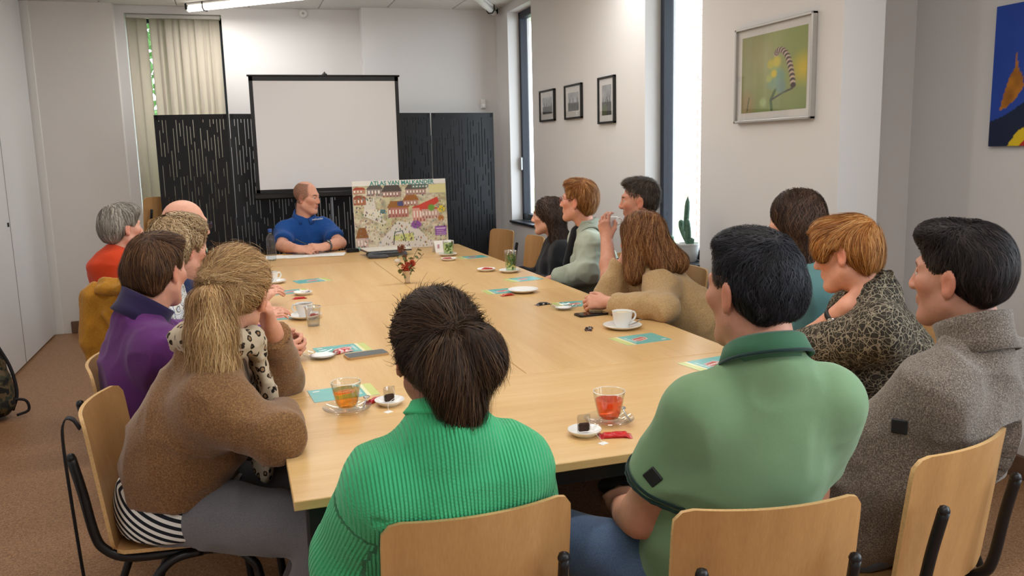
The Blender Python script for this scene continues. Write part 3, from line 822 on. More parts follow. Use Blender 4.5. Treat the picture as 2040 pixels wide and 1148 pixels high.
def arm_prims(c, n, off, upto=2.0, loose=1.0, cap=True, kb=.035):
    """upto: 1 = elbow, 2 = wrist"""
    S, E, W, X, Z, ts, a = c.arm[n]; k = c.k*(.88 if c.fem else 1.0)*c.sp.get('armg', 1.0); out = []
    ru, re, rw = (.055*k+off)*loose, (.044*k+off)*loose, (.031*k+off)
    if upto <= 1:
        e = S+(E-S)*upto; out.append((cone(S, e, ru, ru+(re-ru)*upto+(.006 if off > .004 else 0), capb=cap), kb)); return out
    out.append((cone(S, E, ru, re), kb)); t = upto-1; w = E+(W-E)*t; wr = re+(rw*(loose if off > .004 else 1)-re)*t
    m = E+(W-E)*t*.35
    out.append((cone(E, m, re, re*1.01), .03)); out.append((cone(m, w, re*1.01, wr, capb=cap), .02))
    return out
def leg_prims(c, off, upto=1.0):
    out = []; k = c.k*c.sp.get('legg', 1.0)
    for n in 'RL':
        hj, kn, an, fd = c.leg[n]
        out.append((cone(hj, kn, .088*k+off, .062*k+off), .04)); a = kn+(an-kn)*upto
        out.append((cone(kn, a, .060*k+off, .042*k+off*1.6, capb=True), .03))
    return out
def bbox(prims, pad=.03):
    lo = np.min([p[0][0] for p in prims], 0)-pad; hi = np.max([p[0][1] for p in prims], 0)+pad; return lo, hi
def settle(c, V):
    """flesh and cloth flatten where they rest on the own chair and on the table"""
    ch = getattr(c, 'chair', None)
    if ch is not None:
        x0, y0, a = ch; ca, sa = math.cos(a), math.sin(a); dx, dy = V[:, 0]-x0, V[:, 1]-y0; x = dx*ca+dy*sa; y = -dx*sa+dy*ca; z = V[:, 2].copy()
        top_ = .4530+.008*(x/.2)**2
        m = (np.abs(x) < .215) & (y > -.26) & (y < .20) & (z > .35) & (z < top_); z = np.where(m, top_, z)
        yb = -.205-.19*(z-.44)+.045*(x/.2)**2*(.3+.7*(z-.44)/.38)+.0055
        m = (np.abs(x) < .200) & (z > .44) & (z < .832) & (y < yb) & (y > yb-.16); y = np.where(m, yb, y)
        V = np.stack([x0+x*ca-y*sa, y0+x*sa+y*ca, z], 1)
    zt = c.sp.get('rest') if hasattr(c, 'sp') else None
    if zt:
        m = (V[:, 0] > .068) & (V[:, 0] < 1.682) & (V[:, 1] > 1.773) & (V[:, 1] < 6.602) & (V[:, 2] > .685) & (V[:, 2] < zt); V = V.copy(); V[m, 2] = zt
    if ch is not None:      # cloth beside the table stops at its edge
        d = np.stack([V[:, 0]-.069, 1.681-V[:, 0], V[:, 1]-1.774, 6.601-V[:, 1]], 1); k = d.argmin(1); e = d[np.arange(len(V)), k]
        m = (e > 0) & (e < .05) & (V[:, 2] > .672) & (V[:, 2] < .7500); V = V.copy()
        for q, (ax, val) in enumerate(((0, .069), (0, 1.681), (1, 1.774), (1, 6.601))): V[m & (k == q), ax] = val
        if not zt: m = (e >= .03) & (V[:, 2] > .670) & (V[:, 2] < .7500); V[m, 2] = .670
    if hasattr(c, 'zmin'): V = V.copy(); V[:, 2] = np.maximum(V[:, 2], c.zmin)
    return V
def garment(c, name, mat, prims, h=.010, cuts=(), subs=(), relax_it=2, disp=None, cattr=None, parent=None, label=None):
    lo, hi = bbox(prims); F = Field(lo, hi, h)
    for p, k in prims: F.add(p, k)
    for p, k in subs: F.add(p, k, 's')
    for p, n in cuts: F.cut(p, n)
    V, Q = F.net(); V = relax(V, Q, relax_it)
    if disp is not None: V = V+vnormals(V, Q)*disp(V)[:, None]
    V = settle(c, V)
    at = None
    if cattr is not None: at = cattr(V)
    o = mesh_np(name, V-c.o0, Q, mat, parent or c.root, smooth=True, attrs=at)
    if label: o['label'] = label
    c.last = F
    return o
def folds(amp=.006, sc=9, stretch=(1, 1, 1), seed=0):
    st = np.array(stretch, float)
    def d(V):
        n = vnoise((V+seed*3.7)*st, sc); m = vnoise((V+11.3+seed)*st, sc*2.1)
        return amp*((1-np.abs(2*n-1))**2*1.4-.6)+amp*.45*((1-np.abs(2*m-1))**2-.5)
    return d
def gcoords(c, off=.02):
    """cloth coordinates: x across, y along, z = 1 on sleeves"""
    def fn(V):
        up = nrm(c.SCt-c.hip); Fm = c.frame(.5); q = V-c.hip
        x = q@Fm[0]; y = q@Fm[2]; dep = q@Fm[1]
        u = np.arctan2(x, -dep-.0)*.16; v = y; reg = np.zeros(len(V))
        # use straight x on the back for even ribs
        u = x.copy()
        best = np.full(len(V), 1e9); tor = np.min([p[2](V) for p, k in torso_prims(c, off)[:5]], 0)
        for n in 'RL':
            S, E, W = c.arm[n][:3]; acc = 0
            for a, b in ((S, E), (E, W)):
                ab = b-a; L = np.linalg.norm(ab); t = np.clip(((V-a)@ab)/L**2, 0, 1); w = V-a-t[:, None]*ab; d = np.linalg.norm(w, axis=1)-.055
                ax = ab/L; e1 = nrm(np.cross(ax, c.cf)); e2 = np.cross(ax, e1); ang = np.arctan2(w@e1, w@e2)
                m = (d < best) & (d < tor); best = np.where(m, d, best)
                u = np.where(m, ang*.065, u); v = np.where(m, acc+t*L, v); reg = np.where(m, 1, reg); acc += L
        return {'gc': np.stack([u, v, reg], 1)}
    return fn
def neck_ring(c, name, mat, prof, rx=.064, ry=.070, gap=0, front=0, fwd=0.0, lift=0.0, n=40, th=.003, sc=1.0, base=None):
    """prof: (outward, up) pairs round the neck; gap: half-angle left open in front (deg); front: how much lower the front runs"""
    up = nrm(c.S-c.NB); f = nrm(c.cf-up*(c.cf@up)); r = np.cross(f, up); O = (c.NB if base is None else base)+f*fwd+up*lift
    a0 = math.radians(gap); angs = np.linspace(a0, 2*PI-a0, n+1); V = []; F = []; m = len(prof)
    for a in angs:
        dr = r*math.sin(a)*rx+f*math.cos(a)*ry; dn = nrm(dr); fr = (.5+.5*math.cos(a))**1.5
        for o, h in prof: V.append(O+dr*sc+dn*o+up*(h-front*fr))
    F = [[i*m+j, i*m+j+1, (i+1)*m+j+1, (i+1)*m+j] for i in range(n) for j in range(m-1)]
    o = mesh_np(name, np.array(V)-c.o0, F, mat, c.root, smooth=True)
    s = o.modifiers.new('t', 'SOLIDIFY'); s.thickness = th; s.offset = 0
    return o
def drape_ring(c, F, name, mat, r0, r1, off=.003, n=48, m=5, gap=0, fwd=0.0, rx=1.0, ry=1.06, th=.004, front=0.0, lip=.006, cattr=None):
    """a band lying on the garment round the neck, from radius r0 to r1"""
    up = nrm(c.S-c.NB); f = nrm(c.cf-up*(c.cf@up)); r = np.cross(f, up); O = c.NB+f*fwd
    a0 = math.radians(gap); angs = np.linspace(a0, 2*PI-a0, n+1); V = []
    hs = np.linspace(.05, -.30, 351); I = np.zeros((len(angs), m), int); dirs = []
    for q, a in enumerate(angs):
        d = r*math.sin(a)*rx+f*math.cos(a)*ry; fr = max(0, math.cos(a))*front; dirs.append((d, fr))
        for j in range(m):
            v = F.sample(O+d*(r0+fr+(r1-r0)*j/(m-1))+up*hs[:, None]); i = np.argmax(v < off); I[q, j] = i if v[i] < off else -1
    med = np.array([np.median(I[I[:, j] >= 0, j]) if (I[:, j] >= 0).any() else 60 for j in range(m)])
    for q, (d, fr) in enumerate(dirs):
        for j in range(m):
            i = I[q, j] if I[q, j] >= 0 else med[j]; i = int(np.clip(i, med[j]-30, med[j]+45)); p = O+d*(r0+fr+(r1-r0)*j/(m-1))+up*hs[i]
            if j == 0: p = p+up*lip-d*.002
            V.append(p)
    Fc = [[i*m+j, i*m+j+1, (i+1)*m+j+1, (i+1)*m+j] for i in range(n) for j in range(m-1)]
    o = mesh_np(name, np.array(V)-c.o0, Fc, mat, c.root, smooth=True); s = o.modifiers.new('t', 'SOLIDIFY'); s.thickness = th; s.offset = 0
    return o
def person(label, sp):
    """builds the skin body; clothing and hair are added by the caller"""
    c = skeleton(sp); c.chair = LAST_CHAIR; c.o0 = V3(c.hip[0], c.hip[1], 0); c.root = thing('person', label, 'person', tuple(c.o0), 0, 'people at the meeting')
    hf = sp.get('res', .0065); hh = sp.get('hres', .0042); hp = sp.get('headp', {})
    U, S, L, E, EC = head_prims(hp); sc = c.hs
    def place(lst):
        o = []
        for (lo, hi, fn), k in lst:
            o.append((xform((np.array(lo)*sc, np.array(hi)*sc, (lambda fn: lambda P: fn(P/sc)*sc)(fn)), c.RH, c.H), k*sc))
        return o
    body = []
    for t, k in torso_prims(c, -.012): body.append((t, k))
    up = nrm(c.S-c.NB); nr = .052 if c.fem else .060; nr *= sp.get('neck', 1)
    neck = [(cone(c.S+up*.02+c.RH[1]*.004, c.NB-up*.02, nr, nr*1.10), .03)]
    arms = []; hands = []; hb = []
    for n in 'RL':
        arms += arm_prims(c, n, 0, 2.0, cap=False)
        Sj, Ej, W, X, Z, ts, a = c.arm[n]
        hpz = hand_prims(W, X, Z, ts, a.get('curl', (25, 30, 20)), a.get('spread', 5), a.get('thumb'), .97*(.92 if c.fem else 1.0)*c.k)
        hands.append(hpz); lo, hi = bbox(hpz, .012); hb.append((lo, hi, a.get('res', .010)))
    legs = leg_prims(c, -.012)
    allp = body+neck+arms+sum(hands, [])+legs+place(U)+place(E)
    lo, hi = bbox(allp); hl, hh_ = bbox(place(U)+place(E), .012)
    F = Field(lo, hi, .022, [(hl, hh_, hf)]+hb)
    for p, k in body+neck: F.add(p, k)
    for p, k in arms+legs: F.add(p, k)
    for p, k in place(U): F.add(p, k)
    for p, k in place(S): F.add(p, k, 's')
    for p, k in place(L): F.add(p, k)
    if not sp.get('noears'):
        for p, k in place(E): F.add(p, k)
        for p, k in place(EC): F.add(p, k, 's')
    for hpz in hands:      # keep fingers apart: build each hand alone, then join
        lo, hi = bbox(hpz, .02); sl = F._sl(lo, hi); sub = Field.__new__(Field); sub.ax = [F.ax[a][sl[a]] for a in range(3)]; sub.f = np.full([len(x) for x in sub.ax], 1.0, np.float32)
        for p, k in hpz: sub.add(p, k)
        f = F.f[sl]; k = .012; h = np.maximum(k-np.abs(f-sub.f), 0); F.f[sl] = np.minimum(f, sub.f)-h*h/(4*k)
    V, Q = F.net(); V = relax(V, Q, 1, .4); P = ((V-c.H) @ c.RH.T)/sc; V = settle(c, V)
    P = ((V-c.H) @ c.RH.T)/sc
    col = skin_colors(P, sp.get('tone', '#d9a58a'), hp, None)
    c.body = mesh_np('body', V-c.o0, Q, SKIN, c.root, smooth=True, attrs={'Col': col})
    c.bodyF = F
    if sp.get('eyes', True):
        for s in (-1, 1):
            mb = MB(); n = 12; m = 8; VV = []; CC = []; FF = []
            g = V3(0.0, 1, -.06); g = nrm(g); e1 = nrm(np.cross(g, V3(0, 0, 1))); e2 = np.cross(e1, g)
            for i in range(m+1):
                ph = PI*i/m
                for kk in range(n):
                    t = 2*PI*kk/n; VV.append(V3(s*.0315, .0792, .002)+.0118*(g*math.cos(ph)+(e1*math.cos(t)+e2*math.sin(t))*math.sin(ph)))
                    CC.append(lin('#14100e') if i == 0 else lin(hp.get('iris', '#4a5560')) if i == 1 else lin('#cbbfb6'))
            FF = [[i*n+k, i*n+(k+1) % n, (i+1)*n+(k+1) % n, (i+1)*n+k] for i in range(m) for k in range(n)]
            VV = np.array(VV)*sc @ c.RH+c.H
            mesh_np('eye', VV-c.o0, FF, eye_mat(), c.root, smooth=True, attrs={'Col': np.array(CC)})
    return c
def arm_band(c, F, n, t, w, mat, name, th=.0025):
    """a band round the sleeve at fraction t of the upper arm"""
    S_, E_ = c.arm[n][:2]; u = nrm(E_-S_); e1 = nrm(np.cross(u, V3(.3, .2, 1))); e2 = np.cross(u, e1); V = []; rs = np.linspace(.03, .12, 180); m = 40; R = []
    for j in (0, 1):
        for k in range(m):
            a = 2*PI*k/m; d = e1*math.cos(a)+e2*math.sin(a); p = S_+(E_-S_)*t+u*w*j; f = F.sample(p+d*rs[:, None]); i = np.argmax(f > 0); R.append(rs[i] if f[i] > 0 else .07)
    R = np.minimum(np.array(R), np.median(R)*1.18)
    for j in (0, 1):
        for k in range(m): a = 2*PI*k/m; V.append(S_+(E_-S_)*t+u*w*j+(e1*math.cos(a)+e2*math.sin(a))*(R[j*m+k]+.008))
    o = mesh_np(name, np.array(V)-c.o0, [[k, (k+1) % m, m+(k+1) % m, m+k] for k in range(m)], mat, c.root, smooth=True); o.modifiers.new('t', 'SOLIDIFY').thickness = th
    return o
def shoes(c, col='#2a2623'):
    for n in 'RL':
        hj, kn, an, fd = c.leg[n]; heel = an.copy(); heel[2] = .045; r = np.cross(fd, V3(0, 0, 1))
        pr = [(cone(heel-fd*.03, heel+fd*.07, .040, .043), .03), (cone(heel+fd*.07-V3(0, 0, .004), heel+fd*.175-V3(0, 0, .012), .046, .034), .03), (cone(an+V3(0, 0, .02), heel, .046, .044), .03)]
        garment(c, 'shoe', M('shoe_'+col[1:], col, .5), pr, .017, cuts=[((0, 0, .004), (0, 0, -1))])
# ---------------------------------------------------------------- hair
def hair_mat():
    def build(nt, b, src):
        b.inputs['Anisotropic'].default_value = .4
    return M('hair', attr='Col', rough=.55, spec=.22, build=build)
def hair(c, shell, cols, flow, subs=(), n=1500, steps=8, step=.012, rad=.0011, res=.006, lift=(0., .006), wave=0, wavef=60, region=None, shell_disp=.004, extra=None, sides=3,
         grow=None, seed=1, sh_scale=(40, 40, 40), name='hair'):
    """shell: list of (prim, k) in head-local metres; flow(P) -> direction in head-local; strands follow the shell's surface"""
    rng = np.random.default_rng(seed); sc = c.hs
    lo, hi = bbox(shell, .035); F = Field(lo, hi, res)
    for p, k in shell: F.add(p, k)
    for p, k in subs: F.add(p, k, 's')
    V, Q = F.net(); V = relax(V, Q, 2); N = vnormals(V, Q)
    V = V+N*((vnoise(V*np.array(sh_scale)/40., 40)-.6)*shell_disp)[:, None]
    colL = np.array([lin(x) for x in cols])
    def mixcol(t):
        t = np.clip(t, 0, .999)*(len(colL)-1); i = t.astype(int); f = (t-i)[:, None]; return colL[i]*(1-f)+colL[np.minimum(i+1, len(colL)-1)]*f
    VV = [V]; FF = [Q]; CC = [mixcol(.25+.3*fbm(V, 60))]; nv = len(V)
    # strands
    ok = np.ones(len(V), bool) if region is None else region(V)
    cand = np.argwhere(ok)[:, 0]
    if len(cand) and n:
        r = cand[rng.integers(0, len(cand), n)]; P = V[r]+rng.normal(size=(n, 3))*.003
        clump = np.clip((vnoise(P*np.array(sh_scale)/40., 75)-.15)/.7, 0, 1); off = lift[0]+(lift[1]-lift[0])*(.45*rng.random(n)+.55*clump); tone = np.clip(-.05+.65*np.clip((vnoise(P+5.31, 75)-.15)/.7, 0, 1)+rng.random(n)*.5, 0, 1); ph = rng.random(n)*6.28
        path = []; gn = []
        D = None; lens = rng.uniform(.6, 1.3, n)
        for s in range(steps+1):
            f, G = F.sample(P, True)
            P = P-(f-off)[:, None]*G*np.where(np.abs(f) < .05, 1, 0)[:, None]
            path.append(P.copy()); gn.append(G.copy())
            d = flow(P)+rng.normal(size=(n, 3))*.10; d = d-G*((d*G).sum(1)[:, None])*.92; d /= np.linalg.norm(d, axis=1)[:, None]+1e-9
            if D is not None: d = d*.65+D*.35; d /= np.linalg.norm(d, axis=1)[:, None]+1e-9
            D = d
            if wave:
                sd = np.cross(d, G); d = d+sd*(np.sin(ph+s*step*wavef)*wave)[:, None]+G*(np.cos(ph+s*step*wavef)*wave*.6)[:, None]
            if grow is not None: off = off+grow*rng.random(n)
            P = P+d*(step*lens)[:, None]
        path = np.array(path)                               # steps+1, n, 3
        if extra is not None: path = extra(path, rng)
        m = path.shape[0]; T = np.gradient(path, axis=0); T /= np.linalg.norm(T, axis=2)[..., None]+1e-9
        A = np.cross(T, np.array([.3, .2, 1.])); A /= np.linalg.norm(A, axis=2)[..., None]+1e-9; B = np.cross(T, A)
        w = rad*(1-.75*np.linspace(0, 1, m)**2)[:, None, None]*rng.uniform(.7, 1.3, (1, path.shape[1], 1))
        sd = np.cross(T, np.array(gn)); sd /= np.linalg.norm(sd, axis=2)[..., None]+1e-9; sides = 2      # ribbons lying on the head
        R = np.stack([path-sd*w*1.25, path+sd*w*1.25], 2)
        idx = np.arange(m*path.shape[1]*2).reshape(m, path.shape[1], 2)+nv
        q = [np.stack([idx[:-1, :, 0], idx[1:, :, 0], idx[1:, :, 1], idx[:-1, :, 1]], -1).reshape(-1, 4)]
        VV.append(R.reshape(-1, 3)); FF += q
        tc = mixcol(tone); grad = np.ones(m)
        CC.append((tc[None, :, None, :]*grad[:, None, None, None]*np.ones((1, 1, sides, 1))).reshape(-1, 3))
    V = np.concatenate(VV)*sc @ c.RH+c.H
    o = mesh_np(name, V-c.o0, np.concatenate(FF), hair_mat(), c.root, smooth=True, attrs={'Col': np.concatenate(CC)})
    return o
def to_local(c, P): return ((np.asarray(P, float)-c.H) @ c.RH.T)/c.hs
def to_world(c, P): return (np.asarray(P, float)*c.hs) @ c.RH+c.H
def fdown(c, w=1.0):
    """gravity in head-local axes"""
    return (V3(0, 0, -1) @ c.RH.T)*w
def cap_shell(t=.016, back=0.0, low=-.055, w=1.0, top=0.0, fringe=.0):
    """cranial hair cap"""
    return [(ell((0, -.018-back*.5, .036+top*.4), (.0755*w+t, .092+t+back*.5, .086+t+top*.6)), .01),
            (cone((-.045*w, -.06-back*.4, low+.02), (.045*w, -.06-back*.4, low+.02), .040+t*.6, .040+t*.6), .05)]
def face_sub(zf=.062, depth=.042, low=-.2):
    """opens the cap over the face and around the ears"""
    return [(ell((0, .125, -.055), (.074, .112, zf+.062)), .02), (ell((-.085, .018, -.045), (.04, .038, .062)), .012), (ell((.085, .018, -.045), (.04, .038, .062)), .012),
            (ell((0, .04, -.13), (.075, .07, .07)), .02)]
def flow_short(c, part=0, fwd=.35, crown=(0, -.055, .10)):
    cr = np.array(crown)
    def fn(P):
        v = P-cr; v = v/(np.linalg.norm(v, axis=1)[:, None]+1e-6); top = np.clip((P[:, 2]-.03)/.06, 0, 1)[:, None]
        return v*.8+np.array([0, 0, -1])*(1-top)*.9+np.array([part, fwd, 0])*top
    return fn
def flow_down(c, part=.0, back=0.3):
    g = fdown(c)
    def fn(P):
        top = np.clip((P[:, 2]-.05)/.06, 0, 1)[:, None]; sd = np.sign(P[:, :1]-part)
        return g*1.2*(1-top*.7)+np.concatenate([sd, np.zeros_like(sd), np.zeros_like(sd)], 1)*top*.9+np.array([0, -1, 0])*back*top
    return fn
# ================================================================ cloth materials
def tex(nt, kind, src, scale, **kw):
    t = nt.nodes.new(kind)
    if 'Scale' in t.inputs: t.inputs['Scale'].default_value = scale
    for k, v in kw.items():
        if k in t.inputs: t.inputs[k].default_value = v
        else: setattr(t, k, v)
    nt.links.new(src, t.inputs['Vector']); return t
def ramp(nt, fac, stops, interp='LINEAR'):
    cr = nt.nodes.new('ShaderNodeValToRGB'); e = cr.color_ramp.elements; cr.color_ramp.interpolation = interp
    e[0].position = stops[0][0]; e[0].color = (*lin(stops[0][1]), 1); e[1].position = stops[-1][0]; e[1].color = (*lin(stops[-1][1]), 1)
    for p, c in stops[1:-1]: x = e.new(p); x.color = (*lin(c), 1)
    nt.links.new(fac, cr.inputs[0]); return cr
def bumped(nt, b, h, stg, dist):
    bm = nt.nodes.new('ShaderNodeBump'); bm.inputs['Strength'].default_value = stg; bm.inputs['Distance'].default_value = dist
    nt.links.new(h, bm.inputs['Height']); nt.links.new(bm.outputs[0], b.inputs['Normal'])
def heather(name, stops, scale=420, rough=.95, bump=.35, stretch=None):
    def build(nt, b, src):
        if stretch:
            mp = nt.nodes.new('ShaderNodeMapping'); mp.inputs['Scale'].default_value = stretch; nt.links.new(src, mp.inputs[0]); src = mp.outputs[0]
        t = tex(nt, 'ShaderNodeTexNoise', src, scale, Detail=3, Roughness=.7)
        cr = ramp(nt, t.outputs[0], stops); nt.links.new(cr.outputs[0], b.inputs['Base Color']); bumped(nt, b, t.outputs[0], bump, .0015)
        b.inputs['Sheen Weight'].default_value = .25; b.inputs['Sheen Roughness'].default_value = .5
    return M(name, rough=rough, build=build, spec=.2)
def cloth(name, col, var=.10, scale=600, bump=.25, rough=.9, sheen=.15, fold=0):
    c = np.array(lin(col))
    def build(nt, b, src):
        t = tex(nt, 'ShaderNodeTexNoise', src, scale, Detail=2)
        g = tex(nt, 'ShaderNodeTexNoise', src, 9, Detail=3)
        ad = nt.nodes.new('ShaderNodeMath'); ad.operation = 'MULTIPLY_ADD'; ad.inputs[1].default_value = .5; nt.links.new(g.outputs[0], ad.inputs[0])
        h = nt.nodes.new('ShaderNodeMath'); h.operation = 'MULTIPLY'; h.inputs[1].default_value = .5; nt.links.new(t.outputs[0], h.inputs[0]); nt.links.new(h.outputs[0], ad.inputs[2])
        cr = nt.nodes.new('ShaderNodeValToRGB'); e = cr.color_ramp.elements; e[0].position = .3; e[1].position = .7
        e[0].color = (*(c*(1-var)), 1); e[1].color = (*np.minimum(c*(1+var), 1), 1)
        nt.links.new(ad.outputs[0], cr.inputs[0]); nt.links.new(cr.outputs[0], b.inputs['Base Color'])
        bumped(nt, b, t.outputs[0], bump, .001)
        b.inputs['Sheen Weight'].default_value = sheen
    return M(name, rough=rough, build=build, spec=.25)
def gc_src(nt, scale):
    a = nt.nodes.new('ShaderNodeAttribute'); a.attribute_name = 'gc'
    mp = nt.nodes.new('ShaderNodeMapping'); mp.inputs['Scale'].default_value = scale; nt.links.new(a.outputs['Vector'], mp.inputs[0]); return mp.outputs[0]
def ribknit(name, c_hi, pitch=.0075):
    def build(nt, b, src):
        N, L = nt.nodes, nt.links; s = gc_src(nt, (1, 1, 1)); sp = N.new('ShaderNodeSeparateXYZ'); L.new(s, sp.inputs[0])
        def mth(op, a, bb=None, v=None):
            m = N.new('ShaderNodeMath'); m.operation = op
            if hasattr(a, 'links'): L.new(a, m.inputs[0])
            else: m.inputs[0].default_value = a
            if bb is not None:
                if hasattr(bb, 'links'): L.new(bb, m.inputs[1])
                else: m.inputs[1].default_value = bb
            return m.outputs[0]
        n = tex(nt, 'ShaderNodeTexNoise', s, 14, Detail=1)
        wob = mth('MULTIPLY', n.outputs[0], .006)
        x = mth('ADD', sp.outputs[0], wob)
        rib = mth('SINE', mth('MULTIPLY', x, 2*PI/pitch)); rib01 = mth('MULTIPLY_ADD', rib, .5); rib01.node.inputs[2].default_value = .5
        # stitches along the rib, shifted on every other rib
        ph = mth('MULTIPLY', mth('FLOOR', mth('MULTIPLY', x, 1/pitch)), .5)
        st = mth('SINE', mth('MULTIPLY', mth('ADD', mth('MULTIPLY', sp.outputs[1], 1/.0062), ph), 2*PI)); st01 = mth('MULTIPLY_ADD', st, .5); st01.node.inputs[2].default_value = .5
        h = mth('ADD', mth('MULTIPLY', rib01, .8), mth('MULTIPLY', st01, .2))
        b.inputs['Base Color'].default_value = (*lin(c_hi), 1)
        bumped(nt, b, h, .9, .004); b.inputs['Sheen Weight'].default_value = .2
    return M(name, rough=.9, build=build, spec=.2)
def stripes(name, c1, c2, pitch=.017, duty=.5):
    def build(nt, b, src):
        s = gc_src(nt, (1, 1, 1)); sp = nt.nodes.new('ShaderNodeSeparateXYZ'); nt.links.new(s, sp.inputs[0])
        m = nt.nodes.new('ShaderNodeMath'); m.operation = 'PINGPONG'; m.inputs[1].default_value = pitch/2; nt.links.new(sp.outputs[1], m.inputs[0])
        m2 = nt.nodes.new('ShaderNodeMath'); m2.operation = 'MULTIPLY'; m2.inputs[1].default_value = 2/pitch; nt.links.new(m.outputs[0], m2.inputs[0])
        cr = ramp(nt, m2.outputs[0], [(0, c1), (duty, c2)], 'CONSTANT'); nt.links.new(cr.outputs[0], b.inputs['Base Color'])
    return M(name, rough=.85, build=build, spec=.2)
def squiggle(name, bg, line, bg2, scale=70, width=.06):
    """dark cloth covered with fine curling stems"""
    def build(nt, b, src):
        N, L = nt.nodes, nt.links
        wn = tex(nt, 'ShaderNodeTexNoise', src, 30, Detail=1); mix = N.new('ShaderNodeVectorMath'); mix.operation = 'SCALE'; mix.inputs['Scale'].default_value = .035; L.new(wn.outputs['Color'], mix.inputs[0])
        ad = N.new('ShaderNodeVectorMath'); ad.operation = 'ADD'; L.new(src, ad.inputs[0]); L.new(mix.outputs[0], ad.inputs[1])
        v = tex(nt, 'ShaderNodeTexVoronoi', ad.outputs[0], scale, feature='DISTANCE_TO_EDGE')
        v2 = tex(nt, 'ShaderNodeTexVoronoi', ad.outputs[0], scale*1.7, feature='DISTANCE_TO_EDGE')
        mn = N.new('ShaderNodeMath'); mn.operation = 'MINIMUM'; L.new(v.outputs['Distance'], mn.inputs[0]); L.new(v2.outputs['Distance'], mn.inputs[1])
        cr = ramp(nt, mn.outputs[0], [(0, line), (width, line), (width*1.6, bg), (.3, bg2)]); L.new(cr.outputs[0], b.inputs['Base Color'])
    return M(name, rough=.85, build=build, spec=.2)
def paisley(name):
    def build(nt, b, src):
        N, L = nt.nodes, nt.links
        wn = tex(nt, 'ShaderNodeTexNoise', src, 25, Detail=1); mix = N.new('ShaderNodeVectorMath'); mix.operation = 'SCALE'; mix.inputs['Scale'].default_value = .03; L.new(wn.outputs['Color'], mix.inputs[0])
        ad = N.new('ShaderNodeVectorMath'); ad.operation = 'ADD'; L.new(src, ad.inputs[0]); L.new(mix.outputs[0], ad.inputs[1])
        v = tex(nt, 'ShaderNodeTexVoronoi', ad.outputs[0], 36)
        cr = ramp(nt, v.outputs['Distance'], [(.0, '#3b5d86'), (.16, '#d8dadb'), (.30, '#23384f'), (.36, '#c9c6b4'), (.52, '#e2e2df'), (.60, '#4c6a8c'), (.66, '#dcdcd8')])
        L.new(cr.outputs[0], b.inputs['Base Color'])
    return M(name, rough=.8, build=build, spec=.25)
def leopard(name):
    def build(nt, b, src):
        N, L = nt.nodes, nt.links
        n = tex(nt, 'ShaderNodeTexNoise', src, 55, Detail=2); v = tex(nt, 'ShaderNodeTexVoronoi', src, 42)
        ad = N.new('ShaderNodeMath'); ad.operation = 'MULTIPLY_ADD'; ad.inputs[1].default_value = .55; L.new(n.outputs[0], ad.inputs[0]); L.new(v.outputs['Distance'], ad.inputs[2])
        cr = ramp(nt, ad.outputs[0], [(.42, '#8f6f52'), (.50, '#1d1916'), (.62, '#1d1916'), (.66, '#bdae98')], 'LINEAR'); L.new(cr.outputs[0], b.inputs['Base Color'])
    return M(name, rough=.85, build=build, spec=.2)
def denim(name, c1, c2):
    return heather(name, [(.3, c1), (.7, c2)], 700, .9, .2)
HOLD = ((35, 45, 30), (40, 48, 32), (45, 50, 34), (50, 52, 34))
def top(c, name, mat, sleeve=2.0, off=.012, loose=1.05, h=.010, hem=-.06, fold=.004, fs=8, extra=(), cattr=None, g=1.0, cuff=True, kb=.035, cuts2=(), **kw):
    pr = torso_prims(c, off, g)
    for n in 'RL': pr += arm_prims(c, n, off+.002, sleeve, loose, kb=kb)
    pr += list(extra)
    F = c.frame(0.); return garment(c, name, mat, pr, h, cuts=[(c.spine(0)+F[2]*hem, -F[2])]+list(cuts2), disp=folds(fold, fs, seed=int(c.H[0]*50)), cattr=cattr, **kw)
def trousers(c, mat, h=.016, off=.008, fold=.004):
    pr = leg_prims(c, off)+[(ell(c.spine(0), (.168*c.k+off, .125*c.k+off, .11), c.frame(0)), .06)]
    return garment(c, 'trousers', mat, pr, h, disp=folds(fold, 9))
def glasses(c, col='#1b1b22', rimless=False, z=.004):
    t = M('glasses_'+col[1:], col, .3); mb = MB()
    def w(x, y, z): return to_world(c, (x, y, z))-c.o0
    for s in (-1, 1):
        pts = []
        for k in range(17):
            a = 2*PI*k/16; pts.append(w(s*.033+.024*math.cos(a), .108-.006*abs(math.cos(a)) if True else 0, z+.017*math.sin(a)))
        mb.tube(pts, .0014, 6, cap=False)
        mb.tube([w(s*.057, .100, z+.006), w(s*.072, .085, z+.007), w(s*.0775, .03, z+.006), w(s*.079, -.002, z+.004), w(s*.079, -.012, z-.012)], .0014, 6)
    mb.tube([w(-.010, .108, z+.004), w(0, .112, z+.006), w(.010, .108, z+.004)], .0013, 6)
    o = mb.build('glasses', t, c.root, smooth=True)
    for s in (-1, 1):
        V = [w(s*.033+.023*math.cos(2*PI*k/16), .105, z+.016*math.sin(2*PI*k/16)) for k in range(16)]
        mesh_np('lens', V, [list(range(16))], glass_thin('lens_glass'), o)
    return o
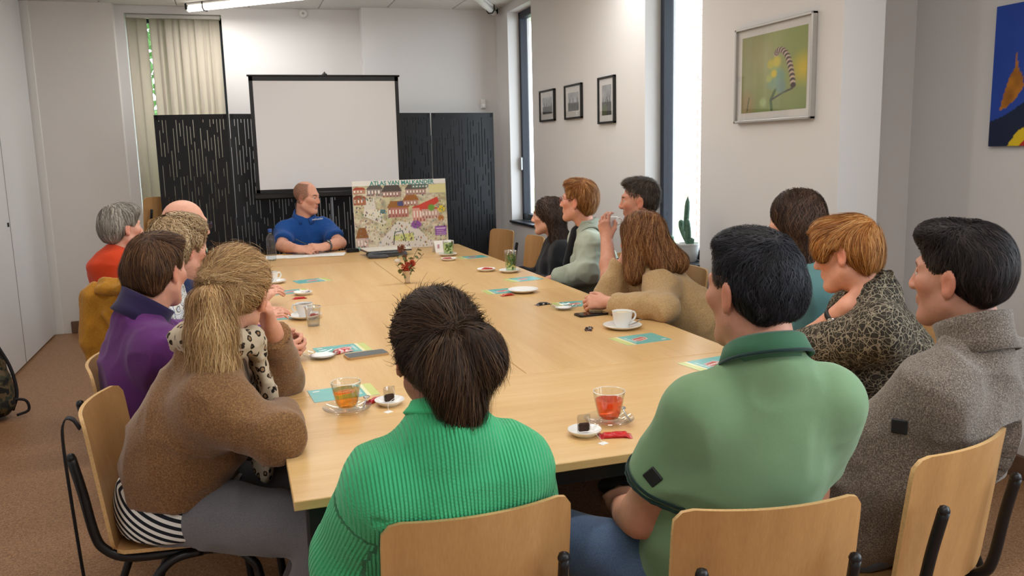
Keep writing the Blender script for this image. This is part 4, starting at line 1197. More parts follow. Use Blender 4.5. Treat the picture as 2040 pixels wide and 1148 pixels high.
def wristwatch(c, n, col='#16161a', face='#e8e6e0', t=.06, face_dir=None):
    S, E, W, X, Z, ts, a = c.arm[n]; ax = nrm(E-W); p = W+ax*t; r = .033*c.k*(.88 if c.fem else 1)+.006
    fd = nrm(np.array(face_dir, float)-ax*(np.array(face_dir, float)@ax)) if face_dir is not None else nrm(Z-ax*(Z@ax)); sd = np.cross(ax, fd)
    V = []; F = []; n_ = 24
    for k in range(n_):
        q = 2*PI*k/n_; d = fd*math.cos(q)+sd*math.sin(q)
        for rr, xx in ((r, -.009), (r+.003, -.009), (r+.003, .009), (r, .009)): V.append(p+d*rr+ax*xx)
    for k in range(n_):
        k2 = (k+1) % n_
        for j in range(4): F.append([k*4+j, k*4+(j+1) % 4, k2*4+(j+1) % 4, k2*4+j])
    o = mesh_np('watch', np.array(V)-c.o0, F, M('strap_'+col[1:], col, .5), c.root, smooth=True)
    mb = MB(); Rm = Matrix((sd, ax, fd)).transposed().to_4x4(); Rm.translation = Vector(p+fd*(r+.001)-c.o0)
    prof = [(.0, 0), (.017, 0), (.018, .004), (.0165, .007), (0, .007)]
    tmp = MB().lathe(prof, 20); mb.add(np.concatenate(tmp.v), tmp.f, 0, Rm); mb.build('watch_case', M('steel', '#a9a8a5', .25, metal=.9), o, auto=40)
    tmp = MB().lathe([(.0142, .0071), (.0142, .0076), (0, .0077)], 20); mb = MB(); mb.add(np.concatenate(tmp.v), tmp.f, 0, Rm); mb.build('watch_face', M('watchface_'+face[1:], face, .25), o)
    return o
# ================================================================ the people and their chairs
frz = lambda a=.007: (lambda path, rng: path+(np.linspace(0, 1, path.shape[0])**1.5)[:, None, None]*rng.normal(size=(1, path.shape[1], 3))*a)
def patch_on(c, n, t, d, size, mat, name):
    S_, E_ = c.arm[n][:2]; p_ = S_+(E_-S_)*t; d = nrm(d); ax = nrm(E_-S_); d = nrm(d-ax*(d@ax)); sd = np.cross(ax, d)
    Q = p_+d*np.linspace(.03, .14, 200)[:, None]; f = c.last.sample(Q); q = Q[np.argmax(f > 0)]
    m = Matrix((nrm(ax+sd), nrm(sd-ax), d)).transposed().to_4x4(); m.translation = Vector(q-c.o0)
    return MB().box((-size, -size, -.004), (size, size, .003), bev=.002, mtx=m).build(name, mat, c.root)
DARKJ = lambda: denim('denim_dark', '#181b24', '#2c3140')
BLUEJ = lambda: denim('denim_blue', '#33425e', '#647a9c')
# ---- green knit sweater, back to us
chair(.383, 1.685, 2, 'plywood chair under the woman in the green knit sweater')
c = person('woman in a bright green knit sweater with dark brown hair loosely tied back', dict(
    fem=True, hscale=.92, head=(.350, 1.575, 1.098), hrot=(2, 8, 0), hip=(.378, 1.735), pyaw=2, cyaw=0, bulge=.0, nb=(-.03, -.062), sw=.130, girth=1.1,
    armR=dict(w=(.46, 1.93, .585), e=(.555, 1.645, .675)), armL=dict(w=(.31, 1.93, .585), e=(.165, 1.645, .675)), tone='#a9745c', legL=dict(kn=(.36, 2.10, .50), splay=0), legR=dict(kn=(.55, 2.10, .50), splay=0), headp=dict(brow='#2a1f1a')))
KN = ribknit('knit_green', '#43b97c')
ex = []
for s, n in ((1, 'R'), (-1, 'L')):
    S_, E_, W_ = c.arm[n][:3]; ex.append((ell(E_+V3(0, .0, -.045), (.060, .075, .085)), .05))
top(c, 'knit_sweater', KN, 1.75, .024, 1.06, .0085, hem=-.10, fold=.006, fs=7, extra=ex, cattr=gcoords(c, .03))
drape_ring(c, c.last, 'neck_ribbing', cloth('knit_green_collar', '#45c281', .25, 500, .5), .062, .078, off=.005, fwd=-.002, th=.006)
neck_ring(c, 'undershirt_collar', cloth('undershirt_navy', '#1e2a45'), [(.014, -.012), (.007, .012), (.003, .018)], .060, .060, gap=0, front=.03, th=.003, fwd=-.002, lift=.006)
trousers(c, DARKJ()); shoes(c)
tie = V3(.006, -.122, .038)
def fl(P):
    d = tie-P; r = np.linalg.norm(d, axis=1)[:, None]; tl = (P[:, 1:2] < -.118) & (P[:, 2:3] < .05) | (P[:, 2:3] < -.055)
    return np.where(tl, (P-tie)*np.array([1.6, .4, .4])*4+np.array([0, 0, -.8]), d/(r+1e-6)+np.array([0, 0, .12]))
sh = [(ell((0, -.016, .038), (.090, .106, .096)), .01), (ell((0, -.055, -.02), (.080, .060, .06)), .04),
      (ell((.056, -.130, -.004), (.052, .048, .064)), .022), (ell((-.016, -.134, -.028), (.050, .043, .070)), .025), (ell((.016, -.116, -.092), (.046, .030, .056)), .03), (ell((.03, -.145, .034), (.034, .026, .022)), .02)]
hair(c, sh, ['#150e0b', '#2a1d15', '#4a3526', '#6a523b'], fl, subs=face_sub()+[(ell((.004, -.160, .046), (.012, .02, .010)), .02)], n=10000, steps=9, step=.0135, rad=.0005, lift=(-.002, .010), extra=frz(.010), shell_disp=.007, seed=3)

# ---- green polo
chair(.945, 1.515, -9, 'plywood chair under the man in the green polo shirt')
c = person('man in a faded green polo shirt and blue jeans with short black hair', dict(
    hscale=.93, head=(.968, 1.44, 1.196), hrot=(14, 3, 0), hip=(.965, 1.565), pyaw=4, cyaw=-8, bulge=.0, nb=(-.018, -.060), sw=.142, girth=1.2, armg=.95,
    armR=dict(w=(1.06, 1.75, .62), e=(1.160, 1.50, .71)), armL=dict(w=(.85, 1.80, .605), e=(.770, 1.54, .705), f=(.3, 1, .05), z=(-.2, 0, 1)), tone='#c18a72',
    legL=dict(kn=(.66, 1.86, .545)), legR=dict(kn=(1.02, 1.99, .52), splay=0), headp=dict(stubble=.25, brow='#14100f')))
top(c, 'polo_shirt', cloth('polo_green', '#74936f', .10, 900, .25), .66, .012, 1.04, .009, hem=-.10, fold=.007, fs=6)
neck_ring(c, 'polo_collar', cloth('polo_collar_green', '#3f6b52', .1, 900), [(.006, -.012), (.004, .030), (.006, .036), (.012, .032), (.026, -.004)], .066, .068, gap=14, front=.035, th=.0025, fwd=-.004, lift=.006)
neck_ring(c, 'collar_stripe', cloth('polo_navy', '#16302d'), [(.0250, .002), (.0275, -.004)], .066, .068, gap=14, front=.035, th=.002, fwd=-.004, lift=.006)
for n in 'L':
    for t_ in (.585, .63): arm_band(c, c.last, n, t_, .007, cloth('polo_navy', '#16302d'), 'sleeve_trim')
trousers(c, BLUEJ()); shoes(c)
S_, E_ = c.arm['L'][:2]
m_ = Matrix.Translation(Vector(S_+(E_-S_)*.5+nrm(V3(-.75, -.62, .05))*.071-c.o0)) @ Matrix.Rotation(math.radians(-52), 4, 'Z') @ Matrix.Rotation(PI/2, 4, 'X') @ Matrix.Rotation(PI/4, 4, 'Z')
MB().box((-.016, -.016, -.003), (.016, .016, .003), bev=.002, mtx=m_).build('sleeve_patch', M('patch_black', '#15161a', .6), c.root)
hair(c, [(ell((0, -.018, .040), (.081, .101, .091)), .01), (cone((-.040, -.062, -.012), (.040, -.062, -.012), .040, .040), .05), (cone((-.036, -.066, -.040), (.036, -.066, -.040), .022, .022), .03), (ell((.0, .03, .098), (.062, .05, .030)), .03)],
     ['#08080b', '#121216', '#24242b', '#3b3c44'], flow_short(c, .2, .5), subs=face_sub(), n=8000, steps=4, step=.007, rad=.0006, lift=(-.001, .006), wave=.7, wavef=190, shell_disp=.009, seed=5, grow=.0008)

# ---- grey cardigan man
chair(1.425, 1.630, 16, 'plywood chair under the man in the grey-brown zip sweater')
c = person('man in a grey-brown zip sweater with dark wavy hair', dict(
    head=(1.640, 1.58, 1.160), hrot=(24, 0, -2), hip=(1.462, 1.66), pyaw=16, cyaw=12, bulge=.02, nb=(-.030, -.082), sw=.160, girth=1.2, nbr=-.01,
    armR=dict(w=(1.53, 1.72, .63), e=(1.740, 1.60, .69)), armL=dict(w=(1.36, 1.80, .60), e=(1.355, 1.68, .665)), tone='#c08a74', legL=dict(kn=(1.20, 1.97, .51)), legR=dict(kn=(1.36, 2.06, .50), splay=0),
    res=.0045, headp=dict(stubble=.35, brow='#1a1412', w=.98, jaw=1.05)))
GZ = heather('wool_grey_brown', [(.3, '#3a322d'), (.5, '#6a6058'), (.7, '#a09488')], 330, .95, .5)
top(c, 'zip_sweater', GZ, 2.0, .018, 1.06, .009, hem=-.09, fold=.011, fs=7, kb=.06)
patch_on(c, 'L', .22, (-.7, -.7, .1), .017, M('patch_black', '#15161a', .6), 'sleeve_patch')
neck_ring(c, 'stand_collar', GZ, [(.020, -.035), (.013, -.005), (.013, .035), (.016, .055)], .066, .070, gap=20, front=.01, th=.006, fwd=-.004, lift=.008)
neck_ring(c, 'collar_lining', cloth('lining_dark', '#3b3029'), [(.008, -.005), (.009, .035), (.0115, .053)], .066, .070, gap=19, front=.01, th=.002, fwd=-.004, lift=.008)
hair(c, [(ell((0, -.020, .042), (.081, .102, .091)), .01), (cone((-.040, -.066, -.006), (.040, -.066, -.006), .038, .038), .05), (cone((-.034, -.070, -.040), (.034, -.070, -.040), .022, .022), .03), (ell((-.01, .045, .096), (.062, .055, .036)), .03)],
     ['#0b090a', '#171314', '#2a2324', '#433a39'], flow_short(c, .35, -.5), subs=face_sub(), n=7500, steps=6, step=.010, rad=.0006, lift=(-.001, .006), wave=.35, wavef=90, shell_disp=.011, seed=6)
trousers(c, BLUEJ()); shoes(c)

# ---- camel sweater with the blond ponytail
chair(-.155, 2.485, -97, 'plywood chair with a black strap hung on it, under the camel sweater')
c = person('woman in a camel wool sweater and grey jeans with a blond ponytail', dict(
    fem=True, head=(-.015, 2.40, 1.118), hrot=(-24, 14, 8), hip=(-.20, 2.47), pyaw=-92, cyaw=-80, bulge=.045, nb=(-.045, -.055), sw=.150, girth=1.12, armg=1.0, tilt=2, shR=(-.01, -.03, -.045),
    armR=dict(w=(.085, 2.35, .785), e=(.060, 2.115, .79), f=(.1, 1, 0)), armL=dict(w=(.075, 2.50, .985), e=(.100, 2.66, .805), f=(-.15, -.3, 1), z=(1, .3, 0), curl=(45, 50, 30), res=.0055), tone='#d39a80',
    rest=.7506, legL=dict(kn=(.20, 2.33, .51), splay=0, foot=-.16), legR=dict(kn=(.18, 2.13, .51), splay=0, foot=-.16), legg=1.0, headp=dict(brow='#7a5a40')))
CM = heather('wool_camel', [(.3, '#5d4128'), (.5, '#7d5a3a'), (.7, '#a07a52')], 260, .95, .4)
top(c, 'wool_sweater', CM, 1.9, .020, 1.03, .009, hem=-.20, fold=.012, fs=7, kb=.09, cuts2=[((0, 0, .570), (0, 0, -1))], extra=[(cone(c.sh[n_], c.spine(.68), .055, .085), .07) for n_ in 'RL'])
sp_ = torso_prims(c, .008)[:2]; F_ = c.frame(0)
garment(c, 'striped_shirt', stripes('jersey_stripes', '#e6e4e0', '#20222a', .018, .5), [(ell(c.spine(.0), (.215, .185, .17), F_), .05)], .010, cuts=[((0, 0, .476), (0, 0, -1)), ((0, 0, .60), (0, 0, 1))], cattr=gcoords(c, -.2))
trousers(c, denim('denim_grey', '#55545a', '#86858a'), h=.010, off=.014, fold=.006); shoes(c)
up = nrm(c.S-c.NB)
LP = leopard('leopard_cloth')
sc_ = []
for k in range(12):
    a = 2*PI*k/12; a2 = 2*PI*(k+1)/12; f_ = c.cf; r_ = c.cr
    q = lambda a: c.NB+up*.018+(r_*math.sin(a)*.078+f_*math.cos(a)*.085)+V3(0, 0, -.03*max(0, math.cos(a)))
    sc_.append((cone(q(a), q(a2), .034, .034), .02))
fr_ = c.NB+c.cf*.10
for o_, e_ in ((-.05, -.30), (.03, -.36)):
    sc_.append((cone(fr_+c.cr*-o_*.6, fr_+c.cf*.03+c.cr*(-.02+o_)+V3(0, 0, -.16), .032, .045, flat=(c.cf, .5)), .02)); sc_.append((cone(fr_+c.cf*.03+c.cr*(-.02+o_)+V3(0, 0, -.16), fr_+c.cf*.0+c.cr*(-.01+o_)+V3(0, 0, e_), .045, .055, flat=(c.cf, .4)), .02))
garment(c, 'scarf', LP, sc_, .008, disp=folds(.008, 22))
tieW = to_world(c, (-.012, -.118, .016)); tie_b = V3(-.012, -.118, .016)
pts = [tieW, tieW+V3(-.02, -.03, -.05), tieW+V3(-.022, -.045, -.13), tieW+V3(-.015, -.055, -.21), tieW+V3(-.005, -.055, -.27)]
rr = [.020, .042, .055, .052, .028]
pony = [(cone(to_local(c, pts[i]), to_local(c, pts[i+1]), rr[i], rr[i+1]), .02) for i in range(4)]
pony.append((cone(to_local(c, pts[1]+V3(.03, 0, 0)), to_local(c, pts[3]+V3(.030, 0, .07)), .035, .028), .02)); pony.append((cone(to_local(c, pts[1]-V3(.02, 0, 0)), to_local(c, pts[3]+V3(-.035, 0, .05)), .030, .018), .02))
g_ = fdown(c)
def fl2(P):
    d = tie_b-P; r = np.linalg.norm(d, axis=1)[:, None]; below = ((P-tie_b)@g_)[:, None]; far = (P[:, 1:2] < -.105)
    return np.where(far & (below > .0) | (below > .10), g_*1.5+(P-tie_b)*2.0, d/(r+1e-6)+np.array([0, 0, .15]))
BL = ['#5e3f28', '#94704a', '#c29a68', '#e6ca98']
hair(c, [(ell((0, -.016, .036), (.088, .106, .094)), .01), (ell((0, -.055, -.015), (.080, .060, .05)), .04)]+pony, BL, fl2, subs=face_sub(), n=10000, steps=10, step=.015, rad=.0005, lift=(-.003, .009), extra=frz(.011), wave=.28, wavef=38, shell_disp=.010, seed=8, sh_scale=(80, 80, 25))
o = MB(); 
for k in range(10):
    a = 2*PI*k/10; b_ = tieW+c.RH[0]*.024*math.cos(a)+c.RH[2]*.024*math.sin(a)*.8-c.RH[1]*.004*math.sin(3*a); o.ball(b_-c.o0, .0085, 8)
o.build('hair_tie', M('hairtie_dark', '#231a17', .4), c.root, smooth=True)

# ---- purple fleece
chair(-.225, 3.05, -93, 'plywood chair under the person in the purple fleece')
c = person('person in a purple fleece with short brown hair, hands round a glass', dict(
    hscale=.92, head=(-.258, 2.96, 1.124), hrot=(-38, 6, 0), hip=(-.21, 3.03), pyaw=-90, cyaw=-72, bulge=.05, nb=(-.035, -.065), sw=.150, girth=1.15,
    armR=dict(w=(.075, 2.99, .80), e=(-.04, 2.78, .78), f=(1, .35, 0), z=(.3, -1, .3), curl=((35, 40, 25),)*4, res=.0055), rest=.7506, armL=dict(w=(.09, 3.17, .80), e=(-.02, 3.28, .80), f=(1, -.3, .1), z=(.4, 1, .3), curl=((35, 40, 25),)*4, res=.0055), tone='#cf957c',
    legL=dict(kn=(.2, 3.14, .52)), legR=dict(kn=(.2, 2.94, .52)), headp=dict(brow='#3a2a1c')))
PF = cloth('fleece_purple', '#5a2b66', .16, 260, .4, sheen=.1)
top(c, 'fleece_top', PF, 1.95, .018, 1.05, .010, hem=-.09, fold=.011, fs=8, kb=.06)
neck_ring(c, 'fleece_collar', cloth('fleece_collar_dark', '#2c2346', .1), [(.022, -.03), (.014, .0), (.014, .034), (.018, .050)], .066, .070, gap=22, front=.02, th=.006, fwd=-.004, lift=.006)
trousers(c, DARKJ()); shoes(c)
hair(c, [(ell((0, -.018, .042), (.085, .104, .093)), .01), (cone((-.046, -.066, -.012), (.046, -.066, -.012), .043, .043), .05), (cone((-.04, -.07, -.055), (.04, -.07, -.055), .028, .028), .03), (ell((0, .04, .098), (.066, .06, .034)), .03)],
     ['#22150d', '#3d281a', '#5c3f29', '#7b5a3c'], flow_short(c, -.3, .1), subs=face_sub(), n=6000, steps=7, step=.010, rad=.0007, lift=(-.001, .006), extra=frz(.004), shell_disp=.009, seed=9)

# ---- curly blond
chair(-.20, 3.62, -90, 'plywood chair under the curly blond person in the paisley blouse')
c = person('person in a white and blue paisley blouse with short curly blond hair', dict(
    fem=True, head=(-.222, 3.56, 1.134), hrot=(-55, 6, 0), hip=(-.20, 3.62), pyaw=-90, cyaw=-85, bulge=.045, nb=(-.035, -.065), sw=.145, girth=1.1,
    rest=.7506, armR=dict(w=(.05, 3.55, .80), hint=(-.5, .0, -1)), armL=dict(w=(.05, 3.74, .80), hint=(-.4, .6, -1)), tone='#d9a088', legL=dict(kn=(.2, 3.72, .52)), legR=dict(kn=(.2, 3.52, .52)), headp=dict(brow='#8a6a48'), res=.0078))
top(c, 'blouse', paisley('paisley_cloth'), 1.6, .014, 1.06, .012, fold=.006)
trousers(c, DARKJ()); shoes(c)
hair(c, [(ell((0, -.018, .042), (.091, .107, .096)), .01), (cone((-.046, -.062, -.015), (.046, -.062, -.015), .054, .054), .05), (ell((0, .03, .085), (.08, .07, .05)), .03)],
     ['#5f4a33', '#8b7152', '#b59b76', '#d8c39c'], flow_short(c, 0, .2), subs=face_sub(), n=2600, steps=10, step=.008, rad=.0013, lift=(-.002, .014), wave=1.3, wavef=210, shell_disp=.016, seed=10)

# ---- bald man
chair(-.20, 4.28, -90, 'plywood chair under the bald man in the navy shirt')
c = person('bald man with glasses in a navy shirt', dict(
    head=(-.232, 4.28, 1.168), hrot=(-62, 4, 0), hip=(-.20, 4.27), pyaw=-90, cyaw=-88, bulge=.045, nb=(-.035, -.075), sw=.165, girth=1.2,
    rest=.7506, armR=dict(w=(.06, 4.13, .80), hint=(-.4, -.6, -1)), armL=dict(w=(.06, 4.40, .80), hint=(-.4, .6, -1)), tone='#dba48c', legL=dict(kn=(.20, 4.45, .51), splay=0), legR=dict(kn=(.20, 3.93, .51), splay=0), headp=dict(brow='#8a7a70', scalp=('#5a5048', .045, .55), w=1.04), res=.0068))
top(c, 'shirt', cloth('shirt_navy', '#232f52'), 1.2, .014, 1.06, .012, fold=.006)
neck_ring(c, 'shirt_collar', cloth('shirt_navy', '#232f52'), [(.006, -.012), (.004, .030), (.012, .030), (.024, -.002)], .068, .07, gap=16, front=.03, th=.0025, lift=.004)
glasses(c, '#20264a'); trousers(c, DARKJ()); shoes(c)

# ---- orange hoodie
chair(-.51, 4.93, -14, 'plywood chair draped with a mustard yellow jacket')
c = person('woman in an orange hoodie with short grey hair', dict(
    fem=True, head=(-.600, 5.05, 1.118), hrot=(-60, 0, 0), hip=(-.54, 4.97), pyaw=-30, cyaw=-48, bulge=.02, nb=(-.03, -.07), sw=.125, girth=1.05,
    armR=dict(w=(-.38, 5.28, .66), hint=(.25, -.3, -1)), armL=dict(w=(-.56, 5.30, .66), hint=(-.15, -.3, -1)), tone='#d9a28c', headp=dict(brow='#8a8078'), res=.0078))
OR = cloth('hoodie_orange', '#c8401c', .14, 300, .3)
F_ = c.NB-c.cf*.07
top(c, 'hoodie', OR, 1.95, .022, 1.08, .012, fold=.007, extra=[(ell(c.NB-c.cf*.06+V3(0, 0, -.055), (.10, .085, .065)), .05), (ell(c.NB-c.cf*.015+V3(0, 0, -.01), (.085, .085, .035)), .03)])
trousers(c, DARKJ()); shoes(c)
hair(c, [(ell((0, -.020, .042), (.085, .104, .092)), .01), (cone((-.046, -.068, -.012), (.046, -.068, -.012), .043, .043), .05), (cone((-.035, -.07, -.05), (.035, -.07, -.05), .03, .03), .03), (ell((0, .04, .092), (.075, .06, .040)), .03)],
     ['#4c463f', '#746d64', '#9b948a', '#c2bcb2'], flow_short(c, .3, -.4), subs=face_sub(), n=2200, steps=9, step=.011, rad=.0013, lift=(-.001, .008), wave=.3, wavef=80, shell_disp=.011, seed=11)

# ---- blue polo man at the head of the table
chair(.53, 7.02, 180, 'plywood chair under the man in the blue polo shirt')
c = person('man in a blue polo shirt with cropped receding hair, hands folded on papers', dict(
    head=(.533, 6.86, 1.160), hrot=(236, 6, 0), rest=.7535, hip=(.53, 7.02), pyaw=180, cyaw=182, bulge=.03, nb=(-.02, -.075), sw=.158, armg=.98,
    armR=dict(w=(.415, 6.485, .795), e=(.315, 6.70, .80), f=(.9, -.45, .0), z=(-.3, -.5, .9), curl=((30, 35, 20),)*4, res=.0045), armL=dict(w=(.605, 6.47, .80), e=(.755, 6.69, .80), f=(-.9, -.35, .1), z=(.2, -.5, .9), curl=((40, 40, 25),)*4, res=.0045),
    tone='#dca38a', headp=dict(brow='#6a4a34', stubble=.12, scalp=('#5a4030', .105, .75), jaw=1.02), res=.0045))
PB = cloth('polo_blue', '#1f4f96', .10, 800, .2)
top(c, 'polo_shirt', PB, .72, .014, 1.06, .009, fold=.010, fs=9, kb=.05)
blueF = c.last; blue = c
neck_ring(c, 'polo_collar', PB, [(.008, -.012), (.005, .030), (.007, .035), (.014, .028), (.026, -.006)], .066, .068, gap=20, front=.055, th=.004, fwd=.006, lift=.016)
wristwatch(c, 'L', '#50555c', '#2a3440', .05)
trousers(c, DARKJ()); shoes(c)

# ---- woman in black
chair(2.02, 5.33, 92, 'plywood chair under the woman in black by the far window')
c = person('woman in black with long dark curly hair', dict(
    fem=True, head=(1.985, 5.33, 1.045), hrot=(62, 0, 0), hip=(2.03, 5.30), pyaw=90, cyaw=80, bulge=.03, nb=(-.04, -.06), sw=.145,
    armR=dict(w=(1.80, 5.46, .66), hint=(.5, .6, -1)), armL=dict(w=(1.80, 5.24, .66), hint=(.5, -.6, -1)), tone='#dca78f', headp=dict(brow='#2a1e18'), res=.006))
top(c, 'black_top', cloth('cloth_black', '#15161b', .2, 500), 1.9, .018, 1.10, .012, fold=.006)
trousers(c, DARKJ()); shoes(c)
lw = [(cone(to_local(c, to_world(c, (x, -.06, -.02))), to_local(c, to_world(c, (x, -.06, -.02))+V3(dx, dy, -.20)), .05, .048), .03) for x, dx, dy in ((-.05, .01, -.03), (0, .03, -.03), (.05, .01, .01))]
hair(c, [(ell((0, -.018, .038), (.090, .110, .094)), .01), (cone((-.05, -.06, -.02), (.05, -.06, -.02), .05, .05), .05)]+lw, ['#17110f', '#2c211c', '#4a3a31', '#65534a'], flow_down(c), subs=face_sub()[:1]+face_sub()[3:], n=2200, steps=12, step=.014, rad=.0014, lift=(-.002, .012), wave=1.3, wavef=130, shell_disp=.024, seed=12, grow=.0012)

# ---- cardigan
chair(2.05, 4.72, 90, 'plywood chair under the woman in the grey-green cardigan')
c = person('woman with glasses and short auburn hair in a pale grey-green cardigan', dict(
    fem=True, head=(1.945, 4.70, 1.175), hrot=(50, -4, 0), hip=(2.05, 4.70), pyaw=90, cyaw=78, bulge=.03, nb=(-.035, -.080), sw=.152, girth=1.35, bust=1.25, armg=1.2,
    armR=dict(w=(1.80, 4.86, .66), hint=(.5, .6, -1)), armL=dict(w=(1.755, 4.72, .70), e=(1.90, 4.47, .775), f=(-.9, .5, 0)), tone='#d99c84', headp=dict(brow='#8a5a38'), res=.006))
CG = cloth('linen_grey_green', '#a3ab9b', .10, 500, .3)
top(c, 'cardigan', CG, 1.75, .018, 1.04, .009, fold=.013, fs=9, kb=.06)
cardF = c.last
vn = [(cone(c.NB+c.cf*.07+V3(0, 0, .02), c.spine(.55)+c.cf*.145, .030, .018), .01)]
garment(c, 'black_undershirt', cloth('cloth_black', '#15161b', .2, 500), [(cone(c.NB+c.cf*.055+V3(0, 0, -.035), c.NB+c.cf*.12+V3(0, 0, -.22), .045, .03), .02)], .008)
drape_ring(c, cardF, 'cardigan_edge', CG, .068, .100, off=.004, gap=30, front=.01, th=.005)
glasses(c, '#8c3a3a'); trousers(c, DARKJ()); shoes(c)
hair(c, [(ell((0, -.022, .044), (.086, .105, .096)), .01), (cone((-.046, -.066, -.008), (.046, -.066, -.008), .044, .044), .05), (cone((-.03, -.072, -.052), (.03, -.072, -.052), .028, .028), .03), (ell((0, .035, .098), (.07, .06, .036)), .03)],
     ['#4a2c14', '#784a24', '#a06c3a', '#c49560'], flow_short(c, .2, -.3), subs=face_sub(), n=3600, steps=6, step=.009, rad=.0008, lift=(-.001, .008), extra=frz(.005), shell_disp=.011, seed=13)

# ---- man drinking
chair(2.12, 4.10, 90, 'plywood chair under the man drinking from a white cup')
c = person('man in a navy T-shirt raising a white cup', dict(
    hscale=.95, head=(2.055, 4.11, 1.202), hrot=(62, 2, 0), hip=(2.14, 4.10), pyaw=90, cyaw=84, bulge=.03, nb=(-.03, -.08), sw=.168, girth=1.1,
    legR=dict(kn=(1.74, 4.17, .50), splay=0, foot=-.22), legL=dict(splay=4, foot=-.22), armR=dict(w=(1.90, 4.24, .63), hint=(.5, .6, -1)), armL=dict(w=(1.868, 4.125, 1.005), e=(1.80, 3.945, .815), f=(-.10, .25, .95), z=(-.75, -.55, -.1), curl=((26, 38, 26), (28, 38, 26), (30, 38, 26), (32, 38, 26)), spread=6, thumb=((.016, .026, -.010), (.046, .044, -.030), (.072, .044, -.052), (.09, .036, -.066)), res=.004), tone='#c98f76', headp=dict(brow='#3a2c22', stubble=.35, jaw=1.04), res=.0045))
drink = c
top(c, 'tshirt', cloth('tshirt_navy', '#2b3244', .12, 600), .75, .014, 1.12, .011, fold=.006)
trousers(c, DARKJ()); shoes(c)
hair(c, [(ell((0, -.020, .042), (.079, .100, .090)), .01), (cone((-.042, -.062, -.01), (.042, -.062, -.01), .040, .040), .05), (cone((-.034, -.068, -.045), (.034, -.068, -.045), .022, .022), .03), (ell((0, .04, .100), (.055, .055, .030)), .03)],
     ['#1d1815', '#352c26', '#51463d', '#70655c'], flow_short(c, 0, .2), subs=face_sub(), n=3500, steps=4, step=.0055, rad=.0008, lift=(-.001, .007), extra=frz(.005), shell_disp=.007, seed=14)

# ---- beige sweater
chair(2.06, 3.30, 88, 'plywood chair under the woman in the beige sweater')
c = person('woman in a beige sweater leaning on the table with wavy brown hair', dict(
    fem=True, head=(1.762, 3.50, 1.070), hrot=(38, 6, -6), rest=.7512, legL=dict(splay=1), hip=(2.05, 3.30), pyaw=90, cyaw=72, bulge=.045, nb=(-.03, -.045), sw=.150, girth=1.1,
    armR=dict(w=(1.735, 3.62, .965), e=(1.66, 3.64, .79), f=(0, -.2, 1), z=(-1, .2, 0), curl=(40, 40, 25)), armL=dict(w=(1.545, 3.42, .80), e=(1.71, 3.17, .80), f=(-.75, .65, .0), z=(-.5, -.6, .6), curl=((40, 40, 25),)*4, res=.0042), tone='#d69d84', headp=dict(brow='#5a3c28'), res=.0068))
BG = heather('wool_beige', [(.3, '#94764f'), (.5, '#b5966b'), (.7, '#d0b48a')], 330, .95, .3)
top(c, 'wool_sweater', BG, 1.88, .018, 1.06, .009, hem=-.08, fold=.011, fs=9, kb=.06)
trousers(c, denim('trousers_beige', '#8d7d6a', '#a79680')); shoes(c)
g_ = fdown(c); S0 = lambda x, y, z: to_world(c, (x, y, z))
lw = [(cone((x, y, .0), to_local(c, S0(x, y, 0)+V3(dx, dy, dz)), .046, .046), .03) for x, y, dx, dy, dz in ((-.062, .02, .0, -.02, -.15), (-.05, -.05, .05, -.05, -.13), (.0, -.075, .085, -.05, -.12), (.05, -.05, .06, .0, -.13), (.064, .02, .0, .02, -.14))]
lw.append((ell(to_local(c, S0(0, -.09, -.11)+V3(.05, -.03, 0)), (.06, .05, .035)), .03))
hair(c, [(ell((0, -.014, .038), (.092, .112, .094)), .01)]+lw, ['#38220f', '#644026', '#906340', '#bd9264'], flow_down(c, back=.1), subs=[(ell((0, .135, -.04), (.055, .10, .10)), .02), (ell((0, .06, -.15), (.04, .08, .08)), .02)], n=6000, steps=13, step=.015, rad=.0007, lift=(-.002, .008), wave=.35, wavef=45, extra=frz(.006), shell_disp=.010, seed=15, sh_scale=(70, 70, 20))

# ---- teal sweatshirt
chair(2.16, 2.86, 84, 'plywood chair under the woman in the teal sweatshirt')
c = person('woman in a teal sweatshirt with long dark brown wavy hair', dict(
    fem=True, head=(2.07, 2.80, 1.180), hrot=(22, 2, 0), hip=(2.16, 2.84), pyaw=84, cyaw=62, bulge=.03, nb=(-.03, -.075), sw=.150, girth=1.05,
    legR=dict(splay=-4), armR=dict(w=(1.87, 2.98, .63), hint=(.5, .5, -1)), armL=dict(w=(1.88, 2.82, .63), hint=(.6, -.1, -1)), tone='#d6a38c', headp=dict(brow='#2c1e18'), res=.0068))
top(c, 'sweatshirt', cloth('sweat_teal', '#5c8687', .10, 400, .3), 1.95, .020, 1.10, .010, fold=.006)
trousers(c, DARKJ()); shoes(c)
lw = [(cone((x, -.06, -.02), to_local(c, S0(x, -.06, -.02)+V3(dx, dy, -.19)), .046, .034), .03) for x, dx, dy in ()]
S0 = lambda x, y, z: to_world(c, (x, y, z))
lw = [(cone((x, -.055, -.02), to_local(c, S0(x, -.055, -.02)+V3(dx, dy, -.17)), .050, .036), .03) for x, dx, dy in ((-.045, .02, -.02), (0, .02, -.02), (.045, -.01, .0))]
hair(c, [(ell((0, -.018, .038), (.090, .110, .096)), .01), (cone((-.05, -.055, -.02), (.05, -.055, -.02), .05, .05), .05)]+lw, ['#1a110d', '#2f211a', '#4a372c', '#62493a'], flow_down(c), subs=face_sub()[:1]+face_sub()[3:], n=3200, steps=12, step=.014, rad=.0012, lift=(-.002, .010), wave=.7, wavef=90, shell_disp=.013, seed=16)

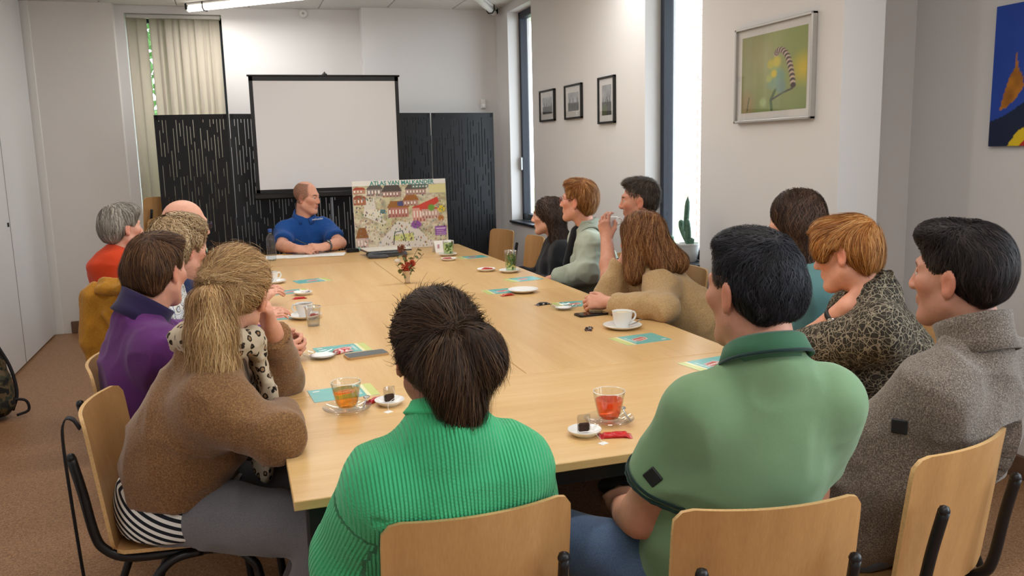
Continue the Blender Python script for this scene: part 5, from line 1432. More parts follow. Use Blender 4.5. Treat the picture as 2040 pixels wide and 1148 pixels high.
# ---- patterned top
chair(2.08, 2.27, 82, 'plywood chair under the woman in the patterned top')
c = person('woman with short reddish hair and glasses, watch hand on her neck, in a patterned top', dict(
    fem=True, hscale=.92, head=(1.860, 2.245, 1.128), hrot=(36, 12, 6), hip=(2.05, 2.25), pyaw=88, cyaw=66, bulge=.05, nb=(-.045, -.055), sw=.150, girth=1.3, armg=1.12,
    legL=dict(kn=(1.68, 2.22, .50), splay=0, foot=-.12), legR=dict(kn=(1.68, 2.38, .50), splay=0, foot=-.12), rest=.7506, armR=dict(w=(1.80, 2.36, .62), e=(1.96, 2.45, .70)), armL=dict(w=(1.820, 2.185, .965), e=(1.775, 2.36, .775), f=(.55, -.35, .55), z=(-.55, -.75, .3), curl=((25, 25, 15),)*4, res=.0042), tone='#d79a80', headp=dict(brow='#a06a48'), res=.0048))
PT = squiggle('patterned_cloth', '#2c2823', '#8c8270', '#3d3831', 34, .030)
top(c, 'patterned_top', PT, .92, .020, 1.16, .010, fold=.007, fs=8)
drape_ring(c, c.last, 'neckline', PT, .066, .086, off=.003, front=.03)
glasses(c, '#2a2326'); wristwatch(c, 'L', '#16161a', '#dfe0dc', .055, (-.6, -.8, .1))
trousers(c, DARKJ()); shoes(c)
hair(c, [(ell((0, -.020, .042), (.085, .104, .092)), .01), (cone((-.046, -.066, -.012), (.046, -.066, -.012), .044, .044), .05), (cone((-.034, -.072, -.050), (.034, -.072, -.050), .030, .030), .03), (ell((0, .045, .090), (.078, .062, .044)), .03), (ell((-.07, .05, .03), (.03, .045, .05)), .03), (ell((.07, .05, .03), (.03, .045, .05)), .03)],
     ['#5e3416', '#8c5526', '#b37a42', '#d6a871'], flow_short(c, -.2, .6, crown=(0, -.07, .09)), subs=[(ell((0, .135, -.075), (.074, .105, .105)), .02), (ell((0, .04, -.14), (.075, .07, .07)), .02)]+face_sub()[1:3], n=6000, steps=7, step=.011, rad=.0007, lift=(-.001, .008), extra=frz(.006), shell_disp=.011, seed=17)

# ---- empty chairs
chair(1.885, 6.735, 104, 'empty plywood chair beside the end of the black folding screen')
chair(1.935, 6.12, 92, 'empty plywood chair by the far window beside the woman in black')
chair(.075, 6.275, -82, 'empty plywood chair pushed in by the water bottle')
for k in range(3): chair(-.66-.0229*k, 7.82+.0328*k, 35, ('bottom', 'middle', 'top')[k]+' chair of the plywood chair stack behind the black screen', z=.175*k, group='stacked plywood chairs')
# ================================================================ black slotted folding screen
M('screen_black', '#0d0e13', .5)
fs_ = thing('folding_screen', 'tall black folding screen with long vertical slots, behind the white projection screen', 'room divider', (0, 7.5, 0))
def slot_panel(w, h, seed):
    rg = random.Random(seed); mb = MB(); t = .007; nc = 20; x0 = -w/2+.022; pitch = (w-.044)/nc; sw = pitch*.22
    mb.box((-w/2, -t, .02), (-w/2+.022+pitch*.5-sw/2, t, h)); mb.box((w/2-.022-pitch*.5+sw/2, -t, .02), (w/2, t, h))
    for i in range(nc-1): xa = x0+pitch*(i+.5)+sw/2; mb.box((xa, -t, .05), (xa+pitch-sw, t, h-.04))
    mb.box((-w/2+.01, -t, .02), (w/2-.01, t, .052)); mb.box((-w/2+.01, -t, h-.042), (w/2-.01, t, h))
    for i in range(nc):
        xc = x0+pitch*(i+.5); z = .05+rg.uniform(0, .25); za = .05
        while z < h-.05:
            mb.box((xc-sw/2-.001, -t*.98, za), (xc+sw/2+.001, t*.98, z)); L = rg.choice((.06, .12, .2, .28, .4))*rg.uniform(.8, 1.2); za = z+L; z = za+rg.choice((.04, .08, .16, .3))*rg.uniform(.8, 1.2)
        if za < h-.05: mb.box((xc-sw/2-.001, -t*.98, za), (xc+sw/2+.001, t*.98, h-.03)) if h-.05-za > .12 or True else None
    return mb
px = [(-.588, .03), (-.006, -.06), (.580, .05), (1.145, .0), (1.725, .12), (2.345, .20)]
for i in range(5):
    (xa, ya), (xb, yb_) = px[i], px[i+1]; w_ = math.hypot(xb-xa, yb_-ya)-.016
    o = slot_panel(w_, 1.835, 31+i).build('screen_panel', MATS['screen_black'], fs_); o.location = ((xa+xb)/2, (ya+yb_)/2, 0); o.rotation_euler = (0, 0, math.atan2(yb_-ya, xb-xa))
    for s in (-1, 1):
        f = MB().box((-.03, -.06, 0), (.03, .06, .02), bev=.004).build('foot', MATS['screen_black'], o); f.location = (s*(w_/2-.05), 0, 0)
    if i < 4:
        for z in (.3, .95, 1.6):
            hg = MB().tube([(0, 0, z-.035), (0, 0, z+.035)], .007, 8).build('hinge', M('hinge_steel', '#5c5d60', .4, metal=.8), o); hg.location = (w_/2+.008, 0, 0)
# ---------------------------------------------------------------- projection screen on a tripod
ps = thing('projection_screen', 'white projection screen with black border on a tripod', 'projection screen', (.765, 7.2, 0))
M('screen_white', '#f3f3f5', .6); M('case_black', '#111216', .4)
hw, z0, z1 = .60, 1.185, 2.118
MB().box((-hw+.028, -.002, z0+.028), (hw-.028, .002, z1-.036)).build('screen_surface', MATS['screen_white'], ps)
mb = MB(); mb.box((-hw, -.003, z0), (-hw+.03, .003, z1)); mb.box((hw-.03, -.003, z0), (hw, .003, z1)); mb.box((-hw, -.003, z1-.038), (hw, .003, z1)); mb.box((-hw, -.003, z0), (hw, .003, z0+.03)); mb.build('screen_border', MATS['case_black'], ps)
MB().tube([(-hw-.012, 0, z1+.003), (hw+.012, 0, z1+.003)], .008, 8).build('top_rod', MATS['case_black'], ps, auto=40)
MB().box((-hw-.02, -.03, z0-.05), (hw+.02, .03, z0+.004), bev=.012).build('roller_case', MATS['case_black'], ps, auto=40)
MB().tube([(0, .045, .35), (0, .045, z1+.03)], .012, 10).build('tripod_pole', M('pole_grey', '#8f9296', .35, metal=.7), ps, auto=40)
mb = MB(); mb.tube([(0, .045, z1+.025), (0, .02, z1+.032), (0, -.012, z1+.02), (0, -.012, z1+.005)], .006, 8); mb.box((-.02, .01, z1-.006), (.02, .055, z1+.022), bev=.004); mb.build('hanging_hook', MATS['case_black'], ps, auto=40)
for k in range(3):
    e = ((.40, .10, .008), (-.06, .17, .008), (.055, -.14, .008))[k]; MB().tube([(0, .045, .55), e], .009, 8).build('tripod_leg', MATS['case_black'], ps, auto=40)
# ================================================================ pictures on the right wall
PRINT = M('print', attr='Col', rough=.55); PRINTG = M('print_gloss', attr='Col', rough=.25)
def mixn(c, m, col):
    m = np.clip(m, 0, 1)[..., None]; return c*(1-m)+np.array([int(col[i:i+2], 16)/255 for i in (1, 3, 5)])*m
def base(u, col): return np.ones(u.shape+(3,))*np.array([int(col[i:i+2], 16)/255 for i in (1, 3, 5)])
def N2(u, v, s, o=0): return fbm(np.stack([u*s+o, v*s+o*1.7, np.zeros_like(u)+o], -1), 1.0, 3)
def disc(u, v, cx, cy, rx, ry=None, soft=.15):
    ry = ry or rx; return np.clip((1-np.sqrt(((u-cx)/rx)**2+((v-cy)/ry)**2))/soft, 0, 1)
def seg(u, v, pts, r, soft=.3):
    m = np.zeros_like(u)
    for (x0, y0), (x1, y1) in zip(pts[:-1], pts[1:]):
        dx, dy = x1-x0, y1-y0; t = np.clip(((u-x0)*dx+(v-y0)*dy)/(dx*dx+dy*dy+1e-9), 0, 1); d = np.hypot(u-x0-t*dx, v-y0-t*dy); m = np.maximum(m, np.clip((r-d)/(r*soft), 0, 1))
    return m
def poly(u, v, pts):
    ins = np.zeros(u.shape, bool); n = len(pts)
    for i in range(n):
        (x0, y0), (x1, y1) = pts[i], pts[(i+1) % n]; c_ = (y0 > v) != (y1 > v); ins ^= c_ & (u < (x1-x0)*(v-y0)/(y1-y0+1e-12)+x0)
    return ins.astype(float)
def wall_picture(name, label, x, y0, y1, z0, z1, fw, depth, fmat, mat_w, fn, nx, ny, glass=True, cat='picture', group=None):
    w, h = y1-y0, z1-z0; t = thing(name, label, cat, (x, (y0+y1)/2, (z0+z1)/2), -PI/2, group)
    for k, (a, b) in enumerate((((-w/2, -h/2), (-w/2+fw, h/2)), ((w/2-fw, -h/2), (w/2, h/2)), ((-w/2, h/2-fw), (w/2, h/2)), ((-w/2, -h/2), (w/2, -h/2+fw)))):
        MB().box((a[0], -depth, a[1]), (b[0], -.001, b[1]), bev=.002).build('frame_rail', fmat, t)
    MB().box((-w/2+fw, -depth*.45, -h/2+fw), (w/2-fw, -.001, h/2-fw)).build('mat_board', M('mat_board', '#e3e1de', .7), t)
    painted('photo_print', w-2*fw-2*mat_w, h-2*fw-2*mat_w, nx, ny, fn, PRINT, t, Matrix.Translation((0, -depth*.45-.0008, 0)))
    if glass: MB().box((-w/2+fw, -depth*.75, -h/2+fw), (w/2-fw, -depth*.75+.001, h/2-fw)).build('glass_pane', glass_thin('picture_glass', refl=.12), t)
    return t
FB = M('frame_black', '#191817', .4); FS = M('frame_silver', '#b9b7b4', .35, metal=.5)
def bw(kind):
    def fn(u, v):
        c = base(u, '#c4c6c8'); c = mixn(c, N2(u, v, 3, kind)*1.3-.35, '#84888c'); hz = .42+.05*N2(u, 0*v, 9, kind)
        c = mixn(c, (v < hz)*1., '#2a2a2a'); c = mixn(c, (v < hz)*N2(u, v, 18, 3+kind)*1.2*(v < hz)-.2, '#6f6f6c')
        for k in range(5):
            xx = (.12+.19*k+.07*math.sin(k*5+kind)); c = mixn(c, seg(u, v, [(xx, .1), (xx+.02*math.sin(k), .55+.12*math.sin(k*3+kind))], .035), '#1c1c1c')
        if kind == 3:
            for k in range(6): xx = .1+.16*k; c = mixn(c, seg(u, v, [(xx, .2), (xx+.03, .98)], .022)*.8, '#55595a')
            c = mixn(c, disc(u, v, .3, .2, .3, .2)*.7, '#5a6a35')
        return c
    return fn
wall_picture('framed_photo', 'black framed small monochrome photo closest to the far window', XR, 6.36, 6.695, 1.708, 1.957, .014, .022, FB, .045, bw(1), 40, 32, group='three small black framed photos')
wall_picture('framed_photo', 'black framed small monochrome photo, middle of the row of three', XR, 5.81, 6.14, 1.704, 1.957, .014, .022, FB, .045, bw(2), 40, 32, group='three small black framed photos')
wall_picture('framed_photo', 'black framed upright photo of bare trees, above the auburn-haired woman', XR, 5.246, 5.512, 1.648, 1.962, .014, .022, FB, .042, bw(3), 32, 48, group='three small black framed photos')
def caterpillar(u, v):
    c = base(u, '#93a05c'); c = mixn(c, N2(u, v, 2.2, 5)*2-.7, '#b3b47a'); c = mixn(c, np.clip(1.2-u*2.4, 0, 1)*.7, '#8f8f63'); c = mixn(c, disc(u, v, .95, .5, .22, .25, .8)*.9, '#d9bf2e'); c = mixn(c, np.clip(.4-v, 0, 1)*1.2, '#6f8a4e')
    c = mixn(c, disc(u, v, .3, .75, .3, .3, 1)*.3, '#c9b08a'); c = mixn(c, disc(u, v, .1, .1, .16, .25, .6)*.6, '#a8835c')
    c = mixn(c, seg(u, v, [(.50, 0), (.48, .14), (.55, .27)], .022), '#4f6b3c'); c = mixn(c, seg(u, v, [(.48, .14), (.66, .22), (.80, .26)], .014), '#4a4a40'); c = mixn(c, seg(u, v, [(.10, .02), (.13, .2)], .008), '#3c4a2c')
    for x, y, r, cl in ((.52, .50, .10, '#9fb56e'), (.60, .42, .12, '#7fa28c'), (.50, .36, .10, '#8aa98a'), (.63, .30, .10, '#7d9c90'), (.47, .60, .07, '#c9c04a'), (.56, .62, .08, '#d4c53c'), (.52, .47, .06, '#e0c52c'), (.45, .42, .06, '#b7c06a'), (.36, .12, .07, '#a9bd7a')): c = mixn(c, disc(u, v, x, y, r, r*1.1, .5), cl)
    path = [(.55, .72), (.59, .76), (.66, .74), (.72, .66), (.76, .55), (.79, .43), (.81, .30)]; P = spline([(a, b, 0) for a, b in path], 9)
    for i, p in enumerate(P[::2]):
        c = mixn(c, disc(u, v, p[0], p[1], .045, .040, .3), ('#d9c3ad', '#3b2524')[i % 2])
    return c
wall_picture('framed_photo', 'large silver framed photo of a striped caterpillar on a yellow flower', XR, 3.195, 3.80, 1.588, 2.046, .012, .028, FS, .036, caterpillar, 130, 96)
def canvas(u, v):
    c = base(u, '#2348a8'); c = mixn(c, N2(u, v, 6, 2)*.8-.2, '#1d3d94')
    c = mixn(c, poly(u, v, [(.0, .0), (.0, .18), (.12, .22), (.25, .30), (.4, .5), (.6, .55), (1, .5), (1, 0)]), '#14213f')
    c = mixn(c, poly(u, v, [(.07, .25), (.10, .38), (.14, .5), (.17, .55), (.18, .66), (.20, .55), (.24, .48), (.25, .42), (.20, .34), (.13, .28)]), '#b9781f'); c = mixn(c, poly(u, v, [(.07, .25), (.10, .38), (.14, .5), (.17, .55), (.18, .66), (.20, .55), (.24, .48), (.25, .42), (.20, .34), (.13, .28)])*(N2(u, v, 14, 1)*1.4-.5), '#7a4a1a')
    c = mixn(c, disc(u, v, .40, .86, .17, .12, .2), '#b8b6ae'); c = mixn(c, disc(u, v, .41, .85, .12, .08, .5)*N2(u, v, 20), '#6f6c68')
    c = mixn(c, poly(u, v, [(.15, 0), (.22, .1), (.35, .18), (.6, .2), (.6, .1), (.3, .06), (.24, 0)]), '#e2c320'); c = mixn(c, poly(u, v, [(.24, 0), (.30, .06), (.6, .1), (.6, 0)]), '#b83228')
    return c
cv = thing('canvas_painting', 'abstract canvas painting in bright blue with an orange leaf shape', 'painting', (3.2, 2.63, 1.745), -PI/2)
MB().box((-.32, -.022, -.297), (.32, -.001, .297), bev=.002).build('canvas_stretcher', M('canvas_edge', '#1b2a5a', .8), cv)
painted('painted_face', .638, .592, 90, 84, canvas, PRINT, cv, Matrix.Translation((0, -.0228, 0)))
# ================================================================ cacti on the sill
def cactus_plant(loc, pot_r, pot_h, arms, label, potcol):
    t = thing('potted_cactus', label, 'cactus', loc)
    MB().lathe([(0, 0), (pot_r*.78, 0), (pot_r*.82, .004), (pot_r, pot_h*.9), (pot_r*1.06, pot_h*.9), (pot_r*1.06, pot_h), (pot_r*.93, pot_h), (pot_r*.9, pot_h*.88), (0, pot_h*.88)], 24).build('pot', M('pot_'+potcol[1:], potcol, .4), t, auto=40)
    g = M('cactus_green', '#4b6b58', .7, noise=(60, .25, 2))
    for pts, r in arms:
        P = spline(pts, 6); n = len(P); mb = MB(); V = []; F = []; k = 20
        T = np.gradient(P, axis=0); T /= np.linalg.norm(T, axis=1)[:, None]
        for i in range(n):
            a = np.cross(T[i], (1, .2, 0)); a /= np.linalg.norm(a); b = np.cross(T[i], a); e = min(1, (n-1-i)/(n*.14)); rr = r*math.sqrt(max(0, 1-(1-e)**2))+.0004
            for j in range(k): q = 2*PI*j/k; V.append(P[i]+rr*(1+(.14 if j % 2 else -.06))*(a*math.cos(q)+b*math.sin(q)))
        F = [[i*k+j, i*k+(j+1) % k, (i+1)*k+(j+1) % k, (i+1)*k+j] for i in range(n-1) for j in range(k)]
        mesh_np('cactus_stem', V, F, g, t, smooth=True)
    return t
cactus_plant((2.488, 4.345, .82), .062, .105, [([(0, 0, .09), (.0, .01, .17), (.0, .03, .20), (.01, .03, .375)], .013), ([(.01, 0, .09), (.01, .06, .14), (.01, .10, .19), (.01, .105, .235)], .014), ([(-.01, -.01, .09), (-.01, -.02, .16), (-.01, .0, .25)], .011), ([(0, -.03, .09), (0, -.035, .14)], .014)], 'tall branched cactus in a white pot on the window sill', '#dcdcd8')
cactus_plant((2.51, 4.60, .82), .035, .06, [([(0, 0, .05), (0, 0, .13)], .017)], 'small single-stem cactus in a grey pot on the window sill', '#8f9490')
# ================================================================ illustrated board
bo = thing('illustrated_board', 'large board with a drawn bird’s-eye town scene, propped on the table', 'poster', (1.215, 6.50, .75))
bo.rotation_euler = (math.radians(-4), 0, math.radians(.8))
MB().box((-.366, .001, 0), (.366, .010, .53), bev=.001).build('board', M('board_white', '#e8e6e0', .6), bo)
rgb_ = np.random.default_rng(4)
def town(u, v):
    c = base(u, '#d9d2bd'); c = mixn(c, N2(u, v, 5, 3)*1.6-.5, '#b7b884'); c = mixn(c, N2(u, v, 22, 8)*2-.9, '#8a8672'); c = mixn(c, N2(u, v, 30, 2)*2-1.05, '#a07a68'); c = mixn(c, (v > .93)*1., '#e6e5e0'); c = mixn(c, poly(u, v, [(.82, .8), (1, .8), (1, .93), (.82, .92)]), '#d7d29b')
    c = mixn(c, poly(u, v, [(.45, .40), (.60, .38), (.80, .10), (1, .05), (1, 0), (.2, 0), (.3, .18)]), '#d8d5d0'); c = mixn(c, poly(u, v, [(.12, .75), (.22, .75), (.24, .50), (.34, .40), (.30, .36), (.1, .50)]), '#d5d2c8'); c = mixn(c, disc(u, v, .2, .53, .12, .07, .2), '#dedbcc'); c = mixn(c, poly(u, v, [(.4, .12), (.62, .10), (.62, .22), (.4, .2)]), '#c9cf86')
    def house(x, y, w, h, wall, roof, d=.08):
        nonlocal c
        c = mixn(c, poly(u, v, [(x, y), (x+w, y), (x+w, y+h), (x, y+h)]), wall); c = mixn(c, poly(u, v, [(x-.01, y+h), (x+w+.01, y+h), (x+w-.02, y+h+d), (x+.03, y+h+d)]), roof)
        for k in range(max(2, int(w/.035))):
            xx = x+.012+k*.035; c = mixn(c, poly(u, v, [(xx, y+h*.35), (xx+.014, y+h*.35), (xx+.014, y+h*.8), (xx, y+h*.8)]), '#efe6e0'); c = mixn(c, poly(u, v, [(xx, y+.005), (xx+.012, y+.005), (xx+.012, y+h*.25), (xx, y+h*.25)]), '#8a4a44')
    house(.0, .82, .13, .06, '#b58a70', '#a8482e', .035); house(.0, .66, .13, .09, '#a66a4e', '#8b4a34', .05); house(.15, .78, .16, .10, '#8d8480', '#5d5753', .06); house(.31, .76, .20, .08, '#9d8078', '#4e4845', .09); house(.56, .78, .22, .08, '#a58b80', '#574f4a', .07); house(.63, .88, .18, .04, '#5f7f78', '#4d5a58', .01)
    house(.36, .46, .22, .14, '#b3786e', '#96642e', .10); house(.53, .62, .16, .08, '#b08a80', '#9a6330', .08); house(.62, .38, .14, .20, '#d39d92', '#c4463a', .04); c = mixn(c, poly(u, v, [(.68, .62), (.72, .52), (.92, .66), (.90, .74)]), '#c9473a'); house(.72, .42, .19, .14, '#c7a79c', '#c4463a', .02); c = mixn(c, poly(u, v, [(.47, .62), (.53, .62), (.52, .70), (.46, .68)]), '#4d4f80')
    house(.01, .02, .12, .16, '#c9b3ac', '#8d5a2a', .15); c = mixn(c, poly(u, v, [(.86, .16), (.985, .16), (.985, .30), (.86, .30)]), '#8d55a8'); c = mixn(c, poly(u, v, [(.87, .26), (.975, .26), (.975, .275), (.87, .275)]), '#c9a8d8'); c = mixn(c, disc(u, v, .655, .34, .065, .07, .3), '#8a4fa0'); c = mixn(c, disc(u, v, .83, .58, .045, .06, .4), '#6c9a3c'); c = mixn(c, disc(u, v, .94, .56, .05, .06, .4), '#d9c433'); c = mixn(c, disc(u, v, .93, .42, .04, .05, .4), '#b5753a')
    c = mixn(c, seg(u, v, [(.40, .06), (.42, .24), (.50, .26), (.53, .10)], .006), '#3d4d55'); c = mixn(c, poly(u, v, [(.0, .0), (.5, .0), (.3, .03), (.0, .05)]), '#7fb3ac'); c = mixn(c, poly(u, v, [(.27, .53), (.33, .52), (.33, .58), (.28, .58)]), '#4f7a80')
    for k in range(420):
        x, y = rgb_.random()*.97+.01, rgb_.random()*.80+.02
        if .35 < x < .9 and y > .4 and rgb_.random() < .8: continue
        cl = ('#4a5468', '#9a5a4e', '#5a7a55', '#b59a50', '#3a3836', '#7a6480', '#5f86a0', '#e0ddd4', '#6b7d4a')[rgb_.integers(9)]; s_ = .0035+.005*rgb_.random(); c = mixn(c, disc(u, v, x, y, s_, s_*2.2, .4), cl); c = mixn(c, disc(u, v, x, y+s_*2.4, s_*.6, s_*.8, .4), '#caa088')
    return c
painted('town_print', .728, .526, 240, 172, town, PRINT, bo, Matrix.Translation((0, -.0004, .265)))
text_mesh('ATLAS VAN MALKANDER', .044, M('ink_teal', '#3c8d88', .6), 'board_title', bo, Matrix.Translation((.02, -.0012, .508)) @ Matrix.Rotation(PI/2, 4, 'X'), bold=.0012)
for k in range(4): MB().box((.272, -.0016, .094+.014*k), (.272+(.072, .078, .06, .07)[k], -.0008, .0975+.014*k)).build('board_caption_line', M('ink_pale', '#d9c4e6', .6), bo)
MB().add([(0, .010, .01), (.12, .010, .01), (.06, .010, .35), (.0, .14, .003), (.12, .14, .003), (.06, .012, .352)], [[0, 1, 2], [3, 5, 4], [0, 2, 5, 3], [1, 4, 5, 2], [0, 3, 4, 1]]).build('board_strut', MATS['board_white'], bo)
# logo on the blue polo
m_ = text_mesh('malkander', .021, M('ink_white', '#dfe3ea', .6), 'shirt_logo', blue.root, Matrix.Identity(4), extrude=.0006)
me = m_.data; VV = np.zeros(len(me.vertices)*3, np.float32); me.vertices.foreach_get('co', VV); VV = VV.reshape(-1, 3)
W_ = np.stack([.605+VV[:, 0], np.full(len(VV), 6.60), .985+VV[:, 1]+VV[:, 0]*.06], 1)
for k in range(60):
    f_ = blueF.sample(W_); W_[:, 1] += np.clip(f_-.007, -.01, .02)*.8
W_[:, 1] -= VV[:, 2]; me.vertices.foreach_set('co', (W_-blue.o0).astype(np.float32).ravel()); me.update()
# ================================================================ things on the tables
TZ_ = .75
GL = glass_thin('cup_glass', (.97, .985, .98), .14); PC = glass_thin('plastic_clear', (.93, .94, .95), .16)
CER = M('porcelain', '#e9e8e5', .18)
def liquid(name, tint):
    return glass_thin(name, tint, .10)
def saucer(loc, label, r=.072, mat=None, group='saucers'):
    t = thing('saucer', label, 'saucer', loc, 0, group)
    MB().lathe([(0, .003), (r*.55, .002), (r*.6, 0), (r*.66, .002), (r*.98, .014), (r, .0165), (r*.98, .0175), (r*.64, .0065), (r*.5, .0055), (0, .0055)], 32).build('saucer_dish', mat or CER, t, auto=50)
    return t
def cup(loc, label, rz=0, fill='#d8c8ae', r=.040, h=.062):
    t = thing('coffee_cup', label, 'cup', loc, math.radians(rz), 'white cups')
    MB().lathe([(0, .004), (r*.58, .003), (r*.62, 0), (r*.66, .004), (r*.86, h*.45), (r*.99, h*.97), (r, h), (r*.955, h), (r*.93, h*.95), (r*.80, h*.45), (r*.6, .009), (0, .007)], 32).build('cup_body', CER, t, auto=50)
    MB().tube(spline([(r*.86, 0, h*.80), (r*1.3, 0, h*.86), (r*1.5, 0, h*.62), (r*1.25, 0, h*.36), (r*.82, 0, h*.32)], 6), .0042, 8).build('cup_handle', CER, t, smooth=True)
    if fill: MB().lathe([(0, h*.86), (r*.905, h*.86), (r*.91, h*.87), (r*.6, h*.885), (0, h*.885)], 24).build('coffee_foam', M('foam_'+fill[1:], fill, .7, noise=(60, .12, 3)), t, smooth=True)
    return t
def tea_glass(loc, label, tint, rz=0, handle=True, r=.043, h=.082, fill=.72):
    t = thing('tea_glass', label, 'glass', loc, math.radians(rz), 'glasses of tea')
    prof = [(0, .004), (r*.58, .004), (r*.60, 0), (r*.64, .002), (r*.74, h*.25), (r*.90, h*.65), (r, h), (r*.97, h+.001), (r*.95, h), (r*.86, h*.65), (r*.70, h*.25), (r*.58, .010), (0, .009)]
    MB().lathe(prof, 32).build('glass_body', GL, t, smooth=True)
    MB().lathe([(0, .0095), (r*.575, .0095), (r*.69, h*.25), (r*.855, h*.65*1.0), (r*(.855+.06*(fill-.65)/.2), h*fill), (0, h*fill)], 32).build('tea', liquid('tea_%02d%02d' % (tint[0]*99, tint[1]*99), tint), t, auto=50)
    MB().lathe([(r*.955, h), (r*.975, h+.0012), (r, h)], 32, cap=False).build('glass_rim', M('glass_edge', '#d9dedc', .1), t, smooth=True)
    if handle: MB().tube(spline([(r*.95, 0, h*.78), (r*1.35, 0, h*.80), (r*1.5, 0, h*.55), (r*1.2, 0, h*.32), (r*.80, 0, h*.34)], 6), .004, 8).build('glass_handle', GL, t, smooth=True)
    return t
def spoon(loc, rz, label):
    t = thing('teaspoon', label, 'spoon', loc, math.radians(rz), 'teaspoons')
    mb = MB(); mb.tube(spline([(-.055, 0, .006), (-.02, 0, .003), (.02, 0, .004), (.045, 0, .007)], 5), [.0026]*16, 6, flat=.6); mb.build('spoon_handle', M('steel', '#a9a8a5', .25, metal=.9), t, smooth=True)
    MB().ball((.058, 0, .007), (.016, .010, .003), 12).build('spoon_bowl', MATS['steel'], t, smooth=True); return t
def wrapper(loc, rz, label, col='#b3202a', L=.075, W=.028, white=.25, crumple=.004, tilt=0):
    t = thing('snack_wrapper', label, 'wrapper', loc, math.radians(rz), 'snack wrappers')
    n, m = 26, 12; rg = np.random.default_rng(int(abs(loc[0]*1000+loc[1]*77))); u, v = np.meshgrid(np.linspace(0, 1, n), np.linspace(0, 1, m), indexing='ij')
    end = np.minimum(u, 1-u); body = np.clip((end-.10)/.08, 0, 1); z = .009*body*np.sqrt(np.clip(1-(2*v-1)**2, 0, 1))
    P = np.stack([(u-.5)*L, (v-.5)*W*(1-.12*body), z], -1); nz = fbm(P+loc[0], 90, 2)-.5
    P[..., 2] += nz*crumple*2+.002; P[..., 1] += (fbm(P+3, 60, 2)-.5)*.006; P[..., 2] = np.maximum(P[..., 2], .0006)
    c = base(u, col); c = mixn(c, (fbm(P+9.1, 75, 2) > 1-white*1.6)*.9, '#e8dcd8'); c = mixn(c, (end < .06)*.6, '#d8a8a4')
    c = np.where(c <= .04045, c/12.92, ((c+.055)/1.055)**2.4)
    i = np.arange(n*m).reshape(n, m); F = np.stack([i[:-1, :-1], i[1:, :-1], i[1:, 1:], i[:-1, 1:]], -1).reshape(-1, 4)
    o = mesh_np('foil', P.reshape(-1, 3), F, M('foil', attr='Col', rough=.28), t, smooth=True, attrs={'Col': c.reshape(-1, 3)}); s = o.modifiers.new('t', 'SOLIDIFY'); s.thickness = .0006
    MB().box((-L*.44, -W*.4, .0), (L*.44, W*.4, .0014), bev=.0005).build('foil_base', M('foil_back_'+col[1:], col, .4), t)
    return t
def flyer_fn(u, v):
    c = base(u, '#5fb0ac'); c = mixn(c, N2(u, v, 7, 1)*.5-.15, '#7cc0b8'); c = mixn(c, (u > .86)*1., '#c9d27c'); c = mixn(c, ((u > .80) & (u <= .86))*1., '#ece9b8')
    c = mixn(c, poly(u, v, [(.38, .28), (.66, .40), (.70, .66), (.58, .74), (.36, .60), (.32, .40)]), '#d9b3ac'); c = mixn(c, poly(u, v, [(.42, .34), (.64, .44), (.66, .62), (.56, .66), (.40, .56), (.37, .42)]), '#b9463f'); c = mixn(c, poly(u, v, [(.40, .46), (.66, .54), (.66, .60), (.40, .52)]), '#f0dcd6')
    c = mixn(c, ((u > .06) & (u < .17) & (v > .80) & (v < .86))*1., '#e6f0ee'); c = mixn(c, ((u > .70) & (u < .76) & (v > .2) & (v < .8))*(np.sin(v*90) > 0), '#d5ebe8'); return c
FLY = None
def flyer(x, y, rz, label, z=0.0):
    global FLY
    if FLY is None:
        FLY = thing('flyer', label, 'flyer', (0, 0, 0), 0, 'teal flyers on the tables')
        MB().box((-.1, -.07, 0), (.1, .07, .0011)).build('flyer_sheets', M('paper_edge', '#dfe6e2', .7), FLY)
        painted('flyer_print', .2, .14, 70, 50, flyer_fn, PRINTG, FLY, Matrix.Translation((0, 0, .0015)) @ Matrix.Rotation(-PI/2, 4, 'X'))
        t = FLY
    else: t = copy_tree(FLY)
    t.location = (x, y, TZ_+z); t.rotation_euler = (0, 0, math.radians(rz)); t['label'] = label; return t
flyer(.275, 2.585, 4, 'teal flyer lying behind the amber tea glass')
flyer(.345, 3.19, 6, 'teal flyer under the gold-edged phone and red candy wrapper')
flyer(.165, 3.965, 5, 'teal flyer beside the saucer and clear plastic cup')
flyer(.245, 4.70, 8, 'teal flyer beside the small dish with a silver wrapper')
flyer(.395, 5.07, 14, 'teal flyer lying alone near the white cup of the bald man')
flyer(1.445, 2.885, 187, 'teal flyer in front of the cappuccino cup')
flyer(1.50, 2.445, 190, 'teal flyer half hidden by the green polo shirt')
flyer(1.505, 3.69, 178, 'teal flyer touching the hand of the beige sweater woman')
flyer(1.305, 4.205, 182, 'teal flyer half under the empty white saucer')
flyer(1.535, 4.55, 192, 'teal flyer in front of the tall mint tea glass')
flyer(1.55, 5.69, 186, 'teal flyer beside the small mint tea glass')
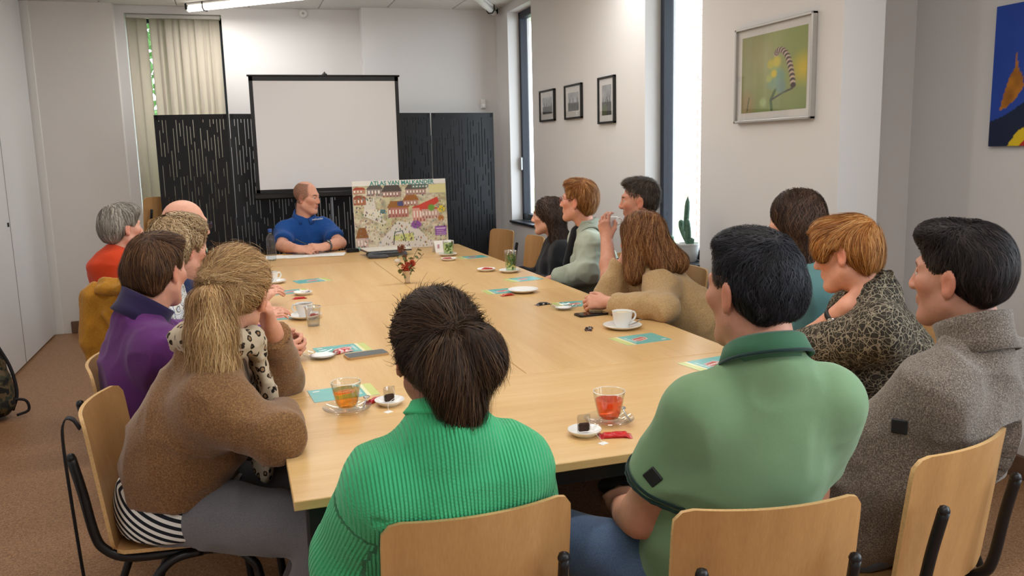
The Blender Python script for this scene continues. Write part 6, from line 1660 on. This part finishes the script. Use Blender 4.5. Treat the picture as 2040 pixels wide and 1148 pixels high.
# amber tea
tea_glass((.262, 2.385, TZ_+.0075), 'amber tea in a glass with handle, on a glass saucer', (1, .62, .16), rz=-80)
saucer((.262, 2.385, TZ_), 'clear glass saucer under the amber tea', .070, GL)
spoon((.313, 2.388, TZ_+.013), 76, 'teaspoon on the saucer of the amber tea')
saucer((.388, 2.405, TZ_), 'small white dish with a used tea bag, beside the amber tea', .044)
wrapper((.352, 2.455, TZ_), 38, 'red candy wrapper beside the dish of the amber tea', white=.12)
def tea_bag(loc, rz, label, tagto):
    t = thing('tea_bag', label, 'tea bag', loc, math.radians(rz), 'used tea bags')
    n = 9; V = []
    for s in (-1, 1):
        for i in range(n):
            for j in range(n):
                u, v = i/(n-1), j/(n-1); e = math.sqrt(max(0, 1-(2*u-1)**4))*math.sqrt(max(0, 1-(2*v-1)**4)); V.append(((u-.5)*.036, s*.006*e*(1.2-v)+.004*math.sin(3*u), .003+v*.046))
    F = [[o+i*n+j, o+(i+1)*n+j, o+(i+1)*n+j+1, o+i*n+j+1] for o in (0, n*n) for i in range(n-1) for j in range(n-1)]
    mesh_np('bag_paper', V, F, glass_thin('tea_paper', (.86, .85, .83), .3), t, smooth=True)
    MB().box((-.0155, -.0045, .004), (.0155, .0045, .027), bev=.004).build('tea_leaves', M('tea_leaves', '#38251a', .9, noise=(200, .4, 2)), t)
    a = np.array(tagto)-np.array(loc); ca, sa = math.cos(-math.radians(rz)), math.sin(-math.radians(rz)); tx, ty = a[0]*ca-a[1]*sa, a[0]*sa+a[1]*ca
    MB().tube(spline([(0.01, -.006, .045), (.014, -.014, .02), (tx*.6, ty*.6, .012), (tx, ty, a[2]+.002)], 6), .0006, 5).build('string', M('string_white', '#e4e2dc', .8), t)
    o = MB().box((-.011, -.009, 0), (.011, .009, .0008)).build('paper_tag', M('tag_white', '#e9ebec', .6), t); o.location = (tx, ty, a[2]); o.rotation_euler = (0, 0, .4)
    return t
tea_bag((.388, 2.405, TZ_+.006), 10, 'used tea bag on the dish beside the amber tea', (.372, 2.335, TZ_))
# red tea
tea_glass((.912, 2.005, TZ_+.0075), 'reddish tea in a glass without handle, on a glass saucer', (.96, .33, .14), handle=False)
saucer((.912, 2.005, TZ_), 'clear glass saucer under the reddish tea', .068, GL)
spoon((.962, 2.002, TZ_+.013), 76, 'teaspoon on the saucer of the reddish tea')
saucer((.814, 1.942, TZ_), 'small white dish with a used tea bag, beside the reddish tea', .044)
tea_bag((.812, 1.942, TZ_+.006), -6, 'used tea bag on the dish beside the reddish tea', (.832, 1.865, TZ_))
wrapper((.882, 1.903, TZ_), -18, 'red wrapper in front of the reddish tea', '#c01f26', .085, .042, .14)
# gold-edged phone etc.
def phone(loc, rz, label, L, W, body, glass):
    t = thing('smartphone', label, 'phone', loc, math.radians(rz))
    MB().prism(rrect(L, W, .012), 0, .0085).build('phone_body', M('phone_'+body[1:], body, .35), t, auto=50)
    MB().prism(rrect(L-.006, W-.006, .010), .0085, .0091).build('phone_screen', M('phone_glass_'+glass[1:], glass, .08), t, auto=50); return t
phone((.415, 3.05, TZ_), 10, 'smartphone with gold edge and grey screen, beside a red candy wrapper', .155, .075, '#b89468', '#3f4a4e')
phone((1.468, 3.412, TZ_), 4, 'black smartphone near the beige sweater sleeve', .145, .07, '#0c0c0d', '#141416')
saucer((.255, 3.085, TZ_+.0016), 'clear glass saucer with a paper napkin, before the purple fleece', .066, GL)
MB_ = MB().lathe([(0, .0), (.042, .001), (.046, .004), (.03, .008), (0, .010)], 14, c=(.26, 3.08, TZ_+.0078)).build('paper_napkin', M('napkin_white', '#eeeeec', .9, bump=(90, .6, .004)), None, smooth=True); tag(MB_, 'crumpled white napkin on the glass saucer before the purple fleece', 'napkin')
wrapper((.335, 3.13, TZ_+.002), 24, 'shiny red candy wrapper lying on a teal flyer', '#b8232c', .085, .034, .3, .006)
# held glass
tea_glass((.122, 3.085, TZ_), 'clear tea glass held between two hands at the purple fleece', (.97, .96, .93), rz=20, r=.040, h=.078, fill=.3)
# plastic cup and cup group
def plastic_cup(loc, label, h=.085, r=.036):
    t = thing('plastic_cup', label, 'cup', loc, 0)
    MB().lathe([(0, .002), (r*.66, .001), (r*.68, 0), (r*.72, .006), (r*.97, h-.003), (r*1.03, h-.002), (r*1.03, h), (r*.96, h), (r*.70, .006), (0, .004)], 28).build('cup_wall', PC, t, smooth=True)
    MB().lathe([(0, .0045), (r*.69, .006), (r*.80, h*.36), (0, h*.36)], 24).build('water', glass_thin('water', (.95, .97, .98), .12), t, auto=50)
    MB().lathe([(r*.99, h-.002), (r*1.04, h-.001), (r*1.0, h+.001)], 28, cap=False).build('cup_lip', M('lip_clear', '#d5d8da', .2), t, smooth=True); return t
plastic_cup((.283, 3.70, TZ_), 'clear plastic cup half full of water')
saucer((.262, 3.895, TZ_+.0016), 'white saucer with a coffee cup and red wrapper, behind the plastic cup', .075)
cup((.262, 3.90, TZ_+.0072), 'white coffee cup standing behind the clear plastic cup', 150, '#5a4632')
wrapper((.300, 3.855, TZ_+.014), 10, 'red wrapper on the saucer behind the plastic cup', '#a8232a', .05, .022, .1)
saucer((.305, 4.575, TZ_), 'small white dish with a silver wrapper on a teal flyer', .050)
wrapper((.320, 4.59, TZ_+.012), 30, 'silver wrapper on the small white dish', '#b9bcc0', .05, .024, .5, .006)
wrapper((.278, 4.45, TZ_), 4, 'red wrapper lying before the small dish with silver wrapper', '#b8232c', .075, .028, .18)
saucer((.172, 5.08, TZ_), 'white saucer before the bald man', .075)
cup((.165, 5.08, TZ_+.006), 'white cup with glossy sides before the bald man', 20, '#5a4632')
# right side
saucer((1.472, 3.10, TZ_), 'white saucer under the cappuccino cup', .080)
cup((1.472, 3.10, TZ_+.006), 'white cappuccino cup with foam', 8, '#d9c9a8', .043, .066)
spoon((1.525, 3.095, TZ_+.014), 40, 'teaspoon on the cappuccino saucer')
wrapper((1.333, 3.125, TZ_), 60, 'brown foil chocolate wrapper standing before the cappuccino', '#3a2a26', .055, .032, .25, .010)
wrapper((1.36, 3.74, TZ_), 12, 'black snack wrapper on the bare table top', '#1d1d20', .080, .036, .2, .005)
saucer((1.41, 3.585, TZ_+.0016), 'clear glass saucer with an empty sugar paper', .066, GL)
o = MB().lathe([(0, 0), (.036, .001), (.040, .003), (.02, .006), (0, .007)], 14, c=(1.405, 3.585, TZ_+.0074)).build('paper_napkin', MATS['napkin_white'], None, smooth=True); tag(o, 'small white paper on the glass saucer near the black phone', 'napkin')
tea_glass((1.537, 3.515, TZ_), 'small clear glass in the hand of the beige sweater woman', (.97, .96, .94), handle=False, r=.036, h=.062, fill=.3)
saucer((1.392, 4.125, TZ_+.0016), 'empty white saucer lying on a teal flyer', .080)
wrapper((1.285, 4.06, TZ_), 10, 'red wrapper before the empty white saucer', '#b8321f', .075, .028, .12)
def mint_glass(loc, label, r, h):
    t = thing('mint_tea_glass', label, 'glass', loc, 0, 'glasses of mint tea')
    MB().lathe([(0, .004), (r*.8, .004), (r*.82, 0), (r*.86, .003), (r*.95, h*.5), (r, h), (r*.95, h), (r*.90, h*.5), (r*.80, .009), (0, .008)], 28).build('glass_body', GL, t, smooth=True)
    MB().lathe([(r*.95, h), (r*.975, h+.0012), (r, h)], 28, cap=False).build('glass_rim', M('glass_edge', '#d9dedc', .1), t, smooth=True)
    MB().lathe([(0, .009), (r*.79, .009), (r*.89, h*.5), (r*.92, h*.86), (0, h*.86)], 24).build('mint_tea', liquid('mint_liquid', (.86, .94, .62)), t, auto=50)
    rg = np.random.default_rng(3); mb = MB()
    for k in range(46):
        a = rg.random()*6.28; rr = r*.70*math.sqrt(rg.random()); z = .012+rg.random()*h*.72; c0 = np.array([rr*math.cos(a), rr*math.sin(a), z]); d = nrm(rg.normal(size=3)+np.array([0, 0, .6])); e = nrm(np.cross(d, rg.normal(size=3)))
        L = .014+.008*rg.random(); mb.add([c0-d*L*.6, c0+e*L*.42, c0+d*L*.6, c0-e*L*.42], [[0, 1, 2, 3]])
    o = mb.build('mint_leaves', M('mint_green', '#3f7a28', .6, noise=(40, .4, 2)), t); o['kind'] = 'stuff'
    return t
mint_glass((1.563, 4.86, TZ_+.006), 'tall glass of mint tea on a white saucer by the woman in black', .037, .125)
saucer((1.555, 4.86, TZ_), 'white saucer under the tall mint tea glass', .066)
saucer((1.442, 4.975, TZ_), 'white dish with red wrappers between the two mint teas', .058)
wrapper((1.45, 4.985, TZ_+.010), 15, 'red wrappers heaped on the white dish between the mint teas', '#b3261f', .075, .035, .1, .008)
mint_glass((1.425, 5.88, TZ_+.006), 'smaller glass of mint tea beside the board', .040, .100)
saucer((1.415, 5.87, TZ_), 'white saucer under the smaller mint tea glass', .068)
saucer((1.355, 5.60, TZ_), 'white dish with a dark red wrapper before the smaller mint tea', .055)
wrapper((1.345, 5.605, TZ_+.010), 0, 'dark red wrapper on the dish before the smaller mint tea', '#9c2118', .085, .032, .05, .004)
tc = thing('table_card', 'folded white card standing behind the smaller mint tea', 'card', (1.44, 6.12, TZ_), math.radians(10))
MB().add([(-.07, -.03, 0), (.07, -.03, 0), (.07, .005, .085), (-.07, .005, .085), (-.07, .04, 0), (.07, .04, 0)], [[0, 1, 2, 3], [3, 2, 5, 4]]).build('card_sheet', M('paper_white', '#f0efec', .7), tc)
MB().box((-.05, -.021, .03), (-.035, -.0185, .06)).build('card_mark', M('ink_pink', '#c79ab0', .6), tc)
# laptop and pouch
lp = thing('laptop', 'closed silver laptop lying on a grey pouch before the board', 'laptop', (1.02, 6.155, TZ_+.033), math.radians(6))
MB().prism(rrect(.33, .235, .012), 0, .009).build('laptop_base', M('laptop_dark', '#3a3b3e', .4), lp, auto=50)
MB().prism(rrect(.33, .235, .012), .0105, .016).build('laptop_lid', M('laptop_silver', '#d9d4ca', .45), lp, auto=50)
MB().box((-.14, .112, .006), (.14, .118, .013), bev=.002).build('laptop_hinge', MATS['laptop_dark'], lp)
cc_ = Ctx(); cc_.o0 = V3(1.0, 6.0, TZ_); cc_.root = None; cc_.k = 1; cc_.zmin = TZ_
pu = thing('pouch', 'crumpled dark grey fabric pouch under the laptop', 'pouch', (1.0, 6.0, TZ_), 0); cc_.root = pu
pr = [(cone((.88, 6.00, TZ_+.018), (1.13, 6.01, TZ_+.018), .021, .021), .02), (cone((.885, 6.10, TZ_+.014), (1.13, 6.13, TZ_+.014), .018, .018), .03), (cone((.875, 5.965, TZ_+.013), (.99, 5.945, TZ_+.011), .015, .012), .02)]
garment(cc_, 'pouch_body', cloth('pouch_grey', '#4b4d52', .3, 200, .4), pr, .007, cuts=[((0, 0, TZ_+.0005), (0, 0, -1))], disp=folds(.004, 30))
MB().tube([(-.12, -.018, .028), (-.06, -.020, .030), (.06, -.018, .030), (.12, -.012, .030)], .003, 6).build('pouch_zip', M('zip_dark', '#1d1d20', .4), pu)
bb = thing('black_case', 'small black case on the table beside the board', 'case', (.815, 6.455, TZ_), math.radians(4))
MB().box((-.048, -.035, 0), (.048, .035, .018), bev=.005).build('case_base', M('case_plastic', '#121215', .3), bb, auto=40); MB().box((-.046, -.033, .0185), (.046, .033, .026), bev=.004).build('case_lid', M('case_lid', '#1c1c20', .3), bb, auto=40)
for x, y, rz, l in ((.17, 6.40, 8, 'white sheet of paper under the water bottle'), (.46, 6.385, 4, 'white sheet of paper under the folded hands'), (.60, 6.37, -12, 'white sheet of paper reaching past the watch')):
    t = thing('paper_sheet', l, 'paper', (x, y, TZ_+.0004+.0011*(x > .3)+.0011*(x > .5)), math.radians(rz), 'papers before the blue polo man'); MB().box((-.148, -.105, 0), (.148, .105, .0006)).build('sheet', MATS['paper_white'], t)
    for k in range(5): MB().box((-.12, .07-.03*k, .0006), (-.12+(.2, .16, .22, .1, .18)[k], .074-.03*k, .0009)).build('text_line', M('ink_grey', '#a9abb0', .7), t)
pn = thing('pen', 'slim pen held in the folded hands', 'pen', (.455, 6.455, .845))
MB().tube([(-.05, .02, .022), (.03, -.02, -.018)], .0036, 8).build('pen_barrel', M('pen_dark', '#20303a', .3), pn, auto=40); MB().tube([(.03, -.02, -.018), (.042, -.026, -.024)], [.0034, .0008], 8).build('pen_tip', MATS['steel'], pn)
bt = thing('water_bottle', 'clear plastic water bottle with blue cap', 'bottle', (.215, 6.21, TZ_))
pf = [(0, .003), (.026, .002), (.031, .008)]
for k in range(7): pf += [(.032, .02+k*.018), (.0305, .027+k*.018), (.032, .034+k*.018)]
pf += [(.032, .152), (.026, .172), (.0135, .190), (.0125, .206)]
MB().lathe(pf, 24).build('bottle_body', glass_thin('bottle_plastic', (.86, .90, .94), .22), bt, smooth=True)
MB().lathe([(.0, .204), (.0148, .204), (.0148, .224), (.012, .226), (0, .226)], 18).build('bottle_cap', M('cap_blue', '#274f9a', .4), bt, auto=40)
MB().lathe([(.0324, .085), (.0324, .125)], 24, cap=False).build('bottle_label', glass_thin('bottle_label', (.72, .78, .85), .2), bt, smooth=True)
# the raised cup
S_, E_, W_, X_, Z_ = drink.arm['L'][:5]
cup((1.926, 4.204, 1.050), 'white cup raised in the hand of the man in navy', -10, None, .041, .064)
# vase with dried flowers
vs_ = thing('flower_vase', 'small cream vase with dried red and green flowers', 'vase', (.897, 4.72, TZ_))
MB().lathe([(0, .002), (.016, .002), (.018, 0), (.014, .012), (.016, .035), (.024, .068), (.026, .072), (.024, .072), (.014, .03), (0, .02)], 24).build('vase_body', M('vase_cream', '#cdb595', .35), vs_, smooth=True)
rg = np.random.default_rng(11); leafV = [(0, 0, 0), (.006, .007, .002), (.010, .016, .003), (.006, .026, .001), (0, .032, 0), (-.006, .026, .001), (-.010, .016, .003), (-.006, .007, .002)]; lf = None
tips = [(-.055, .0, .16), (-.03, -.01, .20), (.0, .01, .15), (.05, .0, .15), (.10, -.01, .165), (.075, .01, .20), (-.06, .01, .11), (.03, -.02, .12)]
for k, tp in enumerate(tips):
    P = spline([(0, 0, .05), (tp[0]*.3, tp[1]*.3, tp[2]*.55), tp], 6); MB().tube(P, .0013, 5).build('flower_stem', M('stem_brown', '#6a5138', .8), vs_)
    for j in range(5):
        p = P[int(4+j*1.8) % len(P)]; 
        if lf is None: lf = mesh_np('leaf', leafV, [list(range(8))], M('leaf_dry', '#6f7750', .7, noise=(40, .35, 2)), vs_); l_ = lf
        else: l_ = lf.copy(); COL.objects.link(l_)
        l_.parent = vs_; l_.location = tuple(p); l_.rotation_euler = (rg.uniform(-1, 1), rg.uniform(-1, 1), rg.uniform(0, 6.28)); s_ = rg.uniform(.9, 1.45); l_.scale = (s_,)*3
def berry_head(c0, r, n, mat, nm):
    mb = MB()
    for k in range(n): d = nrm(rg.normal(size=3)); mb.tube([np.array(c0), np.array(c0)+d*r], [.0010, .0022], 5)
    return mb.build(nm, mat, vs_)
RB = M('bloom_red', '#b5452e', .7, noise=(60, .3, 2)); BRN = M('bloom_brown', '#7a4630', .8, noise=(60, .3, 2))
berry_head((-.005, -.01, .095), .030, 90, RB, 'red_bloom'); berry_head((-.028, -.008, .200), .026, 60, BRN, 'brown_bloom'); berry_head((.03, -.012, .115), .021, 60, RB, 'red_bloom'); berry_head((-.01, 0, .15), .014, 30, BRN, 'brown_bloom')
MB().ball((-.052, -.005, .130), (.020, .017, .014), 12).build('white_bloom', M('bloom_white', '#d9cfc0', .8, bump=(150, .6, .004)), vs_, smooth=True)
# ================================================================ jacket, strap, backpack
jk = thing('mustard_jacket', 'mustard yellow jacket hanging over a chair back', 'jacket', (-.57, 4.65, 0))
cc_ = Ctx(); cc_.o0 = V3(-.57, 4.65, 0); cc_.root = jk; cc_.k = 1
f_, r_ = yawdir(-14); O = V3(-.51, 4.93, 0)-f_*.285
J = lambda a, b, z: O+r_*a+f_*b+V3(0, 0, z)
MJ = cloth('jacket_mustard', '#a87524', .22, 120, .35)
pr = [(cone(J(-.13, -.01, .835), J(.13, -.01, .835), .036, .036), .03)]
for a in (-.12, -.04, .05, .12): pr.append((cone(J(a, -.035, .80), J(a*1.12, -.040, .36+.03*math.sin(a*40)), .045, .060, flat=(f_, .55)), .035))
pr.append((cone(J(-.145, -.03, .80), J(-.165, -.035, .56), .046, .046), .02)); pr.append((cone(J(-.165, -.035, .56), J(-.155, -.03, .34), .044, .036), .02))
pr.append((cone(J(.15, -.03, .80), J(.17, -.03, .42), .048, .042), .02)); pr.append((cone(J(-.06, -.075, .72), J(.02, -.085, .60), .026, .030), .02)); pr.append((cone(J(.02, -.085, .60), J(-.05, -.08, .55), .030, .020), .02))
garment(cc_, 'jacket_body', MJ, pr, .009, disp=folds(.016, 11, (1, 1, .45)))
garment(cc_, 'jacket_collar', MJ, [(cone(J(-.08, -.015, .872), J(.08, -.015, .872), .024, .024), .02), (cone(J(-.09, -.05, .845), J(.09, -.05, .845), .030, .030), .03)], .009, disp=folds(.010, 16))
st = thing('bag_strap', 'black strap hanging from the chair back of the camel sweater woman', 'strap', (-.442, 2.330, .82))
P = spline([(.020, .012, -.02), (.006, 0, .012), (-.014, -.006, .010), (-.022, -.008, -.06), (-.016, .01, -.35), (-.006, .03, -.62)], 6); V = []
for p in P: V += [p+V3(0, -.013, 0), p+V3(0, .013, 0)]
o = mesh_np('webbing', V, [[2*i, 2*i+1, 2*i+3, 2*i+2] for i in range(len(P)-1)], M('webbing_black', '#17161a', .7), st, smooth=True); o.modifiers.new('t', 'SOLIDIFY').thickness = .003
MB().box((-.016, -.018, -.48), (-.006, .042, -.45), bev=.003).build('strap_buckle', MATS['case_black'], st)
bp = thing('backpack', 'brown and black patterned backpack on the floor by the partition wall', 'backpack', (-1.36, 5.50, 0))
cc_ = Ctx(); cc_.o0 = V3(-1.36, 5.50, 0); cc_.root = bp; cc_.k = 1; b0 = V3(-1.43, 5.50, 0)
def camo_build(nt, b, src):
    n = tex(nt, 'ShaderNodeTexNoise', src, 14, Detail=2); cr = ramp(nt, n.outputs[0], [(.40, '#15130f'), (.46, '#5a4a30'), (.54, '#2e3222'), (.6, '#14120f')], 'CONSTANT'); nt.links.new(cr.outputs[0], b.inputs['Base Color'])
garment(cc_, 'backpack_body', M('camo', rough=.8, build=camo_build), [(cone(b0+V3(0, .0, .13), b0+V3(-.02, .02, .36), .125, .095, flat=(V3(.8, -.6, 0), .8)), .05), (cone(b0+V3(.05, -.06, .10), b0+V3(.04, -.05, .22), .07, .06), .04)], .012, cuts=[((0, 0, .004), (0, 0, -1))], disp=folds(.006, 14))
MB().tube(spline([b0+V3(.06, -.03, .44)-cc_.o0, b0+V3(.11, -.02, .30)-cc_.o0, b0+V3(.13, -.03, .15)-cc_.o0, b0+V3(.10, -.04, .05)-cc_.o0], 6), .010, 8).build('shoulder_strap', M('webbing_black', '#17161a', .7), bp, smooth=True)
MB().tube(spline([b0+V3(.10, -.05, .12)-cc_.o0, b0+V3(.17, -.03, .10)-cc_.o0, b0+V3(.18, -.03, .04)-cc_.o0, b0+V3(.12, -.05, .02)-cc_.o0], 6), .008, 8).build('waist_strap', MATS['webbing_black'], bp, smooth=True)
MB().tube(spline([b0+V3(-.04, -.0, .44)-cc_.o0, b0+V3(-.02, -.0, .49)-cc_.o0, b0+V3(.02, .0, .48)-cc_.o0, b0+V3(.03, .0, .43)-cc_.o0], 6), .007, 8).build('carry_loop', MATS['webbing_black'], bp, smooth=True)
